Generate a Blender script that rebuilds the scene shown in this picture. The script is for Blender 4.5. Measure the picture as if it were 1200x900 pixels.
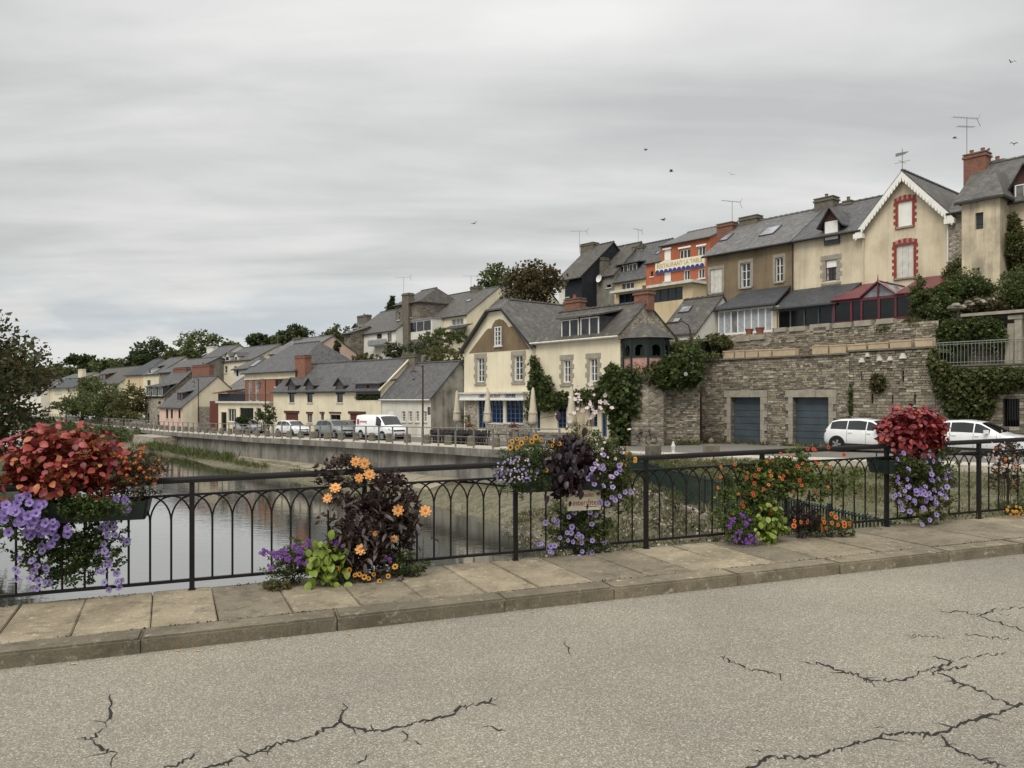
import bpy, bmesh, math, random
import numpy as np
from mathutils import Vector, Matrix
R = math.radians
random.seed(7); rng = np.random.default_rng(7)
sc = bpy.context.scene
for o in list(bpy.data.objects): bpy.data.objects.remove(o)
COL = sc.collection
# ------------------------------------------------------------------ camera, sky, sun, exposure
EZ, FP, CX, HY = 1.8, 900.0, 600.0, 468.0      # eye height, focal length in px (1200 wide), centre column, horizon row
cam = bpy.data.cameras.new('camera'); cam.sensor_width = 36; cam.lens = 27; cam.shift_y = 18/1200
cam.clip_start = .1; cam.clip_end = 6000
co = bpy.data.objects.new('camera', cam); COL.objects.link(co)
co.location = (0, 0, EZ); co.rotation_euler = (R(90), 0, 0); sc.camera = co
SUN_EL, SUN_AZ = R(52), R(205)                  # azimuth clockwise from +Y: high behind the camera, a little left
def world():
    w = bpy.data.worlds.new('World'); sc.world = w; w.use_nodes = True
    nt = w.node_tree; N = nt.nodes; L = nt.links; N.clear()
    def nd(t, **k):
        n = N.new(t)
        for a, b in k.items(): setattr(n, a, b)
        return n
    out = nd('ShaderNodeOutputWorld'); bg = nd('ShaderNodeBackground'); L.new(bg.outputs[0], out.inputs[0])
    sky = nd('ShaderNodeTexSky', sky_type='NISHITA', sun_disc=False, sun_elevation=SUN_EL, sun_rotation=SUN_AZ)
    sky.dust_density = 3
    tc = nd('ShaderNodeTexCoord'); sx = nd('ShaderNodeSeparateXYZ'); L.new(tc.outputs['Generated'], sx.inputs[0])
    def math_(op, a, b=None, c=None, clamp=False):
        m = nd('ShaderNodeMath', operation=op); m.use_clamp = clamp
        for i, v in enumerate((a, b, c)):
            if v is None: continue
            if isinstance(v, (int, float)): m.inputs[i].default_value = v
            else: L.new(v, m.inputs[i])
        return m.outputs[0]
    z = math_('MAXIMUM', sx.outputs[2], 0.0)
    zz = math_('ADD', z, 0.11)
    cxy = nd('ShaderNodeCombineXYZ')
    L.new(math_('DIVIDE', sx.outputs[0], zz), cxy.inputs[0]); L.new(math_('DIVIDE', sx.outputs[1], zz), cxy.inputs[1])
    mp = nd('ShaderNodeMapping'); mp.inputs['Rotation'].default_value = (0, 0, R(-28)); mp.inputs['Scale'].default_value = (.55, 1.7, 1)
    L.new(cxy.outputs[0], mp.inputs[0])
    n1 = nd('ShaderNodeTexNoise'); n1.inputs['Scale'].default_value = 1.25; n1.inputs['Detail'].default_value = 6; n1.inputs['Roughness'].default_value = .52; n1.inputs['Distortion'].default_value = .35
    L.new(mp.outputs[0], n1.inputs['Vector'])
    n2 = nd('ShaderNodeTexNoise'); n2.inputs['Scale'].default_value = .9; n2.inputs['Detail'].default_value = 5
    L.new(cxy.outputs[0], n2.inputs['Vector'])
    s = math_('ADD', math_('MULTIPLY', n1.outputs[0], .6), math_('MULTIPLY', n2.outputs[0], .4))
    cr = nd('ShaderNodeValToRGB'); L.new(s, cr.inputs[0])
    e = cr.color_ramp.elements; e[0].position = .36; e[0].color = (.475, .477, .47, 1); e[1].position = .63; e[1].color = (.73, .725, .70, 1)
    m_ = e.new(.49); m_.color = (.59, .59, .578, 1)
    # low band near the horizon: the deck thins to pale blue-grey with white heaps of cumulus
    mp2 = nd('ShaderNodeMapping'); mp2.inputs['Scale'].default_value = (4.2, 4.2, 15); mp2.inputs['Location'].default_value = (1.92, 1.1, .0); L.new(tc.outputs['Generated'], mp2.inputs[0])
    n3 = nd('ShaderNodeTexNoise'); n3.inputs['Scale'].default_value = 1.0; n3.inputs['Detail'].default_value = 5; L.new(mp2.outputs[0], n3.inputs['Vector'])
    cr2 = nd('ShaderNodeValToRGB'); L.new(n3.outputs[0], cr2.inputs[0])
    e = cr2.color_ramp.elements; e[0].position = .47; e[0].color = (.48, .54, .59, 1); e[1].position = .56; e[1].color = (.74, .74, .725, 1)
    band = math_('SUBTRACT', 1.0, math_('DIVIDE', math_('SUBTRACT', z, .06), .10), clamp=True)
    n4 = nd('ShaderNodeTexNoise'); n4.inputs['Scale'].default_value = 1.6; L.new(tc.outputs['Generated'], n4.inputs['Vector'])
    lowf = math_('MULTIPLY', band, math_('MULTIPLY_ADD', n4.outputs[0], 2.6, -.35, clamp=True))
    mx = nd('ShaderNodeMix', data_type='RGBA'); L.new(lowf, mx.inputs[0]); L.new(cr.outputs[0], mx.inputs[6]); L.new(cr2.outputs[0], mx.inputs[7])
    # overcast luminance law: brighter towards the zenith
    grad = math_('MULTIPLY_ADD', math_('POWER', z, 3.0), 1.3, .70)
    vm = nd('ShaderNodeVectorMath', operation='SCALE'); L.new(mx.outputs[2], vm.inputs[0]); L.new(grad, vm.inputs['Scale'])
    vs = nd('ShaderNodeVectorMath', operation='SCALE'); L.new(sky.outputs[0], vs.inputs[0]); vs.inputs['Scale'].default_value = .06*.12
    va = nd('ShaderNodeVectorMath', operation='ADD'); L.new(vm.outputs[0], va.inputs[0]); L.new(vs.outputs[0], va.inputs[1])
    L.new(va.outputs[0], bg.inputs[0]); bg.inputs[1].default_value = 1.0
world()
sl = bpy.data.lights.new('sun', 'SUN'); sl.energy = 1.5; sl.angle = R(35); sl.color = (1, .95, .86)
so = bpy.data.objects.new('sun', sl); COL.objects.link(so); so.location = (0, -20, 60)
so.rotation_euler = Vector((math.sin(SUN_AZ)*math.cos(SUN_EL), math.cos(SUN_AZ)*math.cos(SUN_EL), math.sin(SUN_EL))).to_track_quat('Z', 'Y').to_euler()
sc.view_settings.view_transform = 'Standard'; sc.view_settings.look = 'None'
sc.view_settings.exposure = 0.55; sc.view_settings.gamma = 1
sc.cycles.max_bounces = 6; sc.cycles.diffuse_bounces = 3; sc.cycles.glossy_bounces = 3; sc.cycles.transparent_max_bounces = 6

# ------------------------------------------------------------------ materials
MATS = {}
def newmat(name):
    m = bpy.data.materials.new(name); m.use_nodes = True; MATS[name] = m
    nt = m.node_tree; b = nt.nodes['Principled BSDF']
    return m, nt, b
def node(nt, t, **k):
    n = nt.nodes.new(t)
    for a, v in k.items():
        if a in n.inputs: n.inputs[a].default_value = v
        else: setattr(n, a, v)
    return n
def ramp(nt, src, stops):
    r = node(nt, 'ShaderNodeValToRGB'); nt.links.new(src, r.inputs[0]); e = r.color_ramp.elements
    while len(e) > 1: e.remove(e[-1])
    e[0].position = stops[0][0]; e[0].color = (*stops[0][1], 1)
    for p, c in stops[1:]:
        x = e.new(p); x.color = (*c, 1)
    return r.outputs[0]
def mixc(nt, f, a, b, mode='MIX'):
    m = node(nt, 'ShaderNodeMix', data_type='RGBA', blend_type=mode)
    for i, v in ((0, f), (6, a), (7, b)):
        if isinstance(v, (int, float)): m.inputs[i].default_value = v
        elif isinstance(v, tuple): m.inputs[i].default_value = (*v[:3], 1)
        else: nt.links.new(v, m.inputs[i])
    return m.outputs[2]
def noise(nt, vec, scale, detail=4, rough=.55):
    n = node(nt, 'ShaderNodeTexNoise', Scale=scale, Detail=detail, Roughness=rough)
    if vec is not None: nt.links.new(vec, n.inputs['Vector'])
    return n.outputs[0]
def bump(nt, b, h, strength=.3, dist=.02):
    n = node(nt, 'ShaderNodeBump', Strength=strength, Distance=dist); nt.links.new(h, n.inputs['Height']); nt.links.new(n.outputs[0], b.inputs['Normal'])
def wpos(nt): return node(nt, 'ShaderNodeNewGeometry').outputs['Position']
def mapped(nt, vec, scale=(1, 1, 1), rot=(0, 0, 0), loc=(0, 0, 0)):
    m = node(nt, 'ShaderNodeMapping'); m.inputs['Scale'].default_value = scale; m.inputs['Rotation'].default_value = rot; m.inputs['Location'].default_value = loc
    nt.links.new(vec, m.inputs[0]); return m.outputs[0]
def uvc(nt): return node(nt, 'ShaderNodeTexCoord').outputs['UV']
def C(*c): return tuple(c)
def tint(c, f): return tuple(min(1, x*f) for x in c)
def mk(name, c, c2=None, scale=1.5, rough=.8, b=.15, bs=25, spec=.3, metal=0, fine=.12):
    """paint, plaster, metal, wood: two tones in soft patches, faint grain"""
    m, nt, p = newmat(name); P = wpos(nt); c2 = c2 or tint(c, .82)
    col = mixc(nt, ramp(nt, noise(nt, P, scale, 5), [(.35, (0, 0, 0)), (.65, (1, 1, 1))]), c, c2)
    if fine: col = mixc(nt, fine, col, ramp(nt, noise(nt, P, bs*1.7, 3), [(.3, tint(c, .55)), (.7, tint(c, 1.3))]))
    nt.links.new(col, p.inputs['Base Color']); p.inputs['Roughness'].default_value = rough; p.inputs['Specular IOR Level'].default_value = spec; p.inputs['Metallic'].default_value = metal
    if b: bump(nt, p, noise(nt, P, bs, 4), b, .01)
    return m
def mk_plaster(name, c, stain, amount=.5, seed=0):
    """render coat: blotches plus rain streaks running down from the eaves"""
    m, nt, p = newmat(name); P = wpos(nt)
    a = ramp(nt, noise(nt, mapped(nt, P, loc=(seed*3, 0, 0)), .55, 6, .6), [(.40, (0, 0, 0)), (.64, (1, 1, 1))])
    s = ramp(nt, noise(nt, mapped(nt, P, (2.2, 2.2, .16), loc=(seed, 0, 0)), 1.0, 6, .7), [(.44, (0, 0, 0)), (.66, (1, 1, 1))])
    f = mixc(nt, .75, a, s, 'ADD'); f2 = mixc(nt, min(1, amount*1.35), (0, 0, 0), f)
    col = mixc(nt, f2, c, stain); col = mixc(nt, .10, col, ramp(nt, noise(nt, P, 30, 3), [(.3, tint(c, .6)), (.7, tint(c, 1.25))]))
    nt.links.new(col, p.inputs['Base Color']); p.inputs['Roughness'].default_value = .9; p.inputs['Specular IOR Level'].default_value = .2
    bump(nt, p, noise(nt, P, 22, 5), .2, .015); return m
def mk_slate(name, c, lichen=.3, seed=0, bw=.24, bh=.13):
    m, nt, p = newmat(name); U = uvc(nt); P = wpos(nt)
    br = node(nt, 'ShaderNodeTexBrick', Scale=1.0); br.inputs['Color1'].default_value = (*tint(c, .72), 1); br.inputs['Color2'].default_value = (*tint(c, 1.3), 1); br.inputs['Mortar'].default_value = (*tint(c, .3), 1)
    br.inputs['Brick Width'].default_value = bw; br.inputs['Row Height'].default_value = bh; br.inputs['Mortar Size'].default_value = .006; br.inputs['Bias'].default_value = 0.0
    nt.links.new(U, br.inputs['Vector'])
    pat = ramp(nt, noise(nt, mapped(nt, P, loc=(seed, seed*2, 0)), .5, 6, .65), [(.38, (0, 0, 0)), (.7, (1, 1, 1))])
    col = mixc(nt, pat, br.outputs[0], tint(c, .75), 'MIX')
    col = mixc(nt, .55, br.outputs[0], col)
    st = ramp(nt, noise(nt, mapped(nt, U, (3.5, .25, 1)), 1.0, 5), [(.45, (0, 0, 0)), (.75, (1, 1, 1))])
    col = mixc(nt, mixc(nt, .45, (0, 0, 0), st), col, tint(c, 1.45))
    li = ramp(nt, noise(nt, mapped(nt, P, loc=(seed*5, 0, seed)), 1.7, 7, .72), [(.56, (0, 0, 0)), (.68, (1, 1, 1))])
    col = mixc(nt, .8, col, ramp(nt, noise(nt, mapped(nt, U, (1, .6, 1), loc=(seed, 0, 0)), 2.4, 8, .75), [(.3, (.45, .45, .46)), (.5, (.9, .9, .9)), (.72, (1.5, 1.48, 1.42))]), 'MULTIPLY')
    col = mixc(nt, mixc(nt, lichen, (0, 0, 0), li), col, (.25, .24, .18))
    nt.links.new(col, p.inputs['Base Color']); p.inputs['Roughness'].default_value = .62; p.inputs['Specular IOR Level'].default_value = .35
    bump(nt, p, br.outputs['Fac'], .55, -.02); return m
def mk_rubble(name, c1, c2, mortar, sx=2.6, sy=6.5, seed=0):
    m, nt, p = newmat(name); U = mapped(nt, uvc(nt), (sx, sy, 1), loc=(seed*1.7, seed, 0)); P = wpos(nt)
    wob = node(nt, 'ShaderNodeTexNoise', Scale=1.3, Detail=2); nt.links.new(U, wob.inputs['Vector'])
    va = node(nt, 'ShaderNodeVectorMath', operation='SCALE'); va.inputs['Scale'].default_value = .7; nt.links.new(wob.outputs['Color'], va.inputs[0])
    vb = node(nt, 'ShaderNodeVectorMath', operation='ADD'); nt.links.new(U, vb.inputs[0]); nt.links.new(va.outputs[0], vb.inputs[1])
    v = node(nt, 'ShaderNodeTexVoronoi', voronoi_dimensions='2D', Scale=1.0); nt.links.new(vb.outputs[0], v.inputs['Vector'])
    ve = node(nt, 'ShaderNodeTexVoronoi', voronoi_dimensions='2D', feature='DISTANCE_TO_EDGE', Scale=1.0); nt.links.new(vb.outputs[0], ve.inputs['Vector'])
    sep = node(nt, 'ShaderNodeSeparateColor'); nt.links.new(v.outputs['Color'], sep.inputs[0])
    col = ramp(nt, sep.outputs[0], [(0, tint(c1, .55)), (.35, c1), (.7, c2), (1, tint(c2, 1.35))])
    col = mixc(nt, .35, col, ramp(nt, noise(nt, P, 12, 4), [(.3, tint(c1, .6)), (.7, tint(c2, 1.2))]))
    jt = ramp(nt, ve.outputs['Distance'], [(.0, (1, 1, 1)), (.09, (0, 0, 0))])
    col = mixc(nt, jt, col, mortar)
    nt.links.new(col, p.inputs['Base Color']); p.inputs['Roughness'].default_value = .92
    bump(nt, p, ve.outputs['Distance'], .8, .06); return m
def mk_brick(name, c, mortar, bw=.22, bh=.075):
    m, nt, p = newmat(name); U = uvc(nt); P = wpos(nt)
    br = node(nt, 'ShaderNodeTexBrick', Scale=1.0); br.inputs['Color1'].default_value = (*tint(c, .75), 1); br.inputs['Color2'].default_value = (*tint(c, 1.25), 1); br.inputs['Mortar'].default_value = (*mortar, 1)
    br.inputs['Brick Width'].default_value = bw; br.inputs['Row Height'].default_value = bh; br.inputs['Mortar Size'].default_value = .009
    nt.links.new(U, br.inputs['Vector'])
    col = mixc(nt, .4, br.outputs[0], ramp(nt, noise(nt, P, 2.6, 7, .7), [(.32, tint(c, .35)), (.68, tint(c, 1.3))]))
    nt.links.new(col, p.inputs['Base Color']); p.inputs['Roughness'].default_value = .9; bump(nt, p, br.outputs['Fac'], .5, -.01); return m
def mk_attr(name, rough=.6, trans=.3, spec=.3, bumpy=0, mulnoise=0):
    """colour per leaf or per stone from the mesh's own Col attribute"""
    m, nt, p = newmat(name); a = node(nt, 'ShaderNodeAttribute', attribute_name='Col'); col = a.outputs['Color']
    if mulnoise:
        P = wpos(nt)
        col = mixc(nt, mulnoise, col, ramp(nt, noise(nt, P, 9, 5, .7), [(.3, (.35, .34, .30)), (.7, (1.15, 1.12, 1.05))]), 'MULTIPLY')
    nt.links.new(col, p.inputs['Base Color']); p.inputs['Roughness'].default_value = rough; p.inputs['Specular IOR Level'].default_value = spec
    if trans:
        t = node(nt, 'ShaderNodeBsdfTranslucent'); nt.links.new(col, t.inputs[0])
        mx = node(nt, 'ShaderNodeMixShader'); mx.inputs[0].default_value = trans
        nt.links.new(p.outputs[0], mx.inputs[1]); nt.links.new(t.outputs[0], mx.inputs[2])
        nt.links.new(mx.outputs[0], nt.nodes['Material Output'].inputs[0])
    if bumpy: bump(nt, p, noise(nt, wpos(nt), 30, 4), bumpy, .02)
    return m
M = MATS
mk_attr('leaf', .5, .4); mk_attr('stone_each', .92, 0, .2, .35, .75)
mk_plaster('cream', C(.74, .67, .50), C(.42, .36, .27), .22); mk_plaster('cream_stained', C(.62, .53, .38), C(.22, .19, .15), .55, 3)
mk_plaster('cream_row', C(.64, .56, .41), C(.34, .28, .20), .38, 5); mk_plaster('brown', C(.235, .18, .11), C(.125, .10, .07), .5, 7)
mk_plaster('offwhite', C(.68, .66, .58), C(.36, .34, .29), .3, 9); mk_plaster('white_wall', C(.72, .70, .64), C(.45, .42, .36), .3, 11)
mk_plaster('pink', C(.66, .48, .40), C(.45, .32, .26), .3, 12); mk_plaster('grey_wall', C(.25, .235, .20), C(.12, .11, .095), .55, 13)
mk_plaster('orange', C(.38, .12, .062), C(.26, .09, .052), .3, 14); mk_plaster('gable_brown', C(.225, .165, .10), C(.12, .09, .06), .5, 15)
mk_plaster('gable_grey', C(.40, .375, .32), C(.11, .10, .085), .62, 19); mk_plaster('quaywall', C(.27, .255, .225), C(.11, .105, .095), .65, 16); mk_plaster('yellow_wall', C(.62, .50, .32), C(.4, .3, .2), .3, 17)
mk_slate('slate', C(.092, .091, .092), .22, 1); mk_slate('slate_old', C(.096, .091, .083), .45, 4); mk_slate('slate_light', C(.135, .133, .13), .35, 6)
mk_slate('slate_dark', C(.052, .055, .062), .05, 8); mk_slate('slate_brown', C(.080, .073, .064), .5, 9); mk_slate('slate_black', C(.014, .016, .024), .0, 9)
mk_rubble('rubble', C(.17, .145, .11), C(.30, .265, .21), C(.16, .145, .12)); mk_rubble('rubble_pale', C(.23, .20, .155), C(.42, .375, .30), C(.20, .18, .15), 5, 8, 4)
mk_rubble('rubble_dark', C(.115, .10, .078), C(.20, .175, .135), C(.11, .10, .085), 2.2, 6, 8)
mk_brick('brick', C(.20, .075, .048), C(.24, .20, .16)); mk_brick('brick_house', C(.235, .085, .052), C(.28, .225, .17)); mk_brick('brick_pale', C(.40, .20, .16), C(.42, .36, .30))
mk('granite', C(.34, .31, .25), C(.24, .22, .18), 3, .9, .3, 40); mk('stone_tan', C(.46, .37, .25), C(.36, .28, .19), 3, .9, .3, 40)
mk('granite_dark', C(.17, .15, .115), C(.10, .09, .075), 3, .92, .4, 30)
mk('white_paint', C(.78, .77, .73), C(.70, .69, .64), 2, .5, .03, 20, .4, 0, .03); mk('white_dirty', C(.62, .61, .56), C(.48, .46, .41), 3, .6, .05)
mk('red_brick_trim', C(.27, .055, .04), C(.20, .04, .035), 6, .85, .2); mk('burgundy', C(.13, .018, .03), C(.09, .014, .024), 3, .4, 0, 20, .5, 0, .03)
mk('blue_grey', C(.05, .075, .095), C(.04, .06, .075), 3, .45, 0, 20, .5, 0, .03); mk('blue_paint', C(.055, .115, .27), C(.045, .09, .21), 3, .5, .03, 20, .4, 0, .05)
mk('dark_green', C(.007, .019, .014), C(.006, .014, .011), 4, .45, .03, 20, .45, 0, .05); mk('brown_wood', C(.095, .035, .025), C(.06, .025, .018), 4, .6, .1, 20, .3, 0, .1)
mk('garage_red', C(.13, .035, .026), C(.10, .028, .02), 4, .6, .1); mk('garage_blue', C(.062, .082, .098), C(.042, .055, .065), 1.2, .55, .1, 14, .4, 0, .15)
mk('gutter', C(.035, .035, .037), None, 3, .5, 0); mk('zinc', C(.36, .37, .38), C(.26, .27, .28), 2, .45, .02, 20, .5, .4, .05)
mk('iron_black', C(.008, .008, .009), C(.014, .011, .009), 6, .55, .15, 60, .22, 0, .1); mk('steel', C(.25, .24, .225), C(.18, .17, .155), 4, .5, .03, 20, .5, .3, .05)
mk('rust_pole', C(.06, .030, .024), C(.04, .022, .018), 5, .6, .1); mk('fence_green', C(.010, .028, .022), C(.014, .022, .018), 6, .5, .1)
mk('bal_grey', C(.20, .215, .185), C(.13, .14, .12), 5, .55, .1); mk('parasol', C(.56, .50, .40), C(.47, .41, .32), 3, .9, .2, 12, .1)
mk('dark_wicker', C(.02, .018, .018), C(.035, .03, .03), 30, .6, .3, 60); mk('grey_wicker', C(.16, .15, .13), C(.10, .09, .085), 30, .6, .3, 60)
mk('bark', C(.06, .048, .035), C(.035, .028, .02), 8, .9, .6, 14); mk('tyre', C(.012, .012, .013), None, 5, .8, .05); mk('alloy', C(.45, .46, .47), None, 5, .3, 0, 20, .6, .7, 0)
mk('plastic_black', C(.018, .018, .02), None, 5, .5, .03); mk('curtain', C(.36, .39, .43), C(.24, .27, .31), 6, .9, 0); mk('terracotta', C(.25, .10, .055), C(.18, .075, .045), 6, .8, .1)
mk('soil', C(.03, .022, .015), C(.05, .035, .025), 10, .95, .6, 30); mk('sign_cream', C(.70, .66, .50), C(.62, .58, .43), 5, .5, 0, 20, .3, 0, .02)
mk('sign_red', C(.38, .02, .025), None, 5, .5, 0, 20, .3, 0, 0); mk('sign_blue', C(.03, .045, .20), None, 5, .5, 0, 20, .3, 0, 0); mk('sign_ochre', C(.42, .27, .15), None, 5, .6, 0, 20, .3, 0, 0)
mk('lamp_amber', C(.55, .16, .02), None, 5, .2, 0, 20, .6, 0, 0); mk('tail_red', C(.32, .01, .012), None, 5, .15, 0, 20, .6, 0, 0); mk('headlamp', C(.55, .57, .6), None, 8, .08, 0, 20, .8, .3, 0)
mk('plate', C(.75, .75, .7), None, 5, .5, 0, 20, .3, 0, 0); mk('pipe_cream', C(.60, .53, .39), None, 3, .6, .05); mk('bird', C(.03, .03, .032), None, 5, .8, 0)
mk('petal_violet', C(.25, .18, .41), C(.18, .12, .33), 40, .6, 0, 20, .2, 0, 0); mk('petal_lilac', C(.30, .25, .44), C(.22, .17, .35), 40, .6, 0, 20, .2, 0, 0); mk('petal_purple', C(.16, .045, .25), C(.11, .03, .18), 40, .6, 0, 20, .2, 0, 0)
mk('petal_throat', C(.09, .05, .20), None, 40, .7, 0, 20, .2, 0, 0); mk('petal_orange', C(.50, .15, .03), C(.42, .10, .025), 30, .6, 0, 20, .2, 0, 0); mk('petal_apricot', C(.66, .36, .13), C(.58, .24, .07), 30, .6, 0, 20, .2, 0, 0)
mk('petal_gold', C(.55, .29, .04), C(.45, .2, .03), 30, .6, 0, 20, .2, 0, 0); mk('petal_eye', C(.06, .015, .01), None, 30, .8, 0, 20, .2, 0, 0); mk('petal_white', C(.62, .54, .52), C(.5, .40, .39), 30, .6, 0, 20, .2, 0, 0); mk('petal_vermil', C(.40, .07, .02), C(.32, .05, .02), 30, .6, 0, 20, .2, 0, 0)
mk('leaf_red', C(.13, .012, .02), C(.085, .01, .015), 30, .45, .1, 60, .35, 0, .05); mk('leaf_crimson', C(.215, .02, .03), C(.16, .018, .022), 30, .45, .1, 60, .35, 0, .05)
mk('leaf_coral', C(.30, .05, .035), C(.24, .035, .028), 30, .45, .1, 60, .35, 0, .05); mk('leaf_amber', C(.36, .14, .055), C(.30, .075, .04), 30, .45, .1, 60, .35, 0, .05)
mk('leaf_lime', C(.13, .19, .022), C(.17, .215, .035), 30, .45, .1, 60, .35, 0, .05); mk('leaf_bronze', C(.075, .06, .058), C(.05, .036, .034), 30, .45, .1, 60, .4, 0, .05); mk('leaf_plum', C(.020, .013, .018), C(.034, .022, .028), 30, .4, .1, 60, .4, 0, .05)
def mk_car(name, c):
    m, nt, p = newmat(name); p.inputs['Base Color'].default_value = (*c, 1); p.inputs['Roughness'].default_value = .32; p.inputs['Coat Weight'].default_value = .7; p.inputs['Coat Roughness'].default_value = .06
    P = wpos(nt); d = mixc(nt, .25, c, ramp(nt, noise(nt, P, 4, 5), [(.4, tint(c, .75)), (.7, c)])); nt.links.new(d, p.inputs['Base Color'])
for n_, c_ in (('car_white', C(.74, .75, .76)), ('car_silver', C(.33, .35, .37)), ('car_grey', C(.16, .175, .18)), ('car_dark', C(.05, .055, .06)), ('car_green', C(.19, .215, .21))): mk_car(n_, c_)
def mk_glass(name, c, rough=.04, spec=.9):
    m, nt, p = newmat(name); P = wpos(nt)
    nt.links.new(mixc(nt, ramp(nt, noise(nt, P, 1.4, 4), [(.35, (0, 0, 0)), (.65, (1, 1, 1))]), c, tint(c, .4)), p.inputs['Base Color'])
    p.inputs['Roughness'].default_value = rough; p.inputs['Specular IOR Level'].default_value = spec; bump(nt, p, noise(nt, P, 1.5, 1), .02, .02)
mk_glass('pane', C(.030, .034, .038), .05, .5); mk_glass('pane_net', C(.26, .26, .25), .2, .4); mk_glass('pane_car', C(.012, .014, .016), .03, .7); mk_glass('pane_blue', C(.012, .017, .03), .08, .5)
mk_glass('pane_dark', C(.010, .011, .012), .08, .4); mk_glass('pane_roof', C(.30, .32, .34), .12, .7)
def special():
    # asphalt: pale worn chippings
    m, nt, p = newmat('asphalt'); P = wpos(nt)
    v = node(nt, 'ShaderNodeTexVoronoi', Scale=150.0); nt.links.new(P, v.inputs['Vector'])
    sep = node(nt, 'ShaderNodeSeparateColor'); nt.links.new(v.outputs['Color'], sep.inputs[0])
    chips = ramp(nt, sep.outputs[0], [(0, (.15, .136, .113)), (.5, (.24, .22, .185)), (.84, (.29, .267, .224)), (.96, (.45, .43, .37))])
    big = ramp(nt, noise(nt, P, .45, 6, .6), [(.3, (.82, .82, .82)), (.7, (1.12, 1.10, 1.06))])
    col = mixc(nt, 1.0, chips, big, 'MULTIPLY')
    st = ramp(nt, noise(nt, P, 2.6, 7, .7), [(.62, (1, 1, 1)), (.74, (.80, .79, .77))]); col = mixc(nt, 1.0, col, st, 'MULTIPLY')
    nt.links.new(col, p.inputs['Base Color']); p.inputs['Roughness'].default_value = .9; p.inputs['Specular IOR Level'].default_value = .25
    bump(nt, p, v.outputs['Distance'], .6, .006)
    # flagstones and kerbs: worn, lichen-spotted concrete / granite
    for nm, c, dk, sc_ in (('flag', C(.29, .25, .185), C(.12, .102, .072), 1), ('kerb', C(.215, .185, .135), C(.085, .075, .055), 2)):
        m, nt, p = newmat(nm); P = wpos(nt); oi = node(nt, 'ShaderNodeObjectInfo')
        base = mixc(nt, ramp(nt, noise(nt, P, 1.6, 7, .68), [(.36, (0, 0, 0)), (.66, (1, 1, 1))]), c, dk)
        base = mixc(nt, .8, c, base)
        fine = ramp(nt, noise(nt, P, 55, 5, .7), [(.28, (.62, .6, .56)), (.72, (1.3, 1.28, 1.22))]); base = mixc(nt, .8, base, fine, 'MULTIPLY')
        spot = ramp(nt, noise(nt, P, 11, 6, .75), [(.57, (0, 0, 0)), (.66, (1, 1, 1))]); base = mixc(nt, mixc(nt, .7, (0, 0, 0), spot), base, (.40, .38, .30))
        sp2 = ramp(nt, noise(nt, mapped(nt, P, loc=(9, 4, 0)), 5, 6, .75), [(.52, (0, 0, 0)), (.66, (1, 1, 1))]); base = mixc(nt, mixc(nt, .7, (0, 0, 0), sp2), base, (.085, .072, .05))
        rv = ramp(nt, oi.outputs['Random'], [(0, (.72, .72, .72)), (1, (1.22, 1.2, 1.15))]); base = mixc(nt, 1.0, base, rv, 'MULTIPLY')
        nt.links.new(base, p.inputs['Base Color']); p.inputs['Roughness'].default_value = .92; bump(nt, p, noise(nt, P, 38, 6, .7), .5, .012)
    mk('joint_dirt', C(.055, .047, .03), C(.035, .04, .018), 8, .95, .5, 30); mk('crack', C(.018, .016, .015), C(.03, .027, .024), 12, .95, .4, 40)
    mk('moss', C(.05, .055, .018), C(.07, .06, .03), 12, .95, .7, 40)
    # water: dark, slightly rippled, strongly mirroring at this grazing angle
    m, nt, p = newmat('water'); P = wpos(nt)
    p.inputs['Base Color'].default_value = (.035, .036, .026, 1); p.inputs['Roughness'].default_value = .035; p.inputs['IOR'].default_value = 1.33; p.inputs['Specular IOR Level'].default_value = .5
    g = node(nt, 'ShaderNodeBsdfGlossy'); g.inputs['Roughness'].default_value = .03; g.inputs['Color'].default_value = (.93, .94, .94, 1)
    lw = node(nt, 'ShaderNodeFresnel'); lw.inputs['IOR'].default_value = 2.1
    mx = node(nt, 'ShaderNodeMixShader'); nt.links.new(lw.outputs[0], mx.inputs[0]); nt.links.new(p.outputs[0], mx.inputs[1]); nt.links.new(g.outputs[0], mx.inputs[2])
    nt.links.new(mx.outputs[0], nt.nodes['Material Output'].inputs[0])
    b1 = node(nt, 'ShaderNodeBump', Strength=.16, Distance=.05)
    h = mixc(nt, .45, noise(nt, mapped(nt, P, (1.0, 2.6, 1), (0, 0, R(40))), 1.5, 3), noise(nt, mapped(nt, P, (1, 2.2, 1), (0, 0, R(30))), .3, 2)); nt.links.new(h, b1.inputs['Height'])
    for t in (g, p, lw): nt.links.new(b1.outputs[0], t.inputs['Normal'])
    # earth, gravel, grass ground, pale paving
    def ground(nm, stops, s1, b_=.5, chips=None):
        m, nt, p = newmat(nm); P = wpos(nt)
        col = ramp(nt, noise(nt, P, s1, 8, .68), stops)
        col = mixc(nt, .7, col, ramp(nt, noise(nt, P, 14, 5, .7), [(.3, (.5, .5, .48)), (.7, (1.4, 1.38, 1.3))]), 'MULTIPLY')
        nt.links.new(col, p.inputs['Base Color']); p.inputs['Roughness'].default_value = .95; bump(nt, p, noise(nt, P, 18, 6, .7), b_, .08)
    ground('gravel_bank', [(.3, (.07, .062, .042)), (.46, (.165, .145, .105)), (.54, (.075, .08, .035)), (.64, (.20, .175, .135)), (.75, (.11, .10, .06))], 1.3)
    ground('verge', [(.3, (.065, .075, .028)), (.45, (.15, .132, .085)), (.55, (.06, .072, .026)), (.65, (.19, .165, .11)), (.75, (.09, .095, .04))], 1.4)
    ground('hill', [(.3, (.035, .05, .018)), (.55, (.06, .075, .03)), (.75, (.085, .08, .04))], .4)
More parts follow.
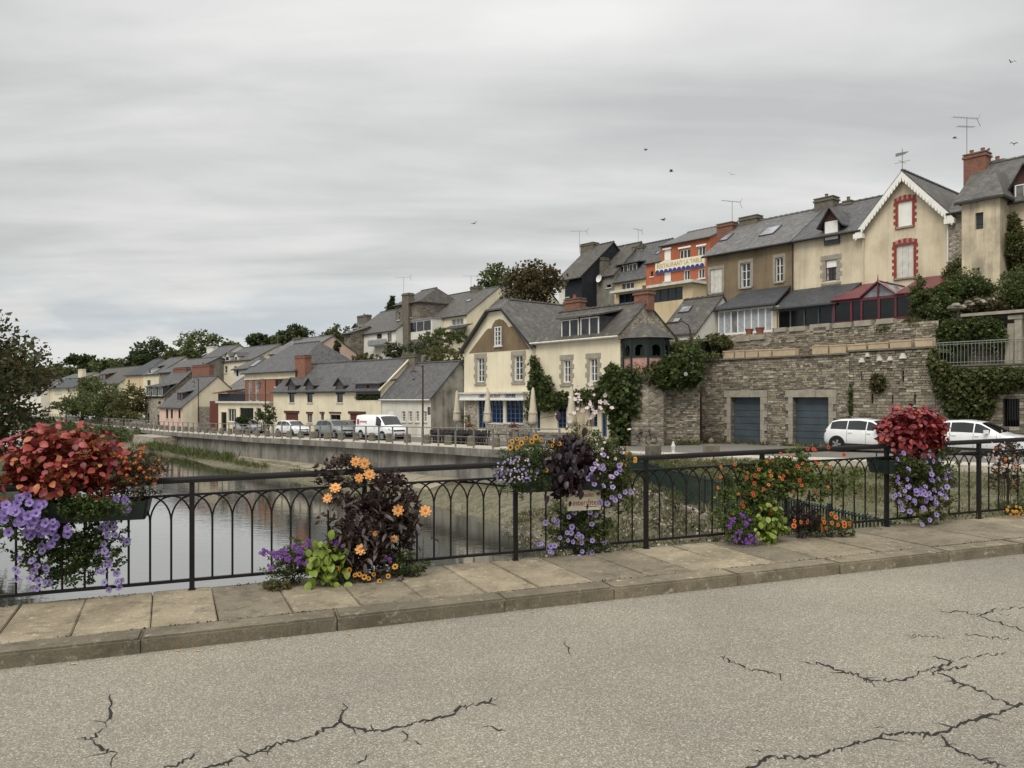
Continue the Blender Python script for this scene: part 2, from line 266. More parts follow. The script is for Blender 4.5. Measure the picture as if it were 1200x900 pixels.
    ground('street', [(.3, (.12, .115, .105)), (.6, (.15, .143, .13)), (.8, (.19, .18, .165))], .6, .1)
    ground('pavement', [(.3, (.38, .35, .29)), (.6, (.46, .43, .36)), (.8, (.52, .485, .41))], .8, .1)
    ground('revet', [(.3, (.20, .175, .13)), (.55, (.30, .265, .20)), (.75, (.15, .135, .10))], .8, .3)
special()
# ------------------------------------------------------------------ helpers
def link(o, parent=None):
    COL.objects.link(o)
    if parent is not None: o.parent = parent
    return o
def tag(o, label=None, cat=None, group=None, kind=None):
    if label: o['label'] = label
    if cat: o['category'] = cat
    if group: o['group'] = group
    if kind: o['kind'] = kind
    return o
def thing(name, label, cat, loc=(0, 0, 0), rz=0, group=None):
    o = bpy.data.objects.new(name, None); o.empty_display_size = .2; o.location = loc; o.rotation_euler = (0, 0, rz)
    return tag(link(o), label, cat, group)
class MB:
    def __init__(s): s.v = []; s.f = []
    def quad(s, *p): n = len(s.v); s.v += [tuple(x) for x in p]; s.f.append(tuple(range(n, n+len(p)))); return s
    def box(s, x0, x1, y0, y1, z0, z1):
        n = len(s.v); s.v += [(x0, y0, z0), (x1, y0, z0), (x1, y1, z0), (x0, y1, z0), (x0, y0, z1), (x1, y0, z1), (x1, y1, z1), (x0, y1, z1)]
        s.f += [(n+a, n+b, n+c, n+d) for a, b, c, d in ((3, 2, 1, 0), (4, 5, 6, 7), (0, 1, 5, 4), (1, 2, 6, 5), (2, 3, 7, 6), (3, 0, 4, 7))]; return s
    def slab(s, pts, off):
        """closed plate: polygon pts and the same moved by off"""
        n = len(s.v); k = len(pts); o = Vector(off); s.v += [tuple(p) for p in pts] + [tuple(Vector(p)+o) for p in pts]
        s.f.append(tuple(range(n, n+k))); s.f.append(tuple(range(n+2*k-1, n+k-1, -1)))
        for i in range(k): j = (i+1) % k; s.f.append((n+j, n+i, n+k+i, n+k+j))
        return s
    def tube(s, path, r, n=6, caps=True):
        path = [Vector(p) for p in path]; rs = r if isinstance(r, (list, tuple)) else [r]*len(path); b = len(s.v); prev = None
        for i, p in enumerate(path):
            d = (path[min(i+1, len(path)-1)] - path[max(i-1, 0)]).normalized()
            up = Vector((0, 0, 1)) if abs(d.z) < .95 else Vector((0, 1, 0))
            if prev is not None: up = prev
            a = d.cross(up).normalized(); c = a.cross(d).normalized(); prev = c
            for k in range(n):
                t = 2*math.pi*k/n; s.v.append(tuple(p + (a*math.cos(t) + c*math.sin(t))*rs[i]))
        for i in range(len(path)-1):
            for k in range(n):
                k2 = (k+1) % n; s.f.append((b+i*n+k, b+i*n+k2, b+(i+1)*n+k2, b+(i+1)*n+k))
        if caps: s.f.append(tuple(b+k for k in range(n-1, -1, -1))); s.f.append(tuple(b+(len(path)-1)*n+k for k in range(n)))
        return s
    def lathe(s, prof, n=10, c=(0, 0)):
        b = len(s.v)
        for r_, z in prof:
            for k in range(n): t = 2*math.pi*k/n; s.v.append((c[0]+r_*math.cos(t), c[1]+r_*math.sin(t), z))
        for i in range(len(prof)-1):
            for k in range(n): k2 = (k+1) % n; s.f.append((b+i*n+k, b+i*n+k2, b+(i+1)*n+k2, b+(i+1)*n+k))
        s.f.append(tuple(b+k for k in range(n-1, -1, -1))); s.f.append(tuple(b+(len(prof)-1)*n+k for k in range(n))); return s
    def add(s, o): n = len(s.v); s.v += o.v; s.f += [tuple(i+n for i in f) for f in o.f]; return s
    def mesh(s, name, mat, smooth=False, uv=True):
        me = bpy.data.meshes.new(name); me.from_pydata(s.v, [], s.f); me.update()
        if uv and len(s.f) < 20000: autouv(me)
        if smooth: me.shade_smooth()
        if mat: me.materials.append(M[mat] if isinstance(mat, str) else mat)
        return me
    def build(s, name, mat, parent=None, loc=None, rz=0, smooth=False):
        o = bpy.data.objects.new(name, s.mesh(name, mat, smooth)); link(o, parent)
        if loc is not None: o.location = loc
        o.rotation_euler = (0, 0, rz); return o
def autouv(me):
    uv = me.uv_layers.new(name='UV'); co_ = me.vertices; dat = uv.data
    for p in me.polygons:
        n = p.normal; t = Vector((-n.y, n.x, 0))
        if t.length < .05: t = Vector((1, 0, 0))
        t.normalize(); b = n.cross(t)
        for li in p.loop_indices:
            v = co_[me.loops[li].vertex_index].co; dat[li].uv = (v.dot(t), v.dot(b))
def inst(name, me, parent=None, loc=(0, 0, 0), rot=(0, 0, 0), scale=(1, 1, 1)):
    o = bpy.data.objects.new(name, me); link(o, parent); o.location = loc; o.rotation_euler = rot; o.scale = scale if isinstance(scale, (tuple, list)) else (scale,)*3
    return o
def copy_tree(o, parent=None):
    c = o.copy(); COL.objects.link(c); c.parent = parent
    for ch in list(o.children): copy_tree(ch, c)
    return c
def text_mesh(body, size, extrude=.004, shear=0):
    cu = bpy.data.curves.new('t', 'FONT'); cu.body = body; cu.size = size; cu.align_x = 'CENTER'; cu.align_y = 'CENTER'; cu.extrude = extrude; cu.shear = shear; cu.resolution_u = 2
    ob = bpy.data.objects.new('t', cu); COL.objects.link(ob)
    me = bpy.data.meshes.new_from_object(ob.evaluated_get(bpy.context.evaluated_depsgraph_get())); bpy.data.objects.remove(ob); return me
def lettering(body, size, mat, parent, loc, rot=(R(90), 0, 0), sx=1, extrude=.004, shear=0, name='lettering'):
    me = text_mesh(body, size, extrude, shear); me.materials.clear(); me.materials.append(M[mat])
    return inst(name, me, parent, loc, rot, (sx, 1, 1))
# --- leaves -------------------------------------------------------
def leafobj(name, parent, pts, size, cols, up=.3, aspect=.55, droop=0, mat='leaf', seed=0, loc=None, flat=None):
    """one mesh of folded leaf blades at pts; cols = list of base colours"""
    g = np.random.default_rng(seed+11); n = len(pts); pts = np.asarray(pts, float)
    sz = size*g.uniform(.6, 1.35, n)
    d = g.normal(size=(n, 3)); d[:, 2] = d[:, 2]*.7 + up - droop; d /= np.linalg.norm(d, axis=1)[:, None]
    r = g.normal(size=(n, 3)); sd = np.cross(d, r); sd /= np.linalg.norm(sd, axis=1)[:, None]; nr = np.cross(sd, d)
    v = np.empty((n, 4, 3)); L = (d*sz[:, None]); W = sd*(sz*aspect*.5)[:, None]; K = nr*(sz*.12)[:, None]
    v[:, 0] = pts; v[:, 1] = pts+L*.45+W+K; v[:, 2] = pts+L; v[:, 3] = pts+L*.45-W+K
    me = bpy.data.meshes.new(name); me.vertices.add(n*4); me.vertices.foreach_set('co', v.ravel())
    me.loops.add(n*4); me.loops.foreach_set('vertex_index', np.arange(n*4)); me.polygons.add(n); me.polygons.foreach_set('loop_start', np.arange(n)*4); me.polygons.foreach_set('loop_total', np.full(n, 4)); me.update()
    ca = np.array(cols)[g.integers(0, len(cols), n)]*g.uniform(.65, 1.35, (n, 1)); c4 = np.ones((n, 4, 4)); c4[:, :, :3] = ca[:, None, :]
    at = me.color_attributes.new('Col', 'FLOAT_COLOR', 'POINT'); at.data.foreach_set('color', c4.ravel())
    me.materials.append(M[mat]); me.validate()
    o = bpy.data.objects.new(name, me); link(o, parent)
    if loc is not None: o.location = loc
    return o
def clumps(c, rad, nc, per, cr, seed, shell=.35, lo=-1.0):
    """points in nc clumps spread through an ellipsoid"""
    g = np.random.default_rng(seed); out = []
    while len(out) < nc:
        p = g.normal(size=3); p /= np.linalg.norm(p); p *= g.uniform(shell, 1)**.6
        if p[2] < lo: continue
        q = np.array(c)+p*np.array(rad); k = g.normal(size=(per, 3)); k /= np.linalg.norm(k, axis=1)[:, None]
        out.append(q+k*(g.uniform(.2, 1, (per, 1))**.5)*cr*g.uniform(.6, 1.3)*np.array([1, 1, .75]))
    return np.concatenate(out)
GREEN = [(.078, .102, .030), (.100, .126, .040), (.060, .082, .025), (.125, .142, .050)]
DKGREEN = [(.040, .056, .020), (.052, .070, .025), (.068, .086, .031)]
OLIVE = [(.115, .118, .036), (.090, .100, .030), (.13, .125, .046), (.07, .08, .025)]
RUSSET = [(.085, .068, .026), (.062, .060, .022), (.105, .078, .03), (.048, .05, .018)]
IVY = [(.058, .084, .025), (.080, .108, .032), (.105, .132, .040), (.045, .062, .020)]
def tree(name, label, base, top, rad, cols, seed, leaf=.35, nc=90, per=26, cr=None, group=None, trunk_r=.25, crown_lo=None, shape=None, cat='tree'):
    """base: world point of the trunk foot; top: height of the crown's top; rad=(rx,ry,rz)"""
    base = Vector(base); t = thing(name, label, cat, base, 0, group); g = random.Random(seed)
    h = top-base.z; cz = h-rad[2]; m = MB()
    m.tube([(0, 0, -.4), (g.uniform(-.1, .1), 0, cz*.5), (g.uniform(-.2, .2), g.uniform(-.2, .2), max(cz, h*.4)), (0, 0, h*.85)], [trunk_r*1.25, trunk_r, trunk_r*.7, trunk_r*.15], 8)
    tr = m.build('trunk', 'bark', t, smooth=True)
    for i in range(6):
        a = g.uniform(0, 6.28); z0 = g.uniform(max(.3, cz-rad[2]*.5), cz+rad[2]*.3); e = Vector((math.cos(a)*rad[0]*.7, math.sin(a)*rad[1]*.7, z0+g.uniform(.1, .5)*rad[2]))
        MB().tube([(0, 0, z0), (e.x*.5, e.y*.5, z0+(e.z-z0)*.35), e], [trunk_r*.45, trunk_r*.3, trunk_r*.08], 5).build('limb', 'bark', tr, smooth=True)
    cr = cr or min(rad)*.32
    p = clumps((0, 0, cz), rad, nc, per, cr, seed, .25)
    if shape == 'cone': f = np.clip(1-(p[:, 2]-(cz-rad[2]))/(2*rad[2]), .05, 1); p[:, 0] *= f; p[:, 1] *= f
    tag(leafobj('crown', t, p, leaf, cols, .15, .62, seed=seed), kind='stuff')
    return t
def bush(name, label, c, rad, cols, seed, leaf=.12, nc=40, per=26, group=None, cat='bush', ground=None, cr=None, droop=0, aspect=.6):
    """low shrub: stems from the ground and a crown of leaves; c = centre of the crown (world)"""
    c = Vector(c); zb = ground if ground is not None else c.z-rad[2]
    t = thing(name, label, cat, (c.x, c.y, zb), 0, group); g = random.Random(seed); m = MB()
    for i in range(5):
        a = g.uniform(0, 6.28); m.tube([(math.cos(a)*rad[0]*.15, math.sin(a)*rad[1]*.15, -.05), (math.cos(a)*rad[0]*.5, math.sin(a)*rad[1]*.5, (c.z-zb)+rad[2]*.3)], [.025+rad[2]*.02, .008], 5)
    m.build('stem', 'bark', t)
    p = clumps((0, 0, c.z-zb), rad, nc, per, cr or min(rad)*.34, seed, .2); p[:, 2] = np.maximum(p[:, 2], .02)
    tag(leafobj('foliage', t, p, leaf, cols, .2, aspect, droop, seed=seed), kind='stuff'); return t

# ------------------------------------------------------------------ the lie of the land
# a = metres along the street (away from the camera, to the left), q = metres behind the garage wall line (towards the hill)
DV = Vector((-.64, .768)); IV = Vector((.768, .64)); Q0 = 39.3
def W(a, q, z=0): p = DV*a + IV*(q+Q0); return Vector((p.x, p.y, z))
def aq(x, y): return x*DV.x+y*DV.y, x*IV.x+y*IV.y-Q0
def sz(a): return EZ-float(np.interp(a, [-40, 0, 11, 19, 26, 33, 45, 67, 94, 140, 400], [1.9, 2.15, 2.35, 2.55, 2.62, 2.8, 3.0, 3.45, 3.8, 3.95, 4.1]))
WZ = EZ-5.6                                       # water level
def px_q(px, q):                                  # the point of pixel column px on the line q
    k = (px-CX)/FP; d = (q+Q0)/(IV.x*k+IV.y); return Vector((k*d, d))
def pz(py, d): return EZ-(py-HY)/FP*d
def P3(px, py, d): return Vector(((px-CX)/FP*d, d, pz(py, d)))
def hill(q, a):
    b = float(np.interp(q, [-3, 1.2, 2.2, 5, 9, 13, 18, 24, 32, 60, 110, 260], [-3.2, -2.6, .8, 3.9, 4.3, 5.2, 6.6, 9.4, 10.4, 13.5, 17, 20]))
    f = float(np.interp(a, [-40, 45, 85, 120, 220, 420], [1, 1, .85, .72, .55, .7]))
    zq = sz(a)-EZ
    return EZ+zq+(b+2.8)*f
def grid(name, mat, As, Qs, zf, kind='structure', nz=0):
    m = MB(); g = random.Random(3)
    for a in As:
        for q in Qs: m.v.append(tuple(W(a, q, zf(a, q)+g.uniform(-nz, nz))))
    n = len(Qs)
    for i in range(len(As)-1):
        for j in range(n-1): m.f.append((i*n+j, (i+1)*n+j, (i+1)*n+j+1, i*n+j+1)[::-1])
    return tag(m.build(name, mat, smooth=True), kind=kind)
def setting():
    tag(MB().quad((-900, -300, WZ), (900, -300, WZ), (900, 1500, WZ), (-900, 1500, WZ)).build('river_water', 'water'), kind='structure')
    bed = MB().quad((-950, -350, WZ-2), (950, -350, WZ-2), (950, 1600, WZ-2), (-950, 1600, WZ-2)); tag(bed.build('river_bed', 'gravel_bank'), kind='structure')
    As = list(np.arange(-60, 100, 5))+list(np.arange(100, 480, 12)); Qs = [-3, 1.2, 2.3, 3.5, 5, 7, 9, 11, 13, 16, 18, 21, 24, 28, 32, 40, 50, 60, 80, 110, 160, 260]
    grid('hillside_terrain', 'hill', As, Qs, lambda a, q: hill(q, a)-.05, nz=.12)
    A2 = [-60, -30, 0, 6, 11, 15, 19, 23, 26, 30, 33, 39, 45, 56, 67, 80, 94, 120, 140, 200, 260, 330]
    grid('street', 'street', [a for a in A2 if a >= 26], [-11.2, -6, 1.4], lambda a, q: sz(a))
    # near street in front of the garages, wider towards the bridge end
    m = MB(); near = [(-60, -26), (-30, -18), (0, -9.6), (6, -9.3), (11, -9.1), (15, -9.2), (19, -9.6), (23, -10.4), (26, -11.2)]
    for (a, q), (a2, q2) in zip(near, near[1:]): m.quad(W(a, q, sz(a)), W(a, 1.4, sz(a)), W(a2, 1.4, sz(a2)), W(a2, q2, sz(a2)))
    tag(m.build('street', 'street'), kind='structure')
    # pale riverside footway with its deck edge, on the quay
    m = MB()
    for a, a2 in zip(A2, A2[1:]):
        if a < 26: continue
        m.slab([W(a, -13.5, sz(a)+.1), W(a, -11.2, sz(a)+.1), W(a2, -11.2, sz(a2)+.1), W(a2, -13.5, sz(a2)+.1)], (0, 0, -.16))
    qp = tag(m.build('quay_pavement', 'pavement'), kind='structure')
    m = MB()
    for a, a2 in zip(A2, A2[1:]):
        if a < 26: continue
        m.slab([W(a, -13.62, sz(a)+.09), W(a, -13.503, sz(a)+.09), W(a2, -13.503, sz(a2)+.09), W(a2, -13.62, sz(a2)+.09)], (0, 0, -.42))
    m.build('deck_edge', 'quaywall', qp)
    m = MB()                                     # pale pavement strip on the river side of the near street
    for (a, q), (a2, q2) in zip(near[1:], near[2:]): m.slab([W(a, q-1.6, sz(a)+.1), W(a, q, sz(a)+.1), W(a2, q2, sz(a2)+.1), W(a2, q2-1.6, sz(a2)+.1)], (0, 0, -.25))
    tag(m.build('street_pavement', 'pavement'), kind='structure')
    # quay wall under the deck: pale concrete bays, then the sloping paved apron, then the bank
    qw = thing('quay_wall', 'grey concrete river wall under the pale quay footway', 'wall', W(60, -13, WZ))
    def loc_(a, q, z): return W(a, q, z)-W(60, -13, WZ)
    a = 27.0; bays = []
    while a < 92: bays.append((a, min(a+4.6, 92))); a += 4.6
    for i, (a0, a1) in enumerate(bays):
        z0, z1 = sz(a0)-.33, sz(a1)-.33
        MB().slab([loc_(a0+.02, -13.2, z0-1.5), loc_(a0+.02, -13.2, z0), loc_(a1-.02, -13.2, z1), loc_(a1-.02, -13.2, z1-1.5)], IV.to_3d()*.5).build('wall_bay', 'quaywall', qw)
    rv = thing('paved_apron', 'sloping slabs of worn stone paving below the concrete quay wall', 'embankment', W(60, -15, WZ))
    off = W(60, -15, WZ)
    a = 36.0; g = random.Random(5)
    while a < 90:
        a1 = a+3.1+g.uniform(-.3, .3); t0, t1 = sz(a)-1.72, sz(a1)-1.72; lo = WZ+.55
        MB().slab([W(a+.06, -15.4, lo)-off, W(a+.06, -13.22, t0)-off, W(a1-.06, -13.22, t1)-off, W(a1-.06, -15.4, lo+g.uniform(-.05, .05))-off], (0, 0, -.35)).build('apron_slab', 'revet', rv); a = a1
    # earth bank along the foot of the quay
    m = MB(); g = random.Random(9); As3 = list(np.arange(24, 150, 2.0))+list(np.arange(150, 330, 10))
    prof = lambda a: [(-12.8, sz(a)-1.9), (-15.0, WZ+.62), (-16.0+.5*math.sin(a*.35), WZ+.25), (-17.4+.7*math.sin(a*.23+1), WZ-.5)] if a < 93 else [(-12.0, sz(a)-.6), (-13.6, WZ+1.3), (-15.5+.6*math.sin(a*.2), WZ+.5), (-18.5+.8*math.sin(a*.3), WZ-.5)]
    for a in As3: m.v += [tuple(W(a, q, z+g.uniform(-.08, .08))) for q, z in prof(a)]
    for i in range(len(As3)-1):
        for j in range(3): m.f.append((i*4+j, i*4+j+1, (i+1)*4+j+1, (i+1)*4+j))
    tag(m.build('river_bank', 'gravel_bank', smooth=True), kind='structure')
    # masonry pier where the apron ends
    pr = thing('masonry_pier', 'rough masonry pier carrying the quay footway at the end of the apron', 'pier', W(94, -14, WZ))
    off = W(94, -14, WZ)
    base = [W(89.5, -15.7, WZ-.6)-off, W(97.8, -15.7, WZ-.6)-off, W(97.8, -12.9, WZ-.6)-off, W(89.5, -12.9, WZ-.6)-off]
    MB().slab(base[::-1], (0, 0, sz(94)-.36-WZ+.6)).build('masonry', 'rubble_pale', pr); MB().slab([p+Vector((0, 0, .0)) for p in [(x-base[0])*1.03+base[0]-Vector((.1, .05, 0)) for x in base][::-1]], (0, 0, .85)).build('footing', 'granite', pr)
    # near bank between the end of the quay and the bridge, with the ground behind the green fence
    T = [(1.7, 40.5, -2.3), (1.9, 37.5, -2.25), (5.1, 36, -1.85), (5.3, 28, -1.65), (5.6, 20, -1.4), (5.85, 12, -1.1), (6.0, 6, -1.1)]
    S = [(-4.5, 40.5, WZ-.4), (-3.0, 37.5, WZ-.4), (-.4, 33.5, WZ-.4), (1.6, 27, WZ-.4), (2.6, 20, WZ-.4), (3.0, 12, WZ-.4), (3.2, 6, WZ-.4)]
    m = MB(); g = random.Random(4); n = 7
    for i in range(len(T)):
        for j in range(n):
            f = j/(n-1); p = Vector(T[i]).lerp(Vector(S[i]), f); p.z += .35*math.sin(f*3.14)*(.4+g.random()*.5)+g.uniform(-.08, .08)*(0 < j < n-1); m.v.append(tuple(p))
    for i in range(len(T)-1):
        for j in range(n-1): m.f.append((i*n+j, i*n+j+1, (i+1)*n+j+1, (i+1)*n+j))
    tag(m.build('river_bank', 'gravel_bank', smooth=True), kind='structure')
    F = [(5.05, 36.2, -1.85), (5.3, 28, -1.65), (5.6, 20, -1.4), (5.85, 12, -1.1), (6.0, 9.0, -1.1)]
    E = [W(26, -12.6, sz(26)-.12), W(19, -11, sz(19)-.12), W(11, -10.5, sz(11)-.12), W(0, -11, sz(0)-.12), W(-14, -16, sz(-14)-.12)]
    m = MB(); n = 9
    for i in range(5):
        for j in range(n):
            f = j/(n-1); p = Vector(F[i]).lerp(Vector(E[i]), f); p.z += g.uniform(-.1, .1)*(0 < j < n-1)+.2*math.sin(f*3.14); m.v.append(tuple(p))
    for i in range(4):
        for j in range(n-1): m.f.append((i*n+j, i*n+j+1, (i+1)*n+j+1, (i+1)*n+j)[::-1])
    tag(m.build('verge', 'verge', smooth=True), kind='structure')
    ab = thing('quay_end_wall', 'rough stone wall closing the end of the quay beside the green fence', 'wall', W(26, -13.5, WZ)); o_ = W(26, -13.5, WZ)
    A_, B_ = W(26.9, -13.4, WZ-.5), Vector((5.6, 36.3, WZ-.5)); MB().slab([A_-o_, B_-o_, B_-o_+Vector((0, 0, sz(26)-WZ+.42)), A_-o_+Vector((0, 0, sz(26)-WZ+.42))], (.3, .6, 0)).build('masonry', 'rubble_pale', ab)
    # left bank, beyond the frame, that carries the big tree
    m = MB(); bl = [(-26.5, 20), (-25.5, 34), (-30, 50), (-44, 68), (-72, 100), (-140, 175), (-420, 480)]
    for x, y in bl: m.v += [(x+1.6, y-.8, WZ-.4), (x-.6, y, WZ+1.4), (x-9, y+1, WZ+2.2), (x-160, y+2, WZ+4)]
    for i in range(len(bl)-1):
        for j in range(3): m.f.append((i*4+j, (i+1)*4+j, (i+1)*4+j+1, i*4+j+1)[::-1])
    tag(m.build('far_bank', 'hill', smooth=True), kind='structure')
setting()

# ------------------------------------------------------------------ the bridge (s along the railing, t away from the camera)
BA = math.atan2(.321, .947); BS = Vector((.947, .321)); BT = Vector((-.321, .947))
def B(s, t, h=0): p = BS*s + BT*t; return Vector((p.x, p.y, EZ-1.712+.0185*s+h))
def s_of(px, t):                                  # along-bridge coordinate of pixel column px on the line t
    k = (px-CX)/FP; den = BS.x-k*BS.y; return t*(k*BT.y-BT.x)/den
RT = 7.5; KERB_H = .105
def road_at(px, py):                              # pixel -> point on the road surface
    k = (px-CX)/FP; m_ = (py-HY)/FP; d = 3.0
    for _ in range(30):
        x, y = k*d, d; s = x*BS.x+y*BS.y; d = (1.712+KERB_H-.0185*s)/m_
    return Vector((k*d, d, EZ-m_*d))
def bridge():
    m = MB(); ss = list(np.arange(-14, 31, 3.0))
    for s0, s1 in zip(ss, ss[1:]): m.quad(B(s0, -5, -KERB_H), B(s1, -5, -KERB_H), B(s1, 6.11, -KERB_H), B(s0, 6.11, -KERB_H))
    tag(m.build('road', 'asphalt'), kind='structure')
    m = MB().slab([B(-14, -6, -.2), B(30, -6, -.2), B(30, 7.56, -.2), B(-14, 7.56, -.2)], (0, 0, -.65)); tag(m.build('bridge_deck', 'granite_dark'), kind='structure')
    fp = bpy.data.objects.new('footpath', MB().slab([B(-14, 6.16, -.035), B(30, 6.16, -.035), B(30, 7.58, -.035), B(-14, 7.58, -.035)], (0, 0, -.16)).mesh('footpath', 'joint_dirt')); link(fp); tag(fp, kind='structure')
    g = random.Random(12)
    def block(name, mat, s0, s1, t0, t1, h0, h1, sk=0, bev=.012):
        me = bpy.data.meshes.new(name); c = B((s0+s1)/2, (t0+t1)/2); bm = bmesh.new(); j = lambda: g.uniform(-.006, .006)
        pts = [(s0+sk+j(), t0+j()), (s1+sk+j(), t0+j()), (s1-sk+j(), t1+j()), (s0-sk+j(), t1+j())]; tl = [g.uniform(-.004, .005) for _ in range(4)]
        vs = [bm.verts.new(B(a, b, h0)-c) for a, b in pts]+[bm.verts.new(B(a, b, h1+d)-c) for (a, b), d in zip(pts, tl)]
        for f in ((3, 2, 1, 0), (4, 5, 6, 7), (0, 1, 5, 4), (1, 2, 6, 5), (2, 3, 7, 6), (3, 0, 4, 7)): bm.faces.new([vs[i] for i in f])
        te = [e for e in bm.edges if all(v in vs[4:] for v in e.verts)]
        bmesh.ops.bevel(bm, geom=te, offset=bev, segments=2, affect='EDGES'); bm.to_mesh(me); bm.free(); me.materials.append(M[mat])
        o = inst(name, me, fp, c); return o
    s = -8.0
    while s < 24:                                # one row of big flags behind the kerb stones
        w = g.uniform(.47, .56) if s < 5 else g.uniform(.55, .95)
        sk = .055 if s < 4 else .03
        block('flagstone', 'flag', s+.005, s+w-.005, 6.362, 7.57+g.uniform(-.03, .02), -.12, 0, sk, .007); s += w
    s = -8.3
    while s < 24:
        w = g.uniform(1.0, 1.42); block('kerb_stone', 'kerb', s+.005, s+w-.005, 6.10+g.uniform(-.006, .006), 6.352, -.3, .006, 0, .016); s += w
    # moss and earth along the railing foot and the kerb joint
    pts = []
    for k in range(2600):
        s = g.uniform(-3.5, 12); t = 7.52+g.gauss(0, .025) if k % 3 else 6.358+g.gauss(0, .006)
        if math.sin(s*2.3)+math.sin(s*5.1+1) < -.1 and k % 3: continue
        pts.append(tuple(B(s, t, .0)))
    tag(leafobj('moss', None, pts, .015, [(.05, .06, .015), (.09, .08, .035), (.04, .045, .015)], .4, .8, seed=3), 'thin line of moss and dead leaves along the railing foot', 'moss', kind='stuff')
    # cracks in the asphalt, traced as thin tar-dark slits
    CR = [[(128, 815), (131, 838), (122, 852), (108, 866), (90, 867)], [(108, 866), (120, 878), (135, 884), (131, 900)],
          [(180, 905), (205, 897), (228, 885), (234, 880)], [(236, 902), (290, 885), (325, 872), (360, 865), (398, 848), (406, 828), (401, 824)], [(398, 846), (428, 858), (470, 852), (500, 845), (530, 838), (538, 829), (560, 825), (584, 818)], [(470, 855), (478, 866), (495, 874)], [(412, 898), (430, 888), (432, 884)], [(566, 851), (596, 858)],
          [(842, 769), (846, 771), (880, 784), (912, 790), (916, 799)], [(846, 771), (850, 768)], [(908, 770), (914, 773)],
          [(938, 777), (958, 777), (1000, 790), (1020, 797), (1060, 798), (1078, 788), (1120, 783), (1140, 780)], [(1005, 792), (1030, 806)], [(1080, 786), (1110, 780), (1120, 775), (1090, 770)], [(1120, 772), (1150, 769), (1180, 765)], [(1098, 786), (1120, 800), (1150, 810), (1168, 820), (1188, 828), (1205, 824)],
          [(868, 905), (900, 888), (950, 888), (985, 876), (1020, 868), (1040, 860), (1100, 860), (1130, 847), (1180, 834), (1190, 828)], [(1098, 861), (1115, 875), (1145, 888), (1180, 899)], [(1040, 860), (1035, 852), (1020, 851)], [(895, 880), (880, 878)], [(800, 888), (812, 898)],
          [(1100, 715), (1125, 718), (1150, 720), (1172, 714), (1205, 712)], [(1148, 720), (1160, 728), (1190, 735), (1205, 742)], [(1168, 716), (1172, 722), (1185, 719)], [(1130, 743), (1190, 751)], [(660, 750), (668, 762), (670, 773)], [(1060, 744), (1110, 747)]]
    for ci, c in enumerate(CR):
        m = MB(); pr = []; wmax = .020 if len(c) > 5 else .015 if len(c) > 3 else .010
        for (x0, y0), (x1, y1) in zip(c, c[1:]):
            n = max(2, int(math.hypot(x1-x0, y1-y0)/3.5))
            for i in range(n):
                f = i/n; pr.append((x0+(x1-x0)*f+g.uniform(-2.8, 2.8), y0+(y1-y0)*f+g.uniform(-2.2, 2.2)))
        pr.append(c[-1]); P = [road_at(*p) for p in pr]; n = len(P)
        for i in range(n):
            d = (P[min(i+1, n-1)]-P[max(i-1, 0)]).normalized(); sd = Vector((-d.y, d.x, 0))
            e = min(1, i/3+.15, (n-1-i)/3+.15); w = wmax*e*g.uniform(.15, 1.35)
            m.v += [tuple(P[i]+sd*w*.5+Vector((0, 0, .003))), tuple(P[i]-sd*w*.5+Vector((0, 0, .003)))]
        for i in range(n-1): m.f.append((2*i, 2*i+1, 2*i+3, 2*i+2))
        for i in range(2, n-2):                  # short side spurs
            if g.random() > .09: continue
            b = len(m.v); d = (P[i+1]-P[i-1]).normalized(); sd = Vector((-d.y, d.x, 0))*g.choice((-1, 1))+d*g.uniform(-.8, .8); L = g.uniform(.04, .14); q = P[i]+sd.normalized()*L*.5+d*g.uniform(-.02, .02); e = P[i]+sd.normalized()*L; z_ = Vector((0, 0, .0034)); w = wmax*.32
            m.v += [tuple(P[i]-d*w+z_), tuple(P[i]+d*w+z_), tuple(q+d*w*.6+z_), tuple(q-d*w*.6+z_), tuple(e+z_)]; m.f += [(b, b+1, b+2, b+3), (b+3, b+2, b+4)]
        tag(m.build('road_crack', 'crack'), kind='structure')
    # fallen leaves in the gutter
    for k in range(16):
        s = g.uniform(-2.6, 8); me = MB().quad((-.02, 0, 0), (0, -.011, .004), (.024, 0, .001), (0, .012, .005)).mesh('fallen_leaf', 'petal_gold' if k % 2 else 'stone_tan')
        tag(inst('fallen_leaf', me, None, B(s, 6.07-abs(g.gauss(0, .05)), -KERB_H+.004), (0, 0, g.uniform(0, 6)), g.uniform(.6, 1.2)), 'small yellow fallen leaf lying in the gutter below the kerb', 'leaf', 'fallen leaves in the gutter')
    # the railing
    r = thing('bridge_railing', 'black iron bridge railing with interlaced pointed arches', 'railing', B(0, RT), BA)
    sl_ = .0185; o0 = B(0, RT)
    def rl(s, t, h): return (s, t, sl_*s+h)
    posts = [-7.4, -5.86, -4.32, s_of(225, RT)-1.55, s_of(225, RT), (s_of(225, RT)+s_of(604, RT))/2, s_of(604, RT), s_of(757, RT), s_of(893, RT), s_of(1039, RT), s_of(1147, RT)]
    posts = sorted(set(posts))[1:] if False else posts
    posts = [p for p in posts if p < s_of(225, RT)-2.2] [-2:] + [s_of(225, RT)-1.55] + [p for p in posts if p >= s_of(225, RT)-.01]
    for k in range(8): posts.append(posts[-1]+1.55)
    pm = MB().box(-.021, .021, -.021, .021, -.03, .985).box(-.03, .03, -.03, .03, -.005, .012).mesh('post', 'iron_black')
    for s in posts: inst('post', pm, r, rl(s, 0, 0))
    def bar(name, h, hw, hh): MB().slab([rl(posts[0], -hw, h-hh), rl(posts[-1], -hw, h-hh), rl(posts[-1], hw, h-hh), rl(posts[0], hw, h-hh)][::-1], (0, 0, 2*hh)).build(name, 'iron_black', r)
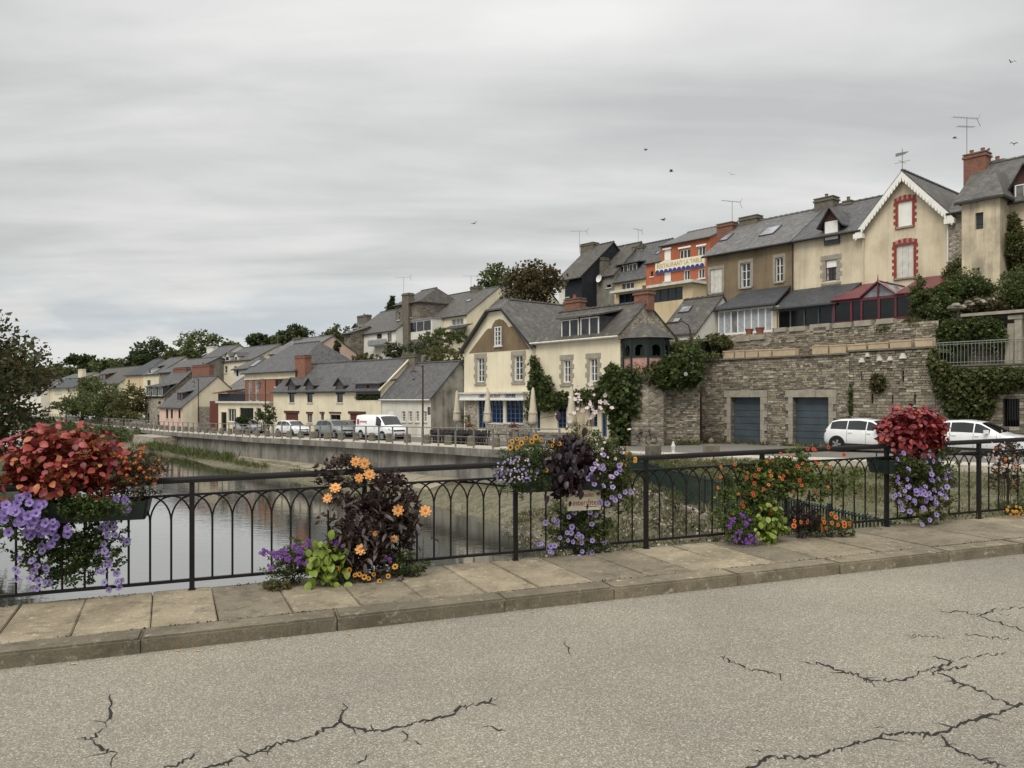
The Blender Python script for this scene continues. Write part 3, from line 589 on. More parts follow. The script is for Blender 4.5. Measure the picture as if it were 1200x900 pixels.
    bar('top_rail', .985, .030, .014); MB().tube([rl(posts[0], 0, 1.0), rl(posts[-1], 0, 1.0)], .027, 8).build('handrail', 'iron_black', r)
    bar('mid_rail', .862, .014, .010); bar('bottom_rail', .092, .017, .013)
    def baluster(sp, bar_=True):
        m = MB()
        if bar_: m.tube([(0, 0, .09), (0, 0, .64)], .0095, 6)
        for sg in (-1, 1): m.tube([(sg*sp*(1-math.cos(t)), sg*.004, .63+.228*math.sin(t)) for t in np.linspace(0, math.pi/2, 8)], .0085, 5)
        return m.mesh('baluster', 'iron_black')
    for s0, s1 in zip(posts, posts[1:]):
        n = max(6, round((s1-s0)/.168)); sp = (s1-s0)/n; me = baluster(sp)
        for i in range(n): inst('baluster', me, r, rl(s0+sp*i, 0, 0), (0, 0, 0))
bridge()
# ------------------------------------------------------------------ buildings
class Fr:
    """a facade line: passes pixel column px0 at depth d0 and recedes to the vanishing column vp"""
    def __init__(s, px0, d0, vp=-150):
        d = Vector(((vp-CX)/FP, 1)).normalized(); s.u = -d if vp < CX else d; s.i = Vector((-s.u.y, s.u.x))
        s.o = Vector(((px0-CX)/FP*d0, d0)); s.ang = math.atan2(s.u.y, s.u.x)
    def at(s, px, w=0):
        k = (px-CX)/FP; o = s.o+s.i*w; t = (k*o.y-o.x)/(s.u.x-k*s.u.y); return t, o.y+s.u.y*t
    def xz(s, px, py, w=0): t, d = s.at(px, w); return t, pz(py, d)
    def pt(s, u, w, z): p = s.o+s.u*u+s.i*w; return Vector((p.x, p.y, z))
def sheet(m, x0, x1, z0, z1, holes, y=0, rev=.16, xc=()):
    xs = sorted(set([x0, x1]+[c for c in xc if x0 < c < x1]+[min(max(v, x0), x1) for h in holes for v in h[:2]])); zs = sorted(set([z0, z1]+[min(max(v, z0), z1) for h in holes for v in h[2:4]]))
    for a, b in zip(xs, xs[1:]):
        for c, d in zip(zs, zs[1:]):
            mx, mz = (a+b)/2, (c+d)/2
            if any(h[0] < mx < h[1] and h[2] < mz < h[3] for h in holes): continue
            m.quad((a, y, c), (b, y, c), (b, y, d), (a, y, d))
    for h in holes:
        a, b, c, d = h[:4]; r = y+rev
        m.quad((a, y, c), (a, y, d), (a, r, d), (a, r, c)); m.quad((b, y, c), (b, r, c), (b, r, d), (b, y, d)); m.quad((a, y, d), (b, y, d), (b, r, d), (a, r, d)); m.quad((a, y, c), (a, r, c), (b, r, c), (b, y, c))
class House:
    def __init__(s, name, label, fr, x0, x1, base, cat='house', group=None):
        s.fr = fr; s.u0, d0 = fr.at(x0); s.u1, d1 = fr.at(x1); s.W = s.u1-s.u0; s.base = base
        s.root = thing(name, label, cat, fr.pt(s.u0, 0, base), fr.ang, group); s.holes = []; s.roofm = 'slate'
    def lz(s, px, py, w=0): u, z = s.fr.xz(px, py, w); return u-s.u0, z-s.base
    def rect(s, x0, x1, y0, y1, w=0):
        a, _ = s.lz(x0, y0, w); b, _ = s.lz(x1, y1, w); xm = (x0+x1)/2; _, t = s.lz(xm, y0, w); _, c = s.lz(xm, y1, w); return a, b, c, t
    # -- openings
    def win(s, x0, x1, y0, y1, style='white', sur=None, sill=True, w=0, nx=2, nz=3, hole=True, pane='pane', rev=.16, arch=0, name='window'):
        a, b, c, d = s.rect(x0, x1, y0, y1, w)
        if hole: s.holes.append((a, b, c, d))
        r = w+(rev if hole else -.03); f = .055; fm = {'white': 'white_paint', 'brown': 'brown_wood', 'blue': 'blue_paint', 'bluegrey': 'blue_grey', 'burg': 'burgundy', 'shutter': 'white_dirty', 'green': 'dark_green', 'red': 'garage_red', 'blind': 'white_paint', 'steel': 'gutter', 'wood': 'brown_wood'}.get(style, style)
        m = MB(); y0_, y1_ = r-.05, r
        if style in ('shutter', 'blind', 'wood'):
            n = max(2, int((b-a)/.28)) if style != 'blind' else 1
            par = MB().box(a, b, r-.02, r+.02, c, d).build(name, fm, s.root); st = (b-a)/n
            for i in range(n): MB().box(a+i*st+.012, a+(i+1)*st-.012, r-.05, r-.02, c+.02, d-.02).build('leaf_panel' if style != 'blind' else 'roller_blind', fm, par)
        else:
            m.box(a, a+f, y0_, y1_, c, d).box(b-f, b, y0_, y1_, c, d).box(a+f, b-f, y0_, y1_, c, c+f).box(a+f, b-f, y0_, y1_, d-f, d)
            for i in range(1, nx): x = a+(b-a)*i/nx; m.box(x-.035, x+.035, y0_-.01, y1_-.003, c+f, d-f)
            for i in range(nx):
                xa, xb = a+(b-a)*i/nx+(f if i == 0 else .035), a+(b-a)*(i+1)/nx-(f if i == nx-1 else .035)
                for j in range(1, nz): z = c+(d-c)*j/nz; m.box(xa, xb, y0_+.012, y1_-.005, z-.016, z+.016)
            par = m.build(name, fm, s.root)
            MB().quad((a+.01, r-.012, c+.01), (b-.01, r-.012, c+.01), (b-.01, r-.012, d-.01), (a+.01, r-.012, d-.01)).build('pane', pane, par)
            if pane == 'pane' and (b-a) > .6 and nx == 2: 
                k = MB(); k.quad((a+f, r-.014, c+f), (a+f+(b-a)*.14, r-.014, c+f), (a+f+(b-a)*.10, r-.014, d-f), (a+f, r-.014, d-f)).quad((b-f-(b-a)*.14, r-.014, c+f), (b-f, r-.014, c+f), (b-f, r-.014, d-f), (b-f-(b-a)*.10, r-.014, d-f)); k.build('curtain', 'curtain', par)
        if sill: MB().box(a-.1, b+.1, w-.09, w+.05, c-.11, c-.005).build('sill', 'white_dirty' if sur is None else 'granite', par)
        if sur: s.surround(par, a, b, c, d, w, sur, arch)
        return par
    def surround(s, par, a, b, c, d, w, kind, arch=0):
        y0, y1 = w-.035, w+.03; g = random.Random(int(a*100)+3)
        if kind == 'stone':                       # tailed quoins, each block a stone
            n = max(4, round((d-c)/.3)); h = (d-c)/n
            for i in range(n):
                e = .34 if i % 2 else .20
                for x0, x1 in ((a-e, a-.003), (b+.003, b+e)): MB().box(x0, x1, y0+g.uniform(-.01, .01), y1, c+i*h+.008, c+(i+1)*h-.008).build('quoin_stone', 'granite', par)
            MB().box(a-.3, b+.3, y0-.01, y1, d+.006, d+.32).build('lintel_stone', 'granite', par); MB().box(a-.26, b+.26, y0-.05, y1, c-.26, c-.12).build('sill_stone', 'granite', par)
        elif kind == 'plain':
            for x0, x1 in ((a-.2, a-.003), (b+.003, b+.2)): MB().box(x0, x1, y0, y1, c-.004, d).build('jamb_stone', 'granite', par)
            MB().box(a-.2, b+.2, y0-.004, y1, d+.004, d+.24).build('lintel_stone', 'granite', par)
        elif kind == 'brick':
            n = max(5, round((d-c)/.2)); h = (d-c)/n
            for i in range(n):
                e = .26 if i % 2 else .15
                for x0, x1 in ((a-e, a-.003), (b+.003, b+e)): MB().box(x0, x1, y0, y1, c+i*h+.004, c+(i+1)*h-.004).build('brick_block', 'red_brick_trim', par)
            k = 9; wd = (b-a+.44)/k; mid = (a+b)/2; rise = .16
            for i in range(k):
                x0 = a-.22+i*wd; z = d+rise*(1-((x0+wd/2-mid)/(wd*k/2))**2)
                MB().box(x0+.01, x0+wd-.01, y0-.01, y1, z-.02, z+.24).build('arch_brick', 'red_brick_trim' if i % 2 == 0 else 'brick_pale', par)
            MB().box(a-.1, b+.1, y0-.02, y1, d-.0, d+.13).build('arch_fill', 'red_brick_trim', par); MB().box(a-.15, b+.15, y0-.05, y1, c-.13, c-.004).build('sill_brick', 'red_brick_trim', par)
    def panel_door(s, x0, x1, y0, y1, mat, rows=6, lintel=None, w=0, rev=.3, name='garage_door'):
        a, b, c, d = s.rect(x0, x1, y0, y1, w); s.holes.append((a, b, c, d)); dr = MB().box(a, b, w+rev-.02, w+rev+.03, c, d).build(name, mat, s.root); h = (d-c)/rows
        for i in range(rows): MB().box(a+.02, b-.02, w+rev-.05, w+rev-.02, c+i*h+.015, c+(i+1)*h-.015).build('door_panel', mat, dr)
        if lintel: MB().box(a-.25, b+.25, w-.05, w+.1, d+.003, d+.24).build('lintel', lintel, dr)
        return dr
    # -- shell
    def shell(s, D, eave, ridge, kind='side', wall='cream', side=None, roof='slate', ov=.3, vo=.15, x0=0, x1=None, hipin=0, front=True, fl=None, lift=0, jerk=0, gutter='gutter', ridge_w=None):
        x1 = s.W if x1 is None else x1; side = side or wall; wr = D/2 if ridge_w is None else ridge_w; s.D = D; s.roofm = roof
        _, ze = s.lz(*eave); _, zr = s.lz(ridge[0], ridge[1], wr if kind != 'front' else jerk); s.ze, s.zr, s.wr = ze, zr, wr
        m = MB(); xm = (x0+x1)/2
        if kind == 'front':
            zt = zr; sheet(m, x0, x1, -4, zt, [h for h in s.holes if x0-.01 <= h[0] <= x1], 0, xc=(xm,))
            bm = bmesh.new(); vs = [bm.verts.new(v) for v in m.v]; [bm.faces.new([vs[i] for i in f]) for f in m.f]
            for sg, xa in ((-1, x0), (1, x1)):
                n = Vector((sg*(zr-ze), 0, (x1-x0)/2)).normalized(); bmesh.ops.bisect_plane(bm, geom=bm.verts[:]+bm.edges[:]+bm.faces[:], plane_co=(xa, 0, ze), plane_no=n, clear_outer=True)
            if jerk: zj = zr-(zr-ze)*.23; bmesh.ops.bisect_plane(bm, geom=bm.verts[:]+bm.edges[:]+bm.faces[:], plane_co=(0, 0, zj), plane_no=(0, 0, 1), clear_outer=True)
            me = bpy.data.meshes.new('front_wall'); bm.to_mesh(me); bm.free(); autouv(me); me.materials.append(M[wall]); inst('front_wall', me, s.root)
            k = MB(); k.quad((x1, 0, -4), (x1, D, -4), (x1, D, ze), (x1, 0, ze)).quad((x0, D, -4), (x0, 0, -4), (x0, 0, ze), (x0, D, ze)); k.quad((x1, D, -4), (x0, D, -4), (x0, D, ze), (xm, D, zr), (x1, D, ze)); k.build('side_wall', side, s.root)
            sl_ = (zr-ze)/((x1-x0)/2); m = MB(); yf = -ov; yj = (jerk if jerk else -ov)
            for sg, xe in ((-1, x0), (1, x1)):
                e0 = Vector((xe+sg*vo, yf, ze-sl_*vo+.03)); e1 = Vector((xe+sg*vo, D+.15, ze-sl_*vo+.03)); r1 = Vector((xm, D+.15, zr+.03)); r0 = Vector((xm, yj, zr+.03))
                if jerk: zj = zr-(zr-ze)*.23; xj = xm+sg*(zr-zj)/sl_; pts = [e0, e1, r1, r0, Vector((xj, yf, zj+.03))]
                else: pts = [e0, e1, r1, r0]
                m.slab(pts if sg > 0 else pts[::-1], (0, 0, .12))
            if jerk: zj = zr-(zr-ze)*.23; dx = (zr-zj)/sl_; m.slab([(xm-dx, yf, zj+.035), (xm+dx, yf, zj+.035), (xm, yj, zr+.035)], (0, 0, .12))
            s.roof = m.build('roof', roof, s.root); s.ridge_line = [(xm, yj, zr+.15), (xm, D+.15, zr+.15)]
        else:
            if front: sheet(m, x0, x1, -4 if fl is None else fl, ze, [h for h in s.holes if x0-.01 <= h[0] <= x1], 0); m.build('front_wall', wall, s.root)
            k = MB()
            if kind == 'hip': k.quad((x1, 0, -4), (x1, D, -4), (x1, D, ze), (x1, 0, ze)).quad((x0, D, -4), (x0, 0, -4), (x0, 0, ze), (x0, D, ze))
            else: k.quad((x1, 0, -4), (x1, D, -4), (x1, D, ze), (x1, wr, zr), (x1, 0, ze)).quad((x0, D, -4), (x0, 0, -4), (x0, 0, ze), (x0, wr, zr), (x0, D, ze))
            k.quad((x1, D, -4), (x0, D, -4), (x0, D, ze), (x1, D, ze)); k.build('side_wall', side, s.root)
            sf = (zr-ze)/wr; sb = (zr-ze)/(D-wr); m = MB(); h = hipin
            a0, a1 = x0-vo, x1+vo; r0, r1 = (x0+h, x1-h) if kind == 'hip' else (a0, a1)
            m.slab([(a0, -ov, ze-sf*ov), (a1, -ov, ze-sf*ov), (r1, wr, zr), (r0, wr, zr)], (0, 0, .12)); m.slab([(a1, D+ov, ze-sb*ov), (a0, D+ov, ze-sb*ov), (r0, wr, zr), (r1, wr, zr)], (0, 0, .121))
            if kind == 'hip': m.slab([(a0, D+ov, ze-sb*ov), (a0, -ov, ze-sf*ov), (r0, wr, zr)], (0, 0, .122)); m.slab([(a1, -ov, ze-sf*ov), (a1, D+ov, ze-sb*ov), (r1, wr, zr)], (0, 0, .122))
            s.roof = m.build('roof', roof, s.root); s.ridge_line = [(r0, wr, zr+.12), (r1, wr, zr+.12)]
            if gutter: MB().tube([(a0, -ov-.05, ze-sf*ov+.02), (a1, -ov-.05, ze-sf*ov+.02)], .075, 6).build('gutter', gutter, s.root)
        (r0, r1) = (Vector(p) for p in s.ridge_line); n = max(3, int((r1-r0).length/.42)); d = (r1-r0)/n; rt = MB()
        for i in range(n): rt.tube([r0+d*(i+.02)+Vector((0, 0, -.02)), r0+d*(i+.98)], [.10, .12], 6)
        tag(rt.build('ridge_tiles', roof, s.roof), kind='stuff')
        return s
    def slope(s, px, py, off=0):
        """pixel -> local point on the front roof slope"""
        k = (px-CX)/FP; sf = (s.zr-s.ze)/s.wr; lo, hi = -.6, s.D
        for _ in range(40):
            w = (lo+hi)/2; x, z = s.lz(px, py, w)
            if z > s.ze+sf*w: lo = w
            else: hi = w
        return Vector((x, w, s.ze+sf*w+.12))
    def skylight(s, x0, x1, y0, y1):
        c = [s.slope(x0, y1), s.slope(x1, y1-(x1-x0)*.15), s.slope(x1, y0), s.slope(x0, y0+(x1-x0)*.15)]; xm0 = (c[0].x+c[3].x)/2; xm1 = (c[1].x+c[2].x)/2; w0 = min(c[0].y, c[1].y); w1 = max(c[2].y, c[3].y, w0+.4); sf = (s.zr-s.ze)/s.wr; z = lambda w: s.ze+sf*w+.12
        n = Vector((0, -sf, 1)).normalized(); f = MB().slab([(xm0, w0, z(w0)), (xm1, w0, z(w0)), (xm1, w1, z(w1)), (xm0, w1, z(w1))][::-1], n*.07).build('skylight', 'gutter', s.roof)
        MB().slab([(xm0+.07, w0+.05, z(w0+.05)+.03), (xm1-.07, w0+.05, z(w0+.05)+.03), (xm1-.07, w1-.05, z(w1-.05)+.03), (xm0+.07, w1-.05, z(w1-.05)+.03)][::-1], n*.05).build('skylight_pane', 'pane_roof', s.roof)
    def chimney(s, x0, x1, ytop, ybot, mat='granite_dark', w=None, dep=.6, pots=1, cap=True, shape=None, sink=1.2):
        w = s.wr if w is None else w; a, b, c, d = s.rect(x0, x1, ytop, ybot, w-dep/2); c -= sink
        o = MB().box(a, b, w-dep/2, w+dep/2, c, d).build('chimney', mat, s.root)
        if cap: MB().box(a-.07, b+.07, w-dep/2-.07, w+dep/2+.07, d-.22, d-.1).build('chimney_band', mat, o); MB().box(a-.05, b+.05, w-dep/2-.05, w+dep/2+.05, d, d+.07).build('chimney_cap', 'granite_dark', o)
        for i in range(pots):
            x = a+(b-a)*(i+.5)/pots; MB().lathe([(.13, d+.06), (.11, d+.3), (.13, d+.32), (.13, d+.36)], 8, (x, w)).build('chimney_pot', 'terracotta' if 'brick' in mat else 'granite_dark', o)
        return o
    def dormer(s, x0, x1, yt, yb, yapex=None, w=.3, wallm='slate_dark', style='white', nx=2, shed=False, pane='pane', frame='gutter', nwin=1, blind=False, dep=2.2, roof=None, over=.16):
        a, b, c, d = s.rect(x0, x1, yt, yb, w); o = MB().box(a, b, w, w+dep, c-.3, d).build('dormer', wallm, s.root); st = (b-a)/nwin; roof = roof or s.roofm
        for i in range(nwin):
            xa, xb = a+i*st+.09, a+(i+1)*st-.09; f = .06
            if blind: MB().box(xa, xb, w-.04, w-.002, c+.02, d-.06).build('dormer_blind', 'white_paint', o)
            else:
                m = MB().box(xa, xa+f, w-.06, w-.002, c, d-.06).box(xb-f, xb, w-.06, w-.002, c, d-.06).box(xa+f, xb-f, w-.06, w-.002, c, c+f).box(xa+f, xb-f, w-.06, w-.002, d-.06-f, d-.06)
                for j in range(1, nx): x = xa+(xb-xa)*j/nx; m.box(x-.035, x+.035, w-.07, w-.003, c+f, d-.06-f)
                m.build('dormer_window', {'white': 'white_paint', 'brown': 'brown_wood'}[style], o); MB().quad((xa+.02, w-.02, c+.02), (xb-.02, w-.02, c+.02), (xb-.02, w-.02, d-.08), (xa+.02, w-.02, d-.08)).build('dormer_pane', pane, o)
        if shed: MB().slab([(a-over, w-over-.1, d-.02), (b+over, w-over-.1, d-.02), (b+over, w+dep+.8, d+.55), (a-over, w+dep+.8, d+.55)], (0, 0, .1)).build('dormer_roof', roof, o)
        else:
            _, za = s.lz((x0+x1)/2, yapex, w); xm = (a+b)/2; m = MB(); sl_ = (za-d)/((b-a)/2); y0, y1 = w-over, w+dep
            for sg, xe in ((-1, a), (1, b)):
                p = [(xe+sg*over, y0, d-sl_*over), (xe+sg*over, y1, d-sl_*over), (xm, y1+.6, za), (xm, y0, za)]; m.slab(p if sg > 0 else p[::-1], (0, 0, .09))
            m.build('dormer_roof', roof, o); MB().quad((a, w-.01, d), (b, w-.01, d), (xm, w-.01, za)).build('dormer_gable', frame, o)
        return o
    def downpipe(s, px, y0, y1, mat='pipe_cream', w=-.08):
        x, z0 = s.lz(px, y1, w); _, z1 = s.lz(px, y0, w); MB().tube([(x, w, z0), (x, w, z1)], .05, 6).build('downpipe', mat, s.root)
def antenna(p, h, label, yagi=1, rz=0):
    t = thing('tv_antenna', label, 'antenna', p, rz); MB().tube([(0, 0, -.6), (0, 0, h)], .022, 5).build('mast', 'steel', t)
    for k in range(yagi):
        z = h-.05-k*.55; L = 1.5 if k == 0 else 1.0; m = MB().tube([(-L*.75, 0, z), (L*.6, 0, z+.12)], .014, 4)
        for i in range(9): x = -L*.7+i*L*1.25/8; m.tube([(x, -.18, z+.06+x*.06), (x, .18, z+.06+x*.06)], .008, 4)
        if k == 0: m.tube([(L*.55, 0, z+.1), (L*.75, .0, z+.45)], .02, 4).tube([(L*.55, 0, z+.1), (L*.72, 0, z-.35)], .02, 4)
        m.build('aerial', 'steel', t)
    return t

def upper_row():
    FU = Fr(828, 58)
    base = EZ+4.3
    # ---- brown rendered house
    h = House('row_house', 'brown rendered house with two granite-framed windows and white glazed veranda', FU, 828, 929, base)
    h.win(832.3, 846, 315.5, 343, 'shutter', 'plain', rev=.08); h.win(867.8, 879.7, 308, 336.6, 'white', 'plain'); h.win(908.8, 917.6, 301.7, 330, 'white', 'plain')
    h.shell(8.5, (828, 299), (888, 261), 'side', 'brown', 'brown', 'slate_light', ov=.35)
    h.skylight(894.5, 911, 268, 278); h.skylight(847, 856, 277, 284)
    h.chimney(866, 887, 254, 272, 'granite_dark', pots=0, dep=.8); h.chimney(840, 858, 262, 280, 'brick', pots=0, dep=.6, w=3.6)
    MB().tube([h.fr.pt(h.u1-.05, -.12, base-.2)-h.root.location for _ in (0,)]+[h.fr.pt(h.u1-.05, -.12, base)-h.root.location], .01, 4)
    h.downpipe(929, 280, 341, 'rust_pole')
    veranda(h, 842, 906, 361, 391, (864, 927, 343.5, 337), 3.2, 'white_paint', 'curtain', 8, pier=True)
    # ---- cream house
    b = House('row_house', 'cream house with one dormer and a blue-grey glazed veranda', FU, 929.3, 1012, base)
    b.win(967, 981, 304.5, 329, 'brown', 'stone', sill=False); b.shell(8.5, (828, 299), (888, 261), 'side', 'cream_row', 'cream_row', 'slate', ov=.35, vo=.0)
    b.dormer(965.5, 983.5, 258, 281, 244.5, w=-.12, wallm='slate_dark', blind=True, frame='brown_wood', over=.35)
    b.chimney(954, 976, 232, 252, 'granite_dark', dep=.9, pots=1); b.chimney(987.5, 997, 236, 247, 'granite_dark', dep=.5, pots=1)
    b.downpipe(1011.3, 268, 341)
    blind = b.rect(967.3, 980.7, 305, 313); MB().box(blind[0]+.05, blind[1]-.05, .07, .1, blind[2], blind[3]).build('roller_blind', 'white_paint', b.root)
    veranda(b, 911, 977, 360, 386, (930, 1010, 341, 334), 3.2, 'blue_grey', 'pane_dark', 4)
    # ---- gabled house with fretwork bargeboards
    c = House('gabled_house', 'cream house with white fretwork gable and red brick window surrounds', FU, 1012.3, 1111.5, base)
    c.win(1052.4, 1069, 236, 265, 'blind', 'brick', rev=.1); c.win(1050.7, 1070.7, 287, 325, 'shutter', 'brick', rev=.1)
    c.shell(8.5, (1012, 266), (1057, 204), 'front', 'cream_row', 'cream_row', 'slate_old', ov=.35, vo=.35)
    xm = c.W/2; sl_ = (c.zr-c.ze)/xm
    for sg in (-1, 1):                            # scalloped bargeboard
        k = 17; bb = MB(); xe = xm+sg*(xm+.38)
        bb.slab([(xm, -.40, c.zr+.05), (xe, -.40, c.ze-.38*sl_+.05), (xe, -.40, c.ze-.38*sl_-.25), (xm, -.40, c.zr-.25)], (0, .04, 0)); brd = bb.build('bargeboard', 'white_paint', c.root)
        for i in range(k):
            f = (i+.5)/k; x = xm+(xe-xm)*f; z = c.zr-.25+(c.ze-.38*sl_-c.zr)*f; hw = .085
            MB().slab([(x-hw, -.405, z+hw*sl_*(sg)), (x-hw*.6, -.405, z-.24+hw*.6*sl_*sg), (x+hw*.6, -.405, z-.24-hw*.6*sl_*sg), (x+hw, -.405, z-hw*sl_*sg)], (0, .03, 0)).build('scallop', 'white_paint', brd)
    MB().box(-.5, .1, -.42, -.05, c.ze-.75, c.ze-.45).build('cornice_end', 'white_paint', c.root); MB().box(c.W-.1, c.W+.45, -.42, -.05, c.ze-.75, c.ze-.45).build('cornice_end', 'white_paint', c.root)
    wv = thing('weathervane', 'small iron weathervane on the fretwork gable peak', 'weathervane', c.root.location+Vector((FU.u.x*xm, FU.u.y*xm, c.zr+.1))+Vector((-FU.i.x*.3, -FU.i.y*.3, 0)), FU.ang)
    MB().tube([(0, 0, -.1), (0, 0, 1.35)], .025, 5).tube([(-.45, 0, .55), (.45, 0, .55)], .014, 4).tube([(0, -.45, .55), (0, .45, .55)], .014, 4).build('rod', 'steel', wv); MB().slab([(-.4, 0, .95), (.1, 0, .98), (.4, 0, 1.1), (.1, 0, 1.14), (-.4, 0, 1.16)], (0, .02, 0)).build('vane', 'steel', wv)
    conservatory(c, FU)
    c.downpipe(1110.5, 256, 331, 'white_paint')
    # ---- right-hand house with canted wing
    d = House('wing_house', 'stained cream house with hipped wing, red brick chimney and rubble strip', FU, 1111.8, 1290, base)
    wx0, _ = d.lz(1127, 300, -1.6); wx1, _ = d.lz(1171.5, 300, -1.6)
    d.win(1189, 1199, 278, 300, 'blind', 'brick', rev=.1)
    d.shell(8.5, (1111.8, 247.5), (1090, 209), 'side', 'cream_stained', 'cream_stained', 'slate_old', ov=.35, vo=0)
    MB().box(.02, wx0+1.2, -.06, .0, -3, d.ze-.1).build('rubble_strip', 'rubble_pale', d.root)
    _, zt = d.lz(1150, 233.5, -1.6); _, zp = d.lz(1149, 203, .6); a_, b_, c_, e_ = d.rect(1143, 1152.3, 249, 268.5, -1.6)
    wm = MB(); sheet(wm, wx0, wx1, -4, zt, [(a_, b_, c_, e_)], -1.6, .2); wm.quad((wx1, -1.6, -4), (wx1, 0, -4), (wx1, 0, zt), (wx1, -1.6, zt)).quad((wx0, 0, -4), (wx0, -1.6, -4), (wx0, -1.6, zt), (wx0, 0, zt)); wing = wm.build('wing', 'cream_stained', d.root)
    MB().box(a_, b_, -1.45, -1.41, c_, e_).build('wing_window', 'slate_dark', wing)
    for k in (1, 2): MB().box(a_, b_, -1.47, -1.45, c_+(e_-c_)*k/3-.02, c_+(e_-c_)*k/3+.02).build('wing_window_bar', 'gutter', wing)
    xm_ = (wx0+wx1)/2; m = MB(); o_ = .25
    m.slab([(wx0-o_, -1.6-o_, zt-.05), (wx1+o_, -1.6-o_, zt-.05), (xm_, .6, zp)], (0, 0, .1)); m.slab([(wx1+o_, -1.6-o_, zt-.05), (wx1+o_, 2.4, zt-.05), (xm_, 3.2, zp), (xm_, .6, zp)], (0, 0, .101)); m.slab([(wx0-o_, 2.4, zt-.05), (wx0-o_, -1.6-o_, zt-.05), (xm_, .6, zp), (xm_, 3.2, zp)], (0, 0, .102)); m.build('wing_roof', 'slate_old', d.root)
    for q in (MB().box(wx0-.3, wx1+.3, -1.92, -1.82, zt-.14, zt-.02), MB().box(wx1+.22, wx1+.32, -1.82, 0, zt-.141, zt-.021)): q.build('wing_gutter', 'gutter', d.root)
    d.chimney(1129, 1155, 180, 212, 'brick', dep=.9, pots=2, w=4.0); d.chimney(1157, 1176, 189, 204, 'brick', dep=.7, pots=1, w=4.6)
    d.dormer(1187.5, 1215, 214, 237, 193, w=.1, wallm='slate_dark', blind=False, frame='brown_wood', pane='pane_net', over=.3)
    p = d.fr.pt(d.fr.at(1133, 4)[0], 4.0, pz(176, d.fr.at(1133, 4)[1])); antenna(p, 2.0, 'tall twin television aerial on the brick chimney of the wing house', 2, .3)
    p = h.fr.pt(h.fr.at(858, 4.2)[0], 4.2, pz(262, h.fr.at(858, 4.2)[1])); antenna(p, 1.75, 'single television aerial between two chimneys of the brown house', 1, .5)

def veranda(h, x0, x1, y0, y1, top, dep, frame, glass, n, pier=False):
    """lean-to glazed veranda: slate roof from the facade down to a glazed front"""
    w = -dep; a, b, c, d = h.rect(x0, x1, y0, y1, w); tx0, tz0 = h.lz(top[0], top[2], 0); tx1, tz1 = h.lz(top[1], top[3], 0); tz = (tz0+tz1)/2; xa = min(a, tx0)-.12
    v = MB().slab([(a-.25, w-.3, d-.02), (b+.35, w-.3, d-.02), (tx1, -.02, tz), (tx0 if not pier else a-.1, -.02, tz)], (0, 0, .12)).build('veranda_roof', 'slate_dark', h.root)
    MB().tube([(a-.25, w-.35, d), (b+.35, w-.35, d)], .07, 6).build('veranda_gutter', 'gutter', v)
    m = MB().box(a, b, w-.06, w+.06, d-.14, d-.03).box(a, b, w-.06, w+.06, c, c+.12)
    g = h.root; st = (b-a)/n
    fr_ = m.build('veranda_frame', frame, h.root)
    for i in range(n+1): x = min(max(a+i*st, a+.04), b-.04); MB().box(x-.04, x+.04, w-.07, w+.05, c+.12, d-.14).build('mullion', frame, fr_)
    for i in range(n): MB().quad((a+i*st+.04, w+.01, c+.12), (a+(i+1)*st-.04, w+.01, c+.12), (a+(i+1)*st-.04, w+.01, d-.14), (a+i*st+.04, w+.01, d-.14)).build('veranda_pane', glass if not (glass == 'curtain' and i in (2,)) else 'pane_net', fr_)
    MB().quad((b, w, c), (b, -.02, c), (b, -.02, d), (b, w, d)).quad((a, -.02, c), (a, w, c), (a, w, d), (a, -.02, d)).build('veranda_side', 'cream_row', fr_)
    MB().box(a-.2, b+.3, w-.12, 0, c-2.5, c-.003).build('veranda_base', 'rubble_pale', fr_)
    if pier: MB().box(b+.02, b+.42, w-.07, w+.3, c-.4, d-.05).build('veranda_pier', 'cream_row', fr_)

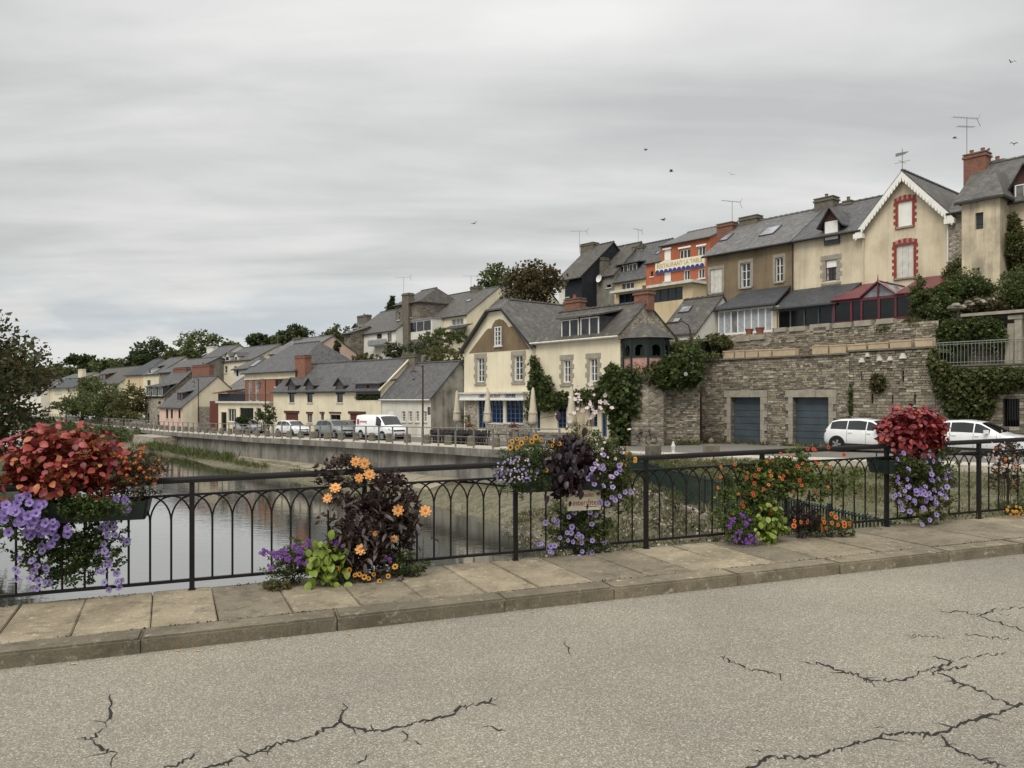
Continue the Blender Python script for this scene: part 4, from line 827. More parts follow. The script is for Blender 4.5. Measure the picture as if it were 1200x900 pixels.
def conservatory(h, FU):
    w = -3.4; a, b, c, d = h.rect(978, 1088, 347, 376, w); d = d; cv = MB().box(a, b, w-.05, w+.05, d-.16, d).box(a, b, w-.05, w+.05, c, c+.14).build('conservatory', 'burgundy', h.root)
    posts = [978, 998, 1010, 1030.5, 1050, 1068, 1088]; xs = [h.lz(p, 360, w)[0] for p in posts]
    for x in xs: MB().box(x-.06, x+.06, w-.07, w+.07, c+.14, d-.16).build('conservatory_post', 'burgundy', cv)
    for x0, x1 in zip(xs, xs[1:]): MB().quad((x0+.06, w, c+.14), (x1-.06, w, c+.14), (x1-.06, w, d-.16), (x0+.06, w, d-.16)).build('conservatory_pane', 'pane_dark', cv)
    ga, gb = xs[2], xs[4]; gm = (ga+gb)/2; _, za = h.lz(1032, 330.5, w)
    top = h.lz(1040, 331, 0)[1]
    # lean-to roofs either side and a glazed gable over the middle bay
    for p0, p1, nm in ((a-.2, ga, 8), (gb, b+.15, 8)):
        rf = MB().slab([(p0, w-.15, d), (p1, w-.15, d), (p1, -.03, top), (p0, -.03, top)], (0, 0, .06)).build('conservatory_roof', 'burgundy', cv)
        MB().tube([(p0, w-.2, d+.01), (p1, w-.2, d+.01)], .05, 6).build('conservatory_gutter', 'burgundy', cv)
    for sg, xe in ((-1, ga), (1, gb)):
        p = [(xe+sg*.1, w-.1, d), (xe+sg*.1, -.04, d), (gm, -.04, za), (gm, w-.1, za)]; MB().slab(p if sg > 0 else p[::-1], (0, 0, .05)).build('gable_roof', 'pane_roof', cv)
        MB().tube([(xe+sg*.1, w-.12, d+.02), (gm, w-.12, za+.04)], .065, 6).build('gable_rafter', 'burgundy', cv)
    MB().box(gm-.04, gm+.04, w-.12, w-.04, d, za).build('gable_king_post', 'burgundy', cv); MB().quad((ga, w, d), (gb, w, d), (gm, w, za-.05)).build('gable_pane', 'pane_roof', cv)
    MB().tube([(gm, w-.1, za), (gm, w-.1, za+.45)], [.05, .012], 6).build('finial', 'burgundy', cv); MB().tube([(gm, w-.1, za+.06), (gm, -.05, za+.06)], .06, 6).build('gable_ridge', 'burgundy', cv)
    MB().box(a-.2, b+.2, w-.1, 0, c-2.5, c-.003).build('conservatory_base', 'rubble_pale', cv); MB().quad((b, w, c), (b, -.02, c), (b, -.02, d), (b, w, d)).build('conservatory_pane', 'pane_dark', cv)
upper_row()

# ------------------------------------------------------------------ garage wall and terraces
def rubble(m, cols, x0, x1, z0, z1, holes, y, seed, hmin=.06, hmax=.15, wmin=.12, wmax=.42, proud=.045, ztop=None):
    """random coursed stones as small chamfered blocks; returns colours per vertex"""
    g = random.Random(seed); z = z0
    pal = [(.31, .275, .22), (.25, .22, .175), (.37, .335, .275), (.20, .178, .145), (.29, .265, .225), (.33, .285, .215), (.16, .145, .12), (.44, .41, .35)]
    while z < z1-.04:
        hh = min(g.uniform(hmin, hmax), z1-z); x = x0-g.uniform(0, .3)
        while x < x1:
            ww = g.uniform(wmin, wmax); a, b = max(x, x0), min(x+ww, x1); x += ww
            if b-a < .05: continue
            if any(a < h[1] and b > h[0] and z < h[3] and z+hh > h[2] for h in holes):
                cut = [(a, b)]
                for h in holes:
                    if z < h[3] and z+hh > h[2]:
                        nc = []
                        for (p, q) in cut:
                            if q <= h[0] or p >= h[1]: nc.append((p, q))
                            else:
                                if p < h[0]-.06: nc.append((p, h[0]))
                                if q > h[1]+.06: nc.append((h[1], q))
                        cut = nc
            else: cut = [(a, b)]
            for a, b in cut:
                if ztop and z+hh > ztop((a+b)/2): continue
                c = .014; y1 = y-g.uniform(.015, proud); n = len(m.v); j = lambda: g.uniform(-.012, .012)
                m.v += [(a+.006, y, z+.006), (b-.006, y, z+.006), (b-.006, y, z+hh-.006), (a+.006, y, z+hh-.006), (a+c+j(), y1+j(), z+c+j()), (b-c+j(), y1+j(), z+c+j()), (b-c+j(), y1+j(), z+hh-c+j()), (a+c+j(), y1+j(), z+hh-c+j())]
                m.f += [tuple(n+i for i in f) for f in ((4, 5, 6, 7), (0, 1, 5, 4), (1, 2, 6, 5), (2, 3, 7, 6), (3, 0, 4, 7))]
                t = g.uniform(.75, 1.2); k = g.choice(pal); cols += [(k[0]*t, k[1]*t, k[2]*t, 1)]*8
        z += hh
def stones(parent, m, cols, name='stone_facing'):
    me = m.mesh(name, 'stone_each', uv=False); at = me.color_attributes.new('Col', 'FLOAT_COLOR', 'POINT'); at.data.foreach_set('color', np.array(cols, float).ravel())
    return tag(inst(name, me, parent), kind='stuff')
FG = Fr(873, 45)
def garage_wall():
    base = EZ-2.75
    h = House('garage_wall', 'tall rubble stone terrace wall with two slate-blue garage doors', FG, 822, 995.5, base, 'wall')
    zt = lambda x, x0=h.u0: 0
    ra = h.panel_door(856.7, 891.5, 465.5, 519.5, 'garage_blue', 7, rev=.35); rb = h.panel_door(929.5, 971.5, 465.5, 522, 'garage_blue', 7, rev=.35)
    ztop = h.lz(873, 421.0)[1]; m = MB(); sheet(m, 0, h.W, -1, ztop, h.holes, 0, .36); m.build('wall_core', 'rubble_dark', h.root)
    MB().quad((0, 5, -1), (0, 0, -1), (0, 0, ztop), (0, 5, ztop)).build('side_wall', 'rubble', h.root)
    MB().slab([(-.0, 0, ztop), (h.W, 0, ztop), (h.W, 2.7, ztop), (0, 2.7, ztop)], (0, 0, -.2)).build('terrace_floor', 'gravel_bank', h.root)
    sm = MB(); cols = []; sur = []
    for dr, hole in ((ra, h.holes[0]), (rb, h.holes[1])):
        a, b, c, d = hole; k = 7; hh = (d-c)/k; g = random.Random(int(a*10))
        for i in range(k):
            for sg in (-1, 1):
                e = .42 if (i+(sg > 0)) % 2 else .26; x0, x1 = (a-e, a-.004) if sg < 0 else (b+.004, b+e)
                MB().box(x0, x1, -.06-g.uniform(0, .015), .05, c+i*hh+.006, c+(i+1)*hh-.006).build('quoin_stone', 'granite', dr)
        n = 5; st = (b-a+.9)/n
        for i in range(n): MB().box(a-.45+i*st+.006, a-.45+(i+1)*st-.006, -.07-(.02 if i == 2 else 0), .05, d+.005, d+.40+(.05 if i == 2 else 0)).build('lintel_stone', 'granite', dr)
        sur.append((a-.45, b+.45, c-1, d+.44))
    rubble(sm, cols, 0, h.W, 0.02, ztop-.02, sur, -.001, 5); stones(h.root, sm, cols)
    MB().box(-.05, h.W+.02, -.14, .3, ztop, ztop+.09).build('coping', 'granite_dark', h.root)
    # pale blocks at the left end and planters on the ledge (loose things)
    g = random.Random(8)
    def planter(x0, x1, yt, yb, w=.12, mat='stone_tan', dep=.42, lab='', W_=None, z=None):
        (u0, _), (u1, _) = FG.xz(x0, yt, w), FG.xz(x1, yt, w); zb = (base+ztop+.09) if z is None else z; hh = max(.22, FG.xz((x0+x1)/2, yt, w)[1]-zb)
        p = FG.pt((u0+u1)/2, w+dep/2, zb); L = (u1-u0)/2-.02
        t = thing('stone_planter', lab, 'planter', p, FG.ang, 'stone planter troughs on the terrace walls')
        m = MB().box(-L, L, -dep/2, -dep/2+.07, 0, hh).box(-L, L, dep/2-.07, dep/2, 0, hh).box(-L, -L+.07, -dep/2+.07, dep/2-.07, 0, hh).box(L-.07, L, -dep/2+.07, dep/2-.07, 0, hh); m.build('trough', mat, t)
        MB().box(-L+.06, L-.06, -dep/2+.06, dep/2-.06, .02, hh*.85).build('soil', 'soil', t); MB().box(-L-.02, L+.02, -dep/2-.025, -dep/2-.002, hh-.07, hh).build('lip', mat, t)
    lab = 'tan stone trough set on the ledge above the garage doors'
    for x0, x1 in ((847, 860), (861, 872.5), (873.5, 888), (889, 904), (905, 932)): planter(x0, x1, 411-(x0-847)*.045, 420, lab=lab)
    for x0, x1 in ((951.5, 970.5), (971.5, 991.5)): planter(x0, x1, 404.5-(x0-951)*.04, 414, lab=lab)
    # --- right-hand stretch of wall with weep slots and pale projecting stones
    r = House('terrace_wall', 'rubble terrace wall with narrow weep slots and pale projecting stones', FG, 995.8, 1096, base, 'wall')
    zt2 = r.lz(995, 412.5)[1]; 
    for x0, x1, y0, y1 in ((1009, 1010.5, 437, 446), (1057, 1059.5, 434, 448), (1021, 1023.5, 462, 473), (1045, 1046.8, 463, 474), (1071, 1073, 462, 474)): r.holes.append(r.rect(x0, x1, y0, y1))
    m = MB(); sheet(m, 0, r.W, -1, zt2, r.holes, .02, .3); m.build('wall_core', 'rubble_dark', r.root); sm = MB(); cols = []
    MB().quad((0, .3, .2), (r.W, .3, .2), (r.W, .3, zt2), (0, .3, zt2)).build('slot_back', 'soil', r.root)
    zs = r.lz(1040, 455)[1]
    rubble(sm, cols, 0, r.W, .02, zs, r.holes, .019, 15, .12, .18, .25, .6); rubble(sm, cols, 0, r.W, zs, zt2-.02, r.holes, .019, 16, .07, .15, .14, .4, .08); stones(r.root, sm, cols)
    MB().box(-.02, r.W, -.12, .3, zt2, zt2+.09).build('coping', 'granite_dark', r.root); MB().slab([(0, .02, zt2), (r.W, .02, zt2), (r.W, 2.7, zt2), (0, 2.7, zt2)], (0, 0, -.2)).build('terrace_floor', 'gravel_bank', r.root)
    for px, py, sx in ((1011, 422, .3), (1017.5, 416, .22), (1031.5, 420, .28), (1044, 420, .26), (1059, 417, .34)):
        x, z = r.lz(px, py); MB().slab([(x-sx/2, -.16, z-sx*.4), (x+sx/2, -.16, z-sx*.4), (x+sx*.2, -.15, z+sx*.4), (x-sx*.15, -.15, z+sx*.4)], (0, .2, 0)).build('pale_stone', 'white_dirty', r.root)
    lab2 = 'tan stone trough on the terrace wall with the weep slots'
    for x0, x1, y in ((993, 1015, 403), (1017, 1041, 401), (1042.5, 1068, 398.5), (1072, 1093, 396.5)): planter(x0, x1, y, 410, lab=lab2, z=base+zt2+.09)
    # --- upper terrace wall with single coping blocks
    w = 2.7; u = House('upper_terrace_wall', 'upper rubble garden wall topped by loose pale coping blocks', FG, 838, 1096, base, 'wall')
    o = u.root; xa = u.lz(850, 400, w)[0]; xb = u.lz(1100, 380, w)[0]; zt3 = u.lz(930, 388, w)[1]; zf = ztop
    MB().quad((xa, w, zf-.3), (xb, w, zf-.3), (xb, w, zt3), (xa, w, zt3)).quad((xa, w+.4, zf-.3), (xa, w, zf-.3), (xa, w, zt3), (xa, w+.4, zt3)).quad((xa, w, zt3), (xb, w, zt3), (xb, w+.5, zt3), (xa, w+.5, zt3)).build('wall_core', 'rubble', o)
    sm = MB(); cols = []; x1_ = u.lz(905, 390, w)[0]
    rubble(sm, cols, xa, xb, zf, zt3, [], w-.001, 21, .07, .13, .14, .4, .05, ztop=lambda x: zt3 if x > x1_ else zt3-.55+.1*math.sin(x*3)); stones(o, sm, cols)
    for x0, x1, yt, yb in ((907, 921, 384, 389), (925, 944, 382.5, 388), (949, 972, 379.5, 387.5), (953, 968, 383.5, 389.8), (976, 998, 378, 384), (1001, 1021, 375.5, 382), (1027, 1047, 373.5, 379.5), (878, 896, 392.5, 398), (862, 879, 394, 400)):
        a, b, c, d = u.rect(x0, x1, yt, yb, w-.06); MB().box(a, b, w-.1, w+.35, c, d).build('coping_block', 'granite', o)
    zter = base+zt3; MB().slab([(xa-6, w+.45, zt3), (xb+3, w+.45, zt3), (xb+3, w+4.5, zt3+.1), (xa-6, w+4.5, zt3+.1)], (0, 0, -.2)).build('terrace_floor', 'gravel_bank', o)
    # few flowerpots by the white veranda
    for px, py, rr in ((878, 386.5, .26), (890.5, 384, .28), (909, 381, .2)):
        uu, z = FG.xz(px, py, 3.3); p = FG.pt(uu, 3.3, base+zt3+.0); tp = thing('terracotta_pot', {878: 'low wide terracotta pot beside the white veranda', 890.5: 'tall terracotta pot beside the white veranda', 909: 'small terracotta pot near the blue-grey veranda corner'}[px], 'pot', p)
        MB().lathe([(rr*.7, 0), (rr*.95, rr*1.3), (rr*1.08, rr*1.32), (rr*1.08, rr*1.55), (rr*.9, rr*1.55)], 10).build('pot_body', 'terracotta', tp, smooth=False); MB().lathe([(rr*.88, rr*1.2), (rr*.88, rr*1.45)], 10).build('soil', 'soil', tp)
    # --- far right: lower wall, balustrade, shed with stone slab
    s_ = House('ivy_wall', 'rubble street wall under the iron balustrade with a barred window', FG, 1096.3, 1300, base, 'wall')
    s_.holes.append(s_.rect(1175, 1194.5, 467.5, 500)); a, b, c, d = s_.holes[0]; zt4 = s_.lz(1100, 430)[1]
    m = MB(); sheet(m, 0, s_.W, -1, zt4, s_.holes, .02, .35); m.build('wall_core', 'rubble_dark', s_.root); sm = MB(); cols = []; rubble(sm, cols, 0, s_.W, .02, zt4, s_.holes, .019, 31, .08, .17, .16, .5); stones(s_.root, sm, cols)
    bw = MB().quad((a, .34, c), (b, .34, c), (b, .34, d), (a, .34, d)).build('barred_window', 'pane_dark', s_.root)
    for i in range(6): x = a+(b-a)*(i+.5)/6; MB().tube([(x, .1, c), (x, .1, d)], .018, 5).build('window_bar', 'iron_black', bw)
    MB().slab([(0, .02, zt4), (s_.W, .02, zt4), (s_.W, 3.2, zt4), (0, 3.2, zt4)], (0, 0, -.2)).build('terrace_floor', 'gravel_bank', s_.root); MB().box(-.0, s_.W, -.08, .35, zt4, zt4+.07).build('coping', 'granite_dark', s_.root)
    bl = thing('balustrade', 'pale grey-green iron balustrade on the ivy-clad wall', 'railing', FG.pt(s_.u0, .1, base+zt4+.07), FG.ang); Lb = s_.W-.3
    for z, r_ in ((.12, .02), (.98, .02), (1.08, .028)): MB().tube([(0, 0, z), (Lb, 0, z)], r_, 6).build('rail', 'bal_grey', bl)
    bmesh_ = MB().tube([(0, 0, .0), (0, 0, 1.07)], .013, 5).mesh('baluster', 'bal_grey'); orn = MB().tube([(0, 0, .35), (.07, 0, .42), (.09, 0, .52), (.04, 0, .6), (0, 0, .55), (-.04, 0, .5), (-.09, 0, .58), (-.07, 0, .7), (0, 0, .78)], .012, 5).mesh('scroll', 'bal_grey')
    n = int(Lb/.155)
    for i in range(n): inst('baluster', bmesh_, bl, (i*.155, 0, 0))
    for i in range(4, n, 6): inst('scroll', orn, bl, (i*.155+.078, 0, 0))
    sh = thing('slab_shed', 'low stone shed with a leaning slab and flat concrete roof', 'shed', FG.pt(FG.at(1160, 2.2)[0], 2.2, base+zt4), FG.ang)
    u0 = FG.at(1160, 2.2)[0]; X = lambda px: FG.at(px, 2.2)[0]-u0; Z = lambda px, py: FG.xz(px, py, 2.2)[1]-(base+zt4)
    MB().box(X(1128), X(1230), -.25, 2.6, Z(1165, 369), Z(1165, 365.5)).build('roof_slab', 'granite', sh); MB().box(X(1130), X(1226), .5, 2.4, -.1, Z(1165, 369.2)).build('back_wall', 'rubble_dark', sh)
    MB().slab([(X(1177), -.05, 0), (X(1187), -.05, 0), (X(1189), -.02, Z(1184, 379)), (X(1181), -.02, Z(1184, 379))], (0, .14, 0)).build('leaning_slab', 'granite', sh); MB().box(X(1189.5), X(1198), -.08, .2, 0, Z(1190, 369.3)).build('pier', 'granite', sh); MB().box(X(1182), X(1199), -.12, .22, Z(1190, 374), Z(1190, 369.4)).build('lintel_slab', 'granite', sh)
    return base, zter
GB, ZTER = garage_wall()
# ------------------------------------------------------------------ the cafe on the corner
FC = Fr(725, 46)
def cafe():
    base = sz(38)-.05
    h = House('cafe_house', 'cream cafe house with clipped gable, brown gable panel and blue shopfront', FC, 544, 625, base)
    h.win(559, 567.6, 419.5, 447.5, 'white', 'stone', nz=4); h.win(602.5, 612.7, 416.7, 445.7, 'white', 'stone', nz=4)
    for x0, x1 in ((571.5, 589.5), (592.5, 613)): h.win(x0, x1, 468.5, 495.5, 'blue', None, nx=4, nz=5, pane='pane_blue', name='shop_window')
    h.win(560, 569, 469, 503, 'blue', None, nx=2, nz=4, pane='pane_blue', name='shop_door', sill=False)
    h.shell(9, (544, 411), (592, 354), 'front', 'cream', 'cream', 'slate_old', ov=.35, vo=.3, jerk=1.1)
    P = [h.lz(px, py, -.02) for px, py in ((549.5, 414), (621, 409), (604, 386), (600, 382), (596, 383.5), (593.5, 379), (589.5, 375), (585, 373.8), (580.5, 375.5), (577.5, 380), (576, 385), (572, 385), (569, 388))]
    MB().slab([(x, -.03, z) for x, z in P], (0, .028, 0)).build('gable_panel', 'gable_brown', h.root)
    h.win(580.5, 588.2, 383, 405, 'white', None, hole=False, w=-.04, nz=4)
    for x0, x1, y0, y1 in ((545.5, 559.5, 468, 508), (613.5, 624.5, 468, 506)):
        a, b, c, d = h.rect(x0, x1, y0, y1); MB().box(a, b, -.05, -.002, -.2, d).build('stone_pier', 'rubble_pale', h.root)
    a, b, c, d = h.rect(570, 613, 496, 508); MB().box(a, b, -.06, -.003, -.2, d-.02).build('stall_riser', 'rubble_pale', h.root)
    a, b, c, d = h.rect(543.5, 616, 459.5, 467.5); f = MB().box(a-.1, b+.1, -.32, -.003, c, d-.12).build('shop_fascia', 'white_paint', h.root)
    MB().box(a-.25, b+.25, -.5, -.004, d-.12, d).build('fascia_cornice', 'white_dirty', f); MB().box(a-.18, b+.18, -.4, -.004, c-.1, c).build('fascia_moulding', 'white_paint', f)
    for tx, xa, xb, m_, shr in (('CAFÉ', 561, 567.3, 'sign_blue', 0), ('au Bord', 574, 586, 'sign_ochre', .3), ('CRÊPERIE', 591.5, 604, 'sign_blue', 0)):
        x0, z = h.lz(xa, 463.8, -.33); x1, _ = h.lz(xb, 463.8, -.33); me = text_mesh(tx, .42, .01, shr); wd = max(v.co.x for v in me.vertices)-min(v.co.x for v in me.vertices); me.materials.clear(); me.materials.append(M[m_])
        inst('fascia_lettering', me, f, ((x0+x1)/2, -.335, z), (R(90), 0, 0), ((x1-x0)/wd, 1, 1))
    # bargeboards
    xm = h.W/2; sl_ = (h.zr-h.ze)/xm; zj = h.zr-(h.zr-h.ze)*.23
    for sg in (-1, 1): x0 = xm+sg*(xm+.3); x1 = xm+sg*(h.zr-zj)/sl_; MB().slab([(x0, -.37, h.ze-.3*sl_+.1), (x1, -.37, zj+.1), (x1, -.37, zj-.12), (x0, -.37, h.ze-.3*sl_-.12)], (0, .05, 0)).build('bargeboard', 'gutter', h.root)
    # right wing
    w = House('cafe_wing', 'cream wing of the cafe with wide slate dormer and rubble gable end', FC, 625.3, 727, base)
    w.win(660, 668.4, 421.7, 448, 'white', 'stone'); w.win(690.7, 700, 420, 447, 'white', 'stone')
    for x0, x1, y0, y1, st in ((653, 663.5, 478, 502, 'blue'), (690, 700, 475, 500, 'blue'), (705, 711, 484, 512, 'blue'), (629, 633, 480, 505, 'blue')): w.win(x0, x1, y0, y1, st, None, nx=2, nz=4, pane='pane_blue', sill=False, name='shop_window')
    a, b, c, d = w.rect(627, 633, 419, 448); MB().box(a, b, .0-.02, -.002, c, d).build('blocked_window', 'granite', w.root)
    w.shell(5.2, (634, 399), (750, 356.5), 'side', 'cream', 'rubble_pale', 'slate_brown', ov=.25, vo=.05, ridge_w=2.4, gutter='white_dirty')
    w.dormer(657.5, 703.5, 372, 394.5, w=.06, wallm='slate_dark', shed=True, nwin=2, nx=2, dep=1.7, roof='slate_brown', over=.2)
    w.chimney(743, 759.5, 341, 357, 'brick', w=2.6, dep=.6, pots=1, sink=.35); w.chimney(661, 679, 351, 368, 'brick', w=2.9, dep=.6, pots=1)
    for k, x in enumerate((.05, w.W*.5)): MB().tube([(x+.1, -.08, .2), (x+.1, -.08, w.ze-.2)], .04, 6).build('downpipe', 'white_dirty', w.root) if k == 0 else None
    # corner turret: green loggia on a stone drum
    cpt = FC.pt(w.u1+1.15, 1.0, base); t = thing('corner_turret', 'octagonal dark green timber loggia with conical slate roof at the wing corner', 'turret', cpt, FC.ang)
    dd = cpt.y; Z = lambda py: pz(py, dd)-base; r_ = 1.32
    z0, z1, z2, z3, zb = Z(437), Z(420), Z(401.5), Z(397.5), Z(378)
    MB().lathe([(r_-.02, -.3), (r_-.02, z0)], 8).build('stone_drum', 'rubble', t); MB().lathe([(r_, z0), (r_, z1)], 8).build('brick_parapet', 'brick_pale', t)
    MB().lathe([(r_*1.03, z1), (r_*1.03, z1+.1)], 8).build('sill_ring', 'dark_green', t); MB().lathe([(r_*1.02, z2-.12), (r_*1.02, z3)], 8).build('top_ring', 'dark_green', t)
    MB().lathe([(r_*.6, z1+.05), (r_*.6, z2)], 8).build('inner_wall', 'pane_dark', t)
    for k in range(8):
        a0, a1 = 2*math.pi*k/8, 2*math.pi*(k+1)/8; p0, p1 = Vector((math.cos(a0), math.sin(a0), 0))*r_, Vector((math.cos(a1), math.sin(a1), 0))*r_; d_ = (p1-p0)
        MB().tube([p0+Vector((0, 0, z0)), p0+Vector((0, 0, z2))], .07, 6).build('corner_post', 'dark_green', t)
        n_ = Vector((-(p0+p1).x, -(p0+p1).y, 0)).normalized()
        mid = p0+d_*.5                             # one round-headed opening per face
        for sg in (-1, 1):
                pts = [mid+d_*(.5*sg)+Vector((0, 0, z2-.1)), mid+d_*(.5*sg)+Vector((0, 0, z1+.1)), mid+d_*(.28*sg)+Vector((0, 0, z1+.1))]+[mid+d_*(.28*sg*math.cos(u))+Vector((0, 0, z2-.46+.28*math.sin(u))) for u in np.linspace(0, math.pi/2, 6)]+[mid+Vector((0, 0, z2-.1))]
                MB().slab(pts if sg < 0 else pts[::-1], n_*.06).build('arch_head', 'dark_green', t)
    rf = MB().lathe([(r_*1.28, z3), (r_*1.22, z3+.05), (r_*.62, z3+(zb-z3)*.62), (.05, zb)], 8).build('cone_roof', 'slate_brown', t); MB().tube([(0, 0, zb-.1), (0, 0, zb+.12)], .05, 5).build('finial', 'zinc', t)
    # rubble street wall between cafe and garages, with a narrow green door
    u0, u1 = Vector((6.45, 45.5)), Vector((11.0, 44.95)); L = (u1-u0).length; ang = math.atan2((u1-u0).y, (u1-u0).x); o = thing('courtyard_wall', 'ivy-topped rubble courtyard wall with a narrow green door', 'wall', (u0.x, u0.y, sz(30)-.05), ang)
    zt = pz(454, 45)-(sz(30)-.05); X = lambda px: ((px-600)/900*45.2-u0.x); hole = (X(731), X(738), 0, pz(481, 45)-(sz(30)-.05))
    m = MB(); sheet(m, 0, L, -1, zt, [hole], 0, .2); m.build('wall_core', 'rubble_dark', o); sm = MB(); cols = []; rubble(sm, cols, 0, L, .02, zt, [hole], -.001, 41, .07, .15, .13, .4); stones(o, sm, cols)
    MB().quad((L, 0, -1), (L, 3, -1), (L, 3, zt), (L, 0, zt)).quad((0, 0, zt), (L, 0, zt), (L, .6, zt), (0, .6, zt)).build('wall_top', 'rubble_dark', o)
    dr = MB().box(hole[0], hole[1], .1, .16, 0, hole[3]).build('door', 'dark_green', o); MB().box(X(734), X(736.5), .08, .098, 1.45, 1.65).build('door_plate', 'white_paint', dr)
    MB().tube([(X(753), -.07, .3), (X(753), -.07, zt-.8)], .04, 6).build('downpipe', 'pipe_cream', o)
cafe()

# ------------------------------------------------------------------ houses along the quay
FQ = Fr(400, 74, -300)
def side_win(h, y0, y1, z0, z1, mat='brown_wood', pane='pane'):
    x = h.W; f = MB().box(x-.05, x+.04, y0, y1, z0, z1).build('side_window', mat, h.root); MB().quad((x+.045, y0+.08, z0+.08), (x+.045, y1-.08, z0+.08), (x+.045, y1-.08, z1-.08), (x+.045, y0+.08, z1-.08)).build('pane', pane, f)
def quay_houses():
    gz = lambda px, fr, w=0: sz(aq(*(fr.o+fr.u*fr.at(px)[0]))[0])
    p = House('long_house', 'long cream house with red garage doors and brown gabled dormers', FQ, 320.5, 447, gz(385, FQ)-.05)
    for x0, x1, st in ((339, 345, 'brown'), (360, 366.3, 'brown'), (395, 401.8, 'brown')): p.win(x0, x1, 457.5, 471.5, st, None, nx=1, nz=1, rev=.1)
    for x0, x1, y0, y1 in ((360, 366, 485, 495), (376, 379.5, 485, 497)): p.win(x0, x1, y0, y1, 'brown', None, nx=2, nz=1, pane='pane_net')
    p.win(387, 399, 486, 507, 'brown', None, nx=2, nz=2, pane='pane_dark', sill=False)
    p.panel_door(334.5, 349.5, 484, 508.5, 'garage_red', 5, 'brown_wood', rev=.15); p.panel_door(410, 427, 485, 511, 'garage_red', 5, 'brown_wood', rev=.15)
    for x0, x1 in ((359, 367), (375, 380.5), (386, 400)): a, b, c, d = p.rect(x0, x1, 482.6, 484.6); MB().box(a, b, -.06, .05, c, d).build('lintel', 'brown_wood', p.root)
    lo = p.rect(417, 446, 458.2, 469); p.holes.append(lo)
    p.shell(6.6, (330, 458), (390, 426.5), 'side', 'cream', 'cream', 'slate', ov=.25, vo=.1)
    for x0, x1 in ((337.3, 347), (358.3, 368), (393.3, 403.7)): p.dormer(x0, x1, 450.5, 458.5, 443, w=-.05, wallm='slate_dark', style='brown', nx=1, frame='slate_dark', dep=1.6, over=.22)
    a, b, c, d = lo; rec = MB().box(a, b, .9, .95, c, d+.5).build('loggia', 'brown_wood', p.root); MB().box(a, b, -.02, .9, c-.05, c).build('loggia_floor', 'cream', rec)
    lg = p.dormer(416.5, 446.5, 450, 458.2, w=.02, wallm='pane_dark', shed=True, nwin=2, nx=1, style='brown', pane='pane_dark', dep=1.6, over=.15)
    pts = [(random.uniform(a, b), -.05+random.uniform(-.12, .1), c+.1+random.random()*.35) for _ in range(260)]; tag(leafobj('balcony_plants', p.root, pts, .16, IVY, seed=3), kind='stuff')
    p.chimney(471, 486, 416, 432, 'granite_dark', dep=.7, pots=2, sink=2.0)
    for k, (px, py) in enumerate(((372, 430), (419, 423.5), (440, 429))):
        pass
    MB().box(p.W-.12, p.W+.05, -.28, 0, p.ze-.2, p.ze).build('verge_stop', 'white_dirty', p.root)
    sf = (p.zr-p.ze)/p.wr; MB().slab([(p.W-.02, -.3, p.ze-sf*.3+.06), (p.W+.16, -.3, p.ze-sf*.3+.06), (p.W+.16, p.wr, p.zr+.1), (p.W-.02, p.wr, p.zr+.1)], (0, 0, .16)).build('verge_coping', 'cream', p.root)
    q = House('white_house', 'low whitewashed house with four small windows and grey slate roof', FQ, 447.6, 505, gz(480, FQ)-.05)
    for x0, x1 in ((470.7, 475), (478.7, 482.7), (487, 491), (496, 500)): q.win(x0, x1, 482, 494, 'white', None, nx=1, nz=4, pane='pane_net', rev=.12)
    q.win(454.5, 460.6, 481.5, 491, 'blind', None, rev=.06, sill=False); q.win(501, 504.6, 477, 486, 'steel', None, nx=1, nz=5, rev=.06, sill=False, pane='pane_net')
    q.shell(6.4, (476, 466.4), (513, 426), 'side', 'offwhite', 'gable_grey', 'slate', ov=.2, vo=.12, gutter='white_dirty')
    q.win(480, 481.5, 498, 506, 'brown', None, hole=False, sill=False) if False else None
    # annex with roof terrace
    o = House('flat_annex', 'flat-roofed cream annex with dark panels beside a red-brick house', FQ, 256, 318, gz(290, FQ)-.05)
    o.win(259, 265.5, 483, 506, 'brown', None, nx=1, nz=1, sill=False, pane='pane_dark', name='door'); o.win(267, 276.5, 479, 494, 'white', None, nx=3, nz=1); o.win(281, 297, 478, 499, 'steel', None, nx=2, nz=1, pane='pane_dark', sill=False); o.win(300, 305.5, 478, 490, 'white', None, nx=1, nz=2)
    m = MB(); zt = o.lz(287, 472.5)[1]; sheet(m, 0, o.W, -2, zt, o.holes, 0); m.quad((o.W, 0, -2), (o.W, 4, -2), (o.W, 4, zt), (o.W, 0, zt)).quad((0, 4, -2), (0, 0, -2), (0, 0, zt), (0, 4, zt)).build('front_wall', 'cream', o.root)
    MB().box(-.25, o.W+.1, -.3, 4, zt, zt+.22).build('flat_roof', 'white_dirty', o.root); a, b, c, d = o.rect(257, 288, 462, 470.5); MB().box(a, b, -.15, -.08, zt+.22, d+.1).build('terrace_screen', 'slate_black', o.root); a, b, c, d = o.rect(255, 271, 458, 470); MB().slab([(a, -.6, d-.35), (b, -.6, d-.1), (b, 2.4, d+.2), (a, 2.4, d-.1)], (0, 0, .12)).build('tiled_canopy', 'terracotta', o.root)
    rl = MB(); a, b, c, d = o.rect(288, 318, 461, 470.5)
    for k in range(26): rl.tube([(a+(b-a)*k/25, -.1, zt+.22), (a+(b-a)*k/25, -.1, zt+1.0)], .012, 4)
    rl.tube([(a, -.1, zt+1), (b, -.1, zt+1)], .02, 4).build('roof_railing', 'gutter', o.root)
    # brick house behind it
    FN = Fr(310, 88, -300); n = House('brick_house', 'red-brick house with steep hipped slate roof and cream frieze', FN, 287, 346, gz(300, FN)-.1)
